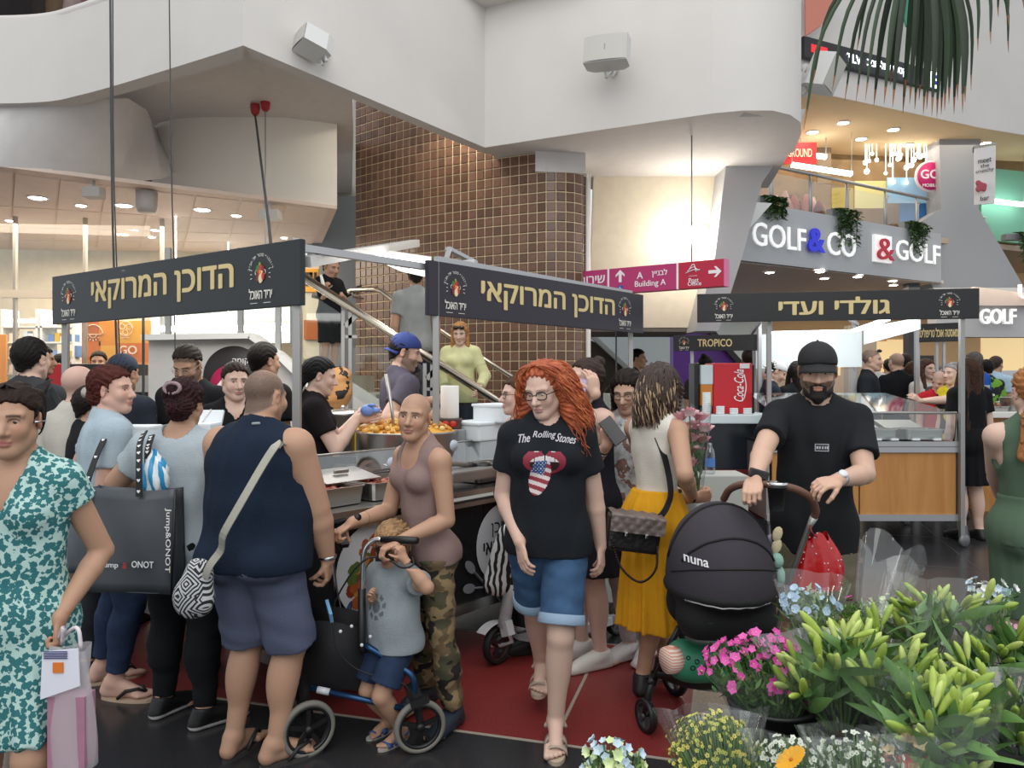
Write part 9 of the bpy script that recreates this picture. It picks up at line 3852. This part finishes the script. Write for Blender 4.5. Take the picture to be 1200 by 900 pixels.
def posy(name,label,tip,base,n,spread,seed,fl,leafn,leafm,wrapr=None,flat=.5,leaf_len=1.,up=.6):
 rs=random.Random(seed)
 tip,base=Vector(tip),Vector(base)
 t=empty(name,base,label,'flowers')
 st_,lf=B(),B()
 for i in range(n):
  a,q=rs.uniform(0,2*PI),math.sqrt(rs.random())*spread
  e=tip+Vector((math.cos(a)*q,math.sin(a)*q,-q*flat+rs.uniform(-.03,.03)))
  st_.tube(smooth_path([base,base*.5+e*.5+Vector((math.cos(a),math.sin(a),0))*q*.1,e],3),.002,4)
  d=Vector((math.cos(a)*q/spread,math.sin(a)*q/spread-.5,up))
  if i<n*.999:
   inst('blossom',fl[rs.randrange(len(fl))],t,e,d,rs.uniform(0,6),rs.uniform(.8,1.2))
 for i in range(leafn):
  a,q=rs.uniform(0,2*PI),math.sqrt(rs.random())*spread*1.05
  k=rs.uniform(.35,.97)
  p=base*(1-k)+tip*k+Vector((math.cos(a)*q*k,math.sin(a)*q*k,-q*flat*k))
  d=Vector((rs.uniform(-1,1),rs.uniform(-1,.6),rs.uniform(-.1,1.2))).normalized()
  s_=d.cross(Vector((rs.random(),1,rs.random()))).normalized()
  l=rs.uniform(.025,.05)*leaf_len
  lf.cm=rs.randrange(len(leafm))
  lf.add([p,p+d*l*.45+s_*l*.14,p+d*l,p+d*l*.45-s_*l*.14],[(0,1,2,3)])
 o=st_.obj('stems',stemg,t)
 o['kind']='stuff'
 o=lf.obj('foliage',leafm,t)
 o['kind']='stuff'
 if wrapr:
  wrap(t,base,tip,.03,wrapr,seed)
 return t
mag=[small_flower_mesh('pink1','#c83a94',.013,5),small_flower_mesh('pink2','#d65aa8',.012,5)]
gl_=[mat('pinks_leaf','#567a3a',.6),mat('pinks_leaf_dark','#3a5c2c',.6)]
posy('pinks_bunch','round bunch of magenta pinks with fresh green leaves in a black bucket',P(893,742,2.3),P(910,860,2.2),120,.185,11,mag,1000,gl_,None,.62)
bucket(G(905,2.2,.38),.66,.12,'black bucket under the magenta pinks')
wrap(bpy.data.objects['pinks_bunch'],P(910,880,2.2),P(892,780,2.22),.08,.15,5)
blue=[small_flower_mesh('blue1','#a9c2d8',.013,5,'#d8e4ee',False)]
posy('blue_star_flowers','bunch of pale blue star flowers in a clear sleeve before the red bag',P(948,688,2.62),P(952,780,2.5),34,.10,12,blue,420,[mat('bluestar_leaf','#8aa070',.6),gl_[0]],.12,.7)
posy('green_ball_flowers','bright green mossy flower ball with two pink blooms',P(1005,702,2.75),P(1010,790,2.6),5,.07,13,mag,900,[mat('moss_green','#6a9a2c',.7),mat('moss_dark','#4f7a24',.7)],None,.6,.5)
wrap(bpy.data.objects['green_ball_flowers'],P(1010,790,2.6),P(1040,660,2.75),.03,.11,9,.5)
yl=[small_flower_mesh('yel1','#d2c65e',.005,5,'#b89a28'),small_flower_mesh('yel2','#b9bb58',.0045,5,'#b89a28')]
posy('yellow_filler_flowers','cloud of tiny yellow blossoms in film at the bottom of the stand',P(838,842,1.95),P(850,960,1.85),290,.125,14,yl,420,[mat('yel_leaf','#a8a83c',.7),mat('yel_leaf2','#c8b848',.7),gl_[0]],.14,.6,.45)
wf_=[small_flower_mesh('wht1','#cfd3c4',.006,5,'#c8d0a8')]
posy('white_filler_flowers','white filler flowers in film with a white paper edge, bottom centre of the stand',P(932,872,1.72),P(935,980,1.65),110,.09,15,wf_,120,[gl_[0]],.12,.5)
org=[small_flower_mesh('orange1','#e0a018',.030,14,'#b86a10',False,.15)]
posy('orange_daisy','single orange daisy at the bottom edge inside the white filler flowers',P(928,888,1.62),P(932,980,1.6),1,.001,16,org,4,[gl_[0]],None)
sn=[small_flower_mesh('snap1','#b8ccd8',.011,5,'#d8e0c8',True,.8),small_flower_mesh('snap2','#c9d8a0',.010,5,'#d8e0c8',True,.8)]
posy('snapdragon_bunch','pale blue and green spiky blooms at the bottom edge of the frame',P(720,886,1.85),P(725,985,1.8),60,.075,17,sn,160,[mat('snap_leaf','#8fae5c',.6),gl_[0]],None,.2,.9)
posy('white_stock_flowers','white and blue-green blooms standing behind by the olive dress',P(1160,705,2.95),P(1160,790,2.8),40,.09,18,[small_flower_mesh('wht2','#e2e4e0',.017,6,'#d8dcc0',True,.6),small_flower_mesh('snap1','',0,5)],200,[mat('stock_leaf','#7a9a80',.6),gl_[0]],None,-.6)
posy('pale_green_filler','loose pale green filler foliage along the back of the stand',P(1062,712,2.85),P(1070,800,2.7),60,.17,19,sn[1:],700,[mat('filler_leaf','#9ab060',.6),mat('filler_leaf2','#7c9850',.6)],None,.1,1.1)
posy('rosy_filler','small dusty pink blooms at the frame edge behind the lilies',P(1190,738,2.6),P(1190,820,2.5),14,.09,20,[small_flower_mesh('rosy','#c890a8',.013,6)],160,gl_,None,.2)
posy('red_bud_flowers','few red and cream buds low in the big cone of film',P(1060,872,1.72),P(1080,960,1.66),12,.055,21,[small_flower_mesh('redb','#b8605c',.014,5,'#d8c8a0',True,1.2),small_flower_mesh('creamb','#c8b088',.014,5,'#d8c8a0',True,1.2)],90,gl_,.13)
posy('white_lace_flowers','white lacy filler in film between the lilies and the bottom edge',P(1010,872,1.70),P(1010,980,1.62),90,.09,22,wf_,100,[gl_[0]],.13,.4)
for k,(px,D,lab)in enumerate(((985,2.15,'under the first lilies'),(1040,2.2,'under the middle lilies'),(1120,2.3,'deep among the lilies'),(1180,2.05,'at the frame edge'),(955,2.5,'under the blue star flowers'),(1060,1.85,'under the cone of film'))):
 bucket(G(px,D,.38),.62,.12,'black bucket '+lab)
for k,(x,y)in enumerate((((850-600)/FPX*1.85,1.72),((725-600)/FPX*1.8,1.75),((935-600)/FPX*1.65,1.60))):
 b=B()
 b.lathe([(.001,0),(.09,0),(.11,.55),(.115,.55),(.115,.56),(.10,.55),(.085,.01),(.001,.01)],(x,y,0),20)
 tag(b.obj('bucket',mat('bucket_#141416','#141416',.5)),'tall black floor bucket %s'%('of the yellow blossoms','of the pale blue spiky blooms','of the white filler flowers')[k],'bucket')
# ==========================================================
pf=empty('palm_leaf',P(1085,-75,1.75),'dark green fan palm leaf with brown tips hanging from above','palm leaf')
hubp=P(1085,-75,1.75)
rs=random.Random(3)
tips=[(942,152),(952,100),(975,108),(990,118),(1004,60),(1003,120),(1014,118),(1024,124),(1036,122),(1046,126),(1058,133),(1066,122),(1072,128),(1082,134),(1086,128),(1092,136),(1098,137),(1103,134),(1107,130),(1118,134),(1122,118),(1128,132),(1131,120),(1138,106),(1146,60),(1161,52),(1182,62),(1170,20),(1112,122),(1077,118),(1060,112),(1043,100),(1182,30),(1200,10)]
grm=[mat('palm_green','#2c3f26',.7),mat('palm_green_dark','#1f2d1a',.7),mat('palm_tip','#8a5a34',.7)]
for k,(px,py)in enumerate(tips):
 D=1.75+rs.uniform(-.12,.12)
 e=P(px,py,D)
 root=hubp+Vector(((px-1085)*.0007,0,-.0))
 mid=root*.45+e*.55+Vector(((px-1085)*.0003,-.02,.015))
 pts=smooth_path([root,mid,e],5)
 b=B()
 n=len(pts)
 vs,fs=[],[]
 wd=.0072 if 1020<px<1135 else .0045
 for i,p in enumerate(pts):
  t=i/(n-1)
  q=wd*(1-t**4)*(.6+.4*min(1,3*t))+.0004
  d=Vector(pts[min(i+1,n-1)]-pts[max(i-1,0)]).normalized()
  s_=d.cross(Vector((0,1,0))).normalized()
  vs+=[Vector(p)+s_*q+Vector((0,.4*q,0)),Vector(p),Vector(p)-s_*q+Vector((0,.4*q,0))]
 b.cm=k%2
 for i in range(n-1):
  b.cm=2 if i>=n-2 else k%2
  b.add([vs[3*i],vs[3*i+1],vs[3*i+4],vs[3*i+3]],[(0,1,2,3)],True)
  b.add([vs[3*i+1],vs[3*i+2],vs[3*i+5],vs[3*i+4]],[(0,1,2,3)],True)
 b.obj('leaflet',grm,pf)
b=B()
b.tube(smooth_path([hubp,hubp+Vector((.02,.03,.10)),hubp+Vector((.35,.1,.55)),hubp+Vector((.9,.2,.8))],5),[.010+.0004*k for k in range(16)],7)
b.obj('stalk',grm[0],pf)
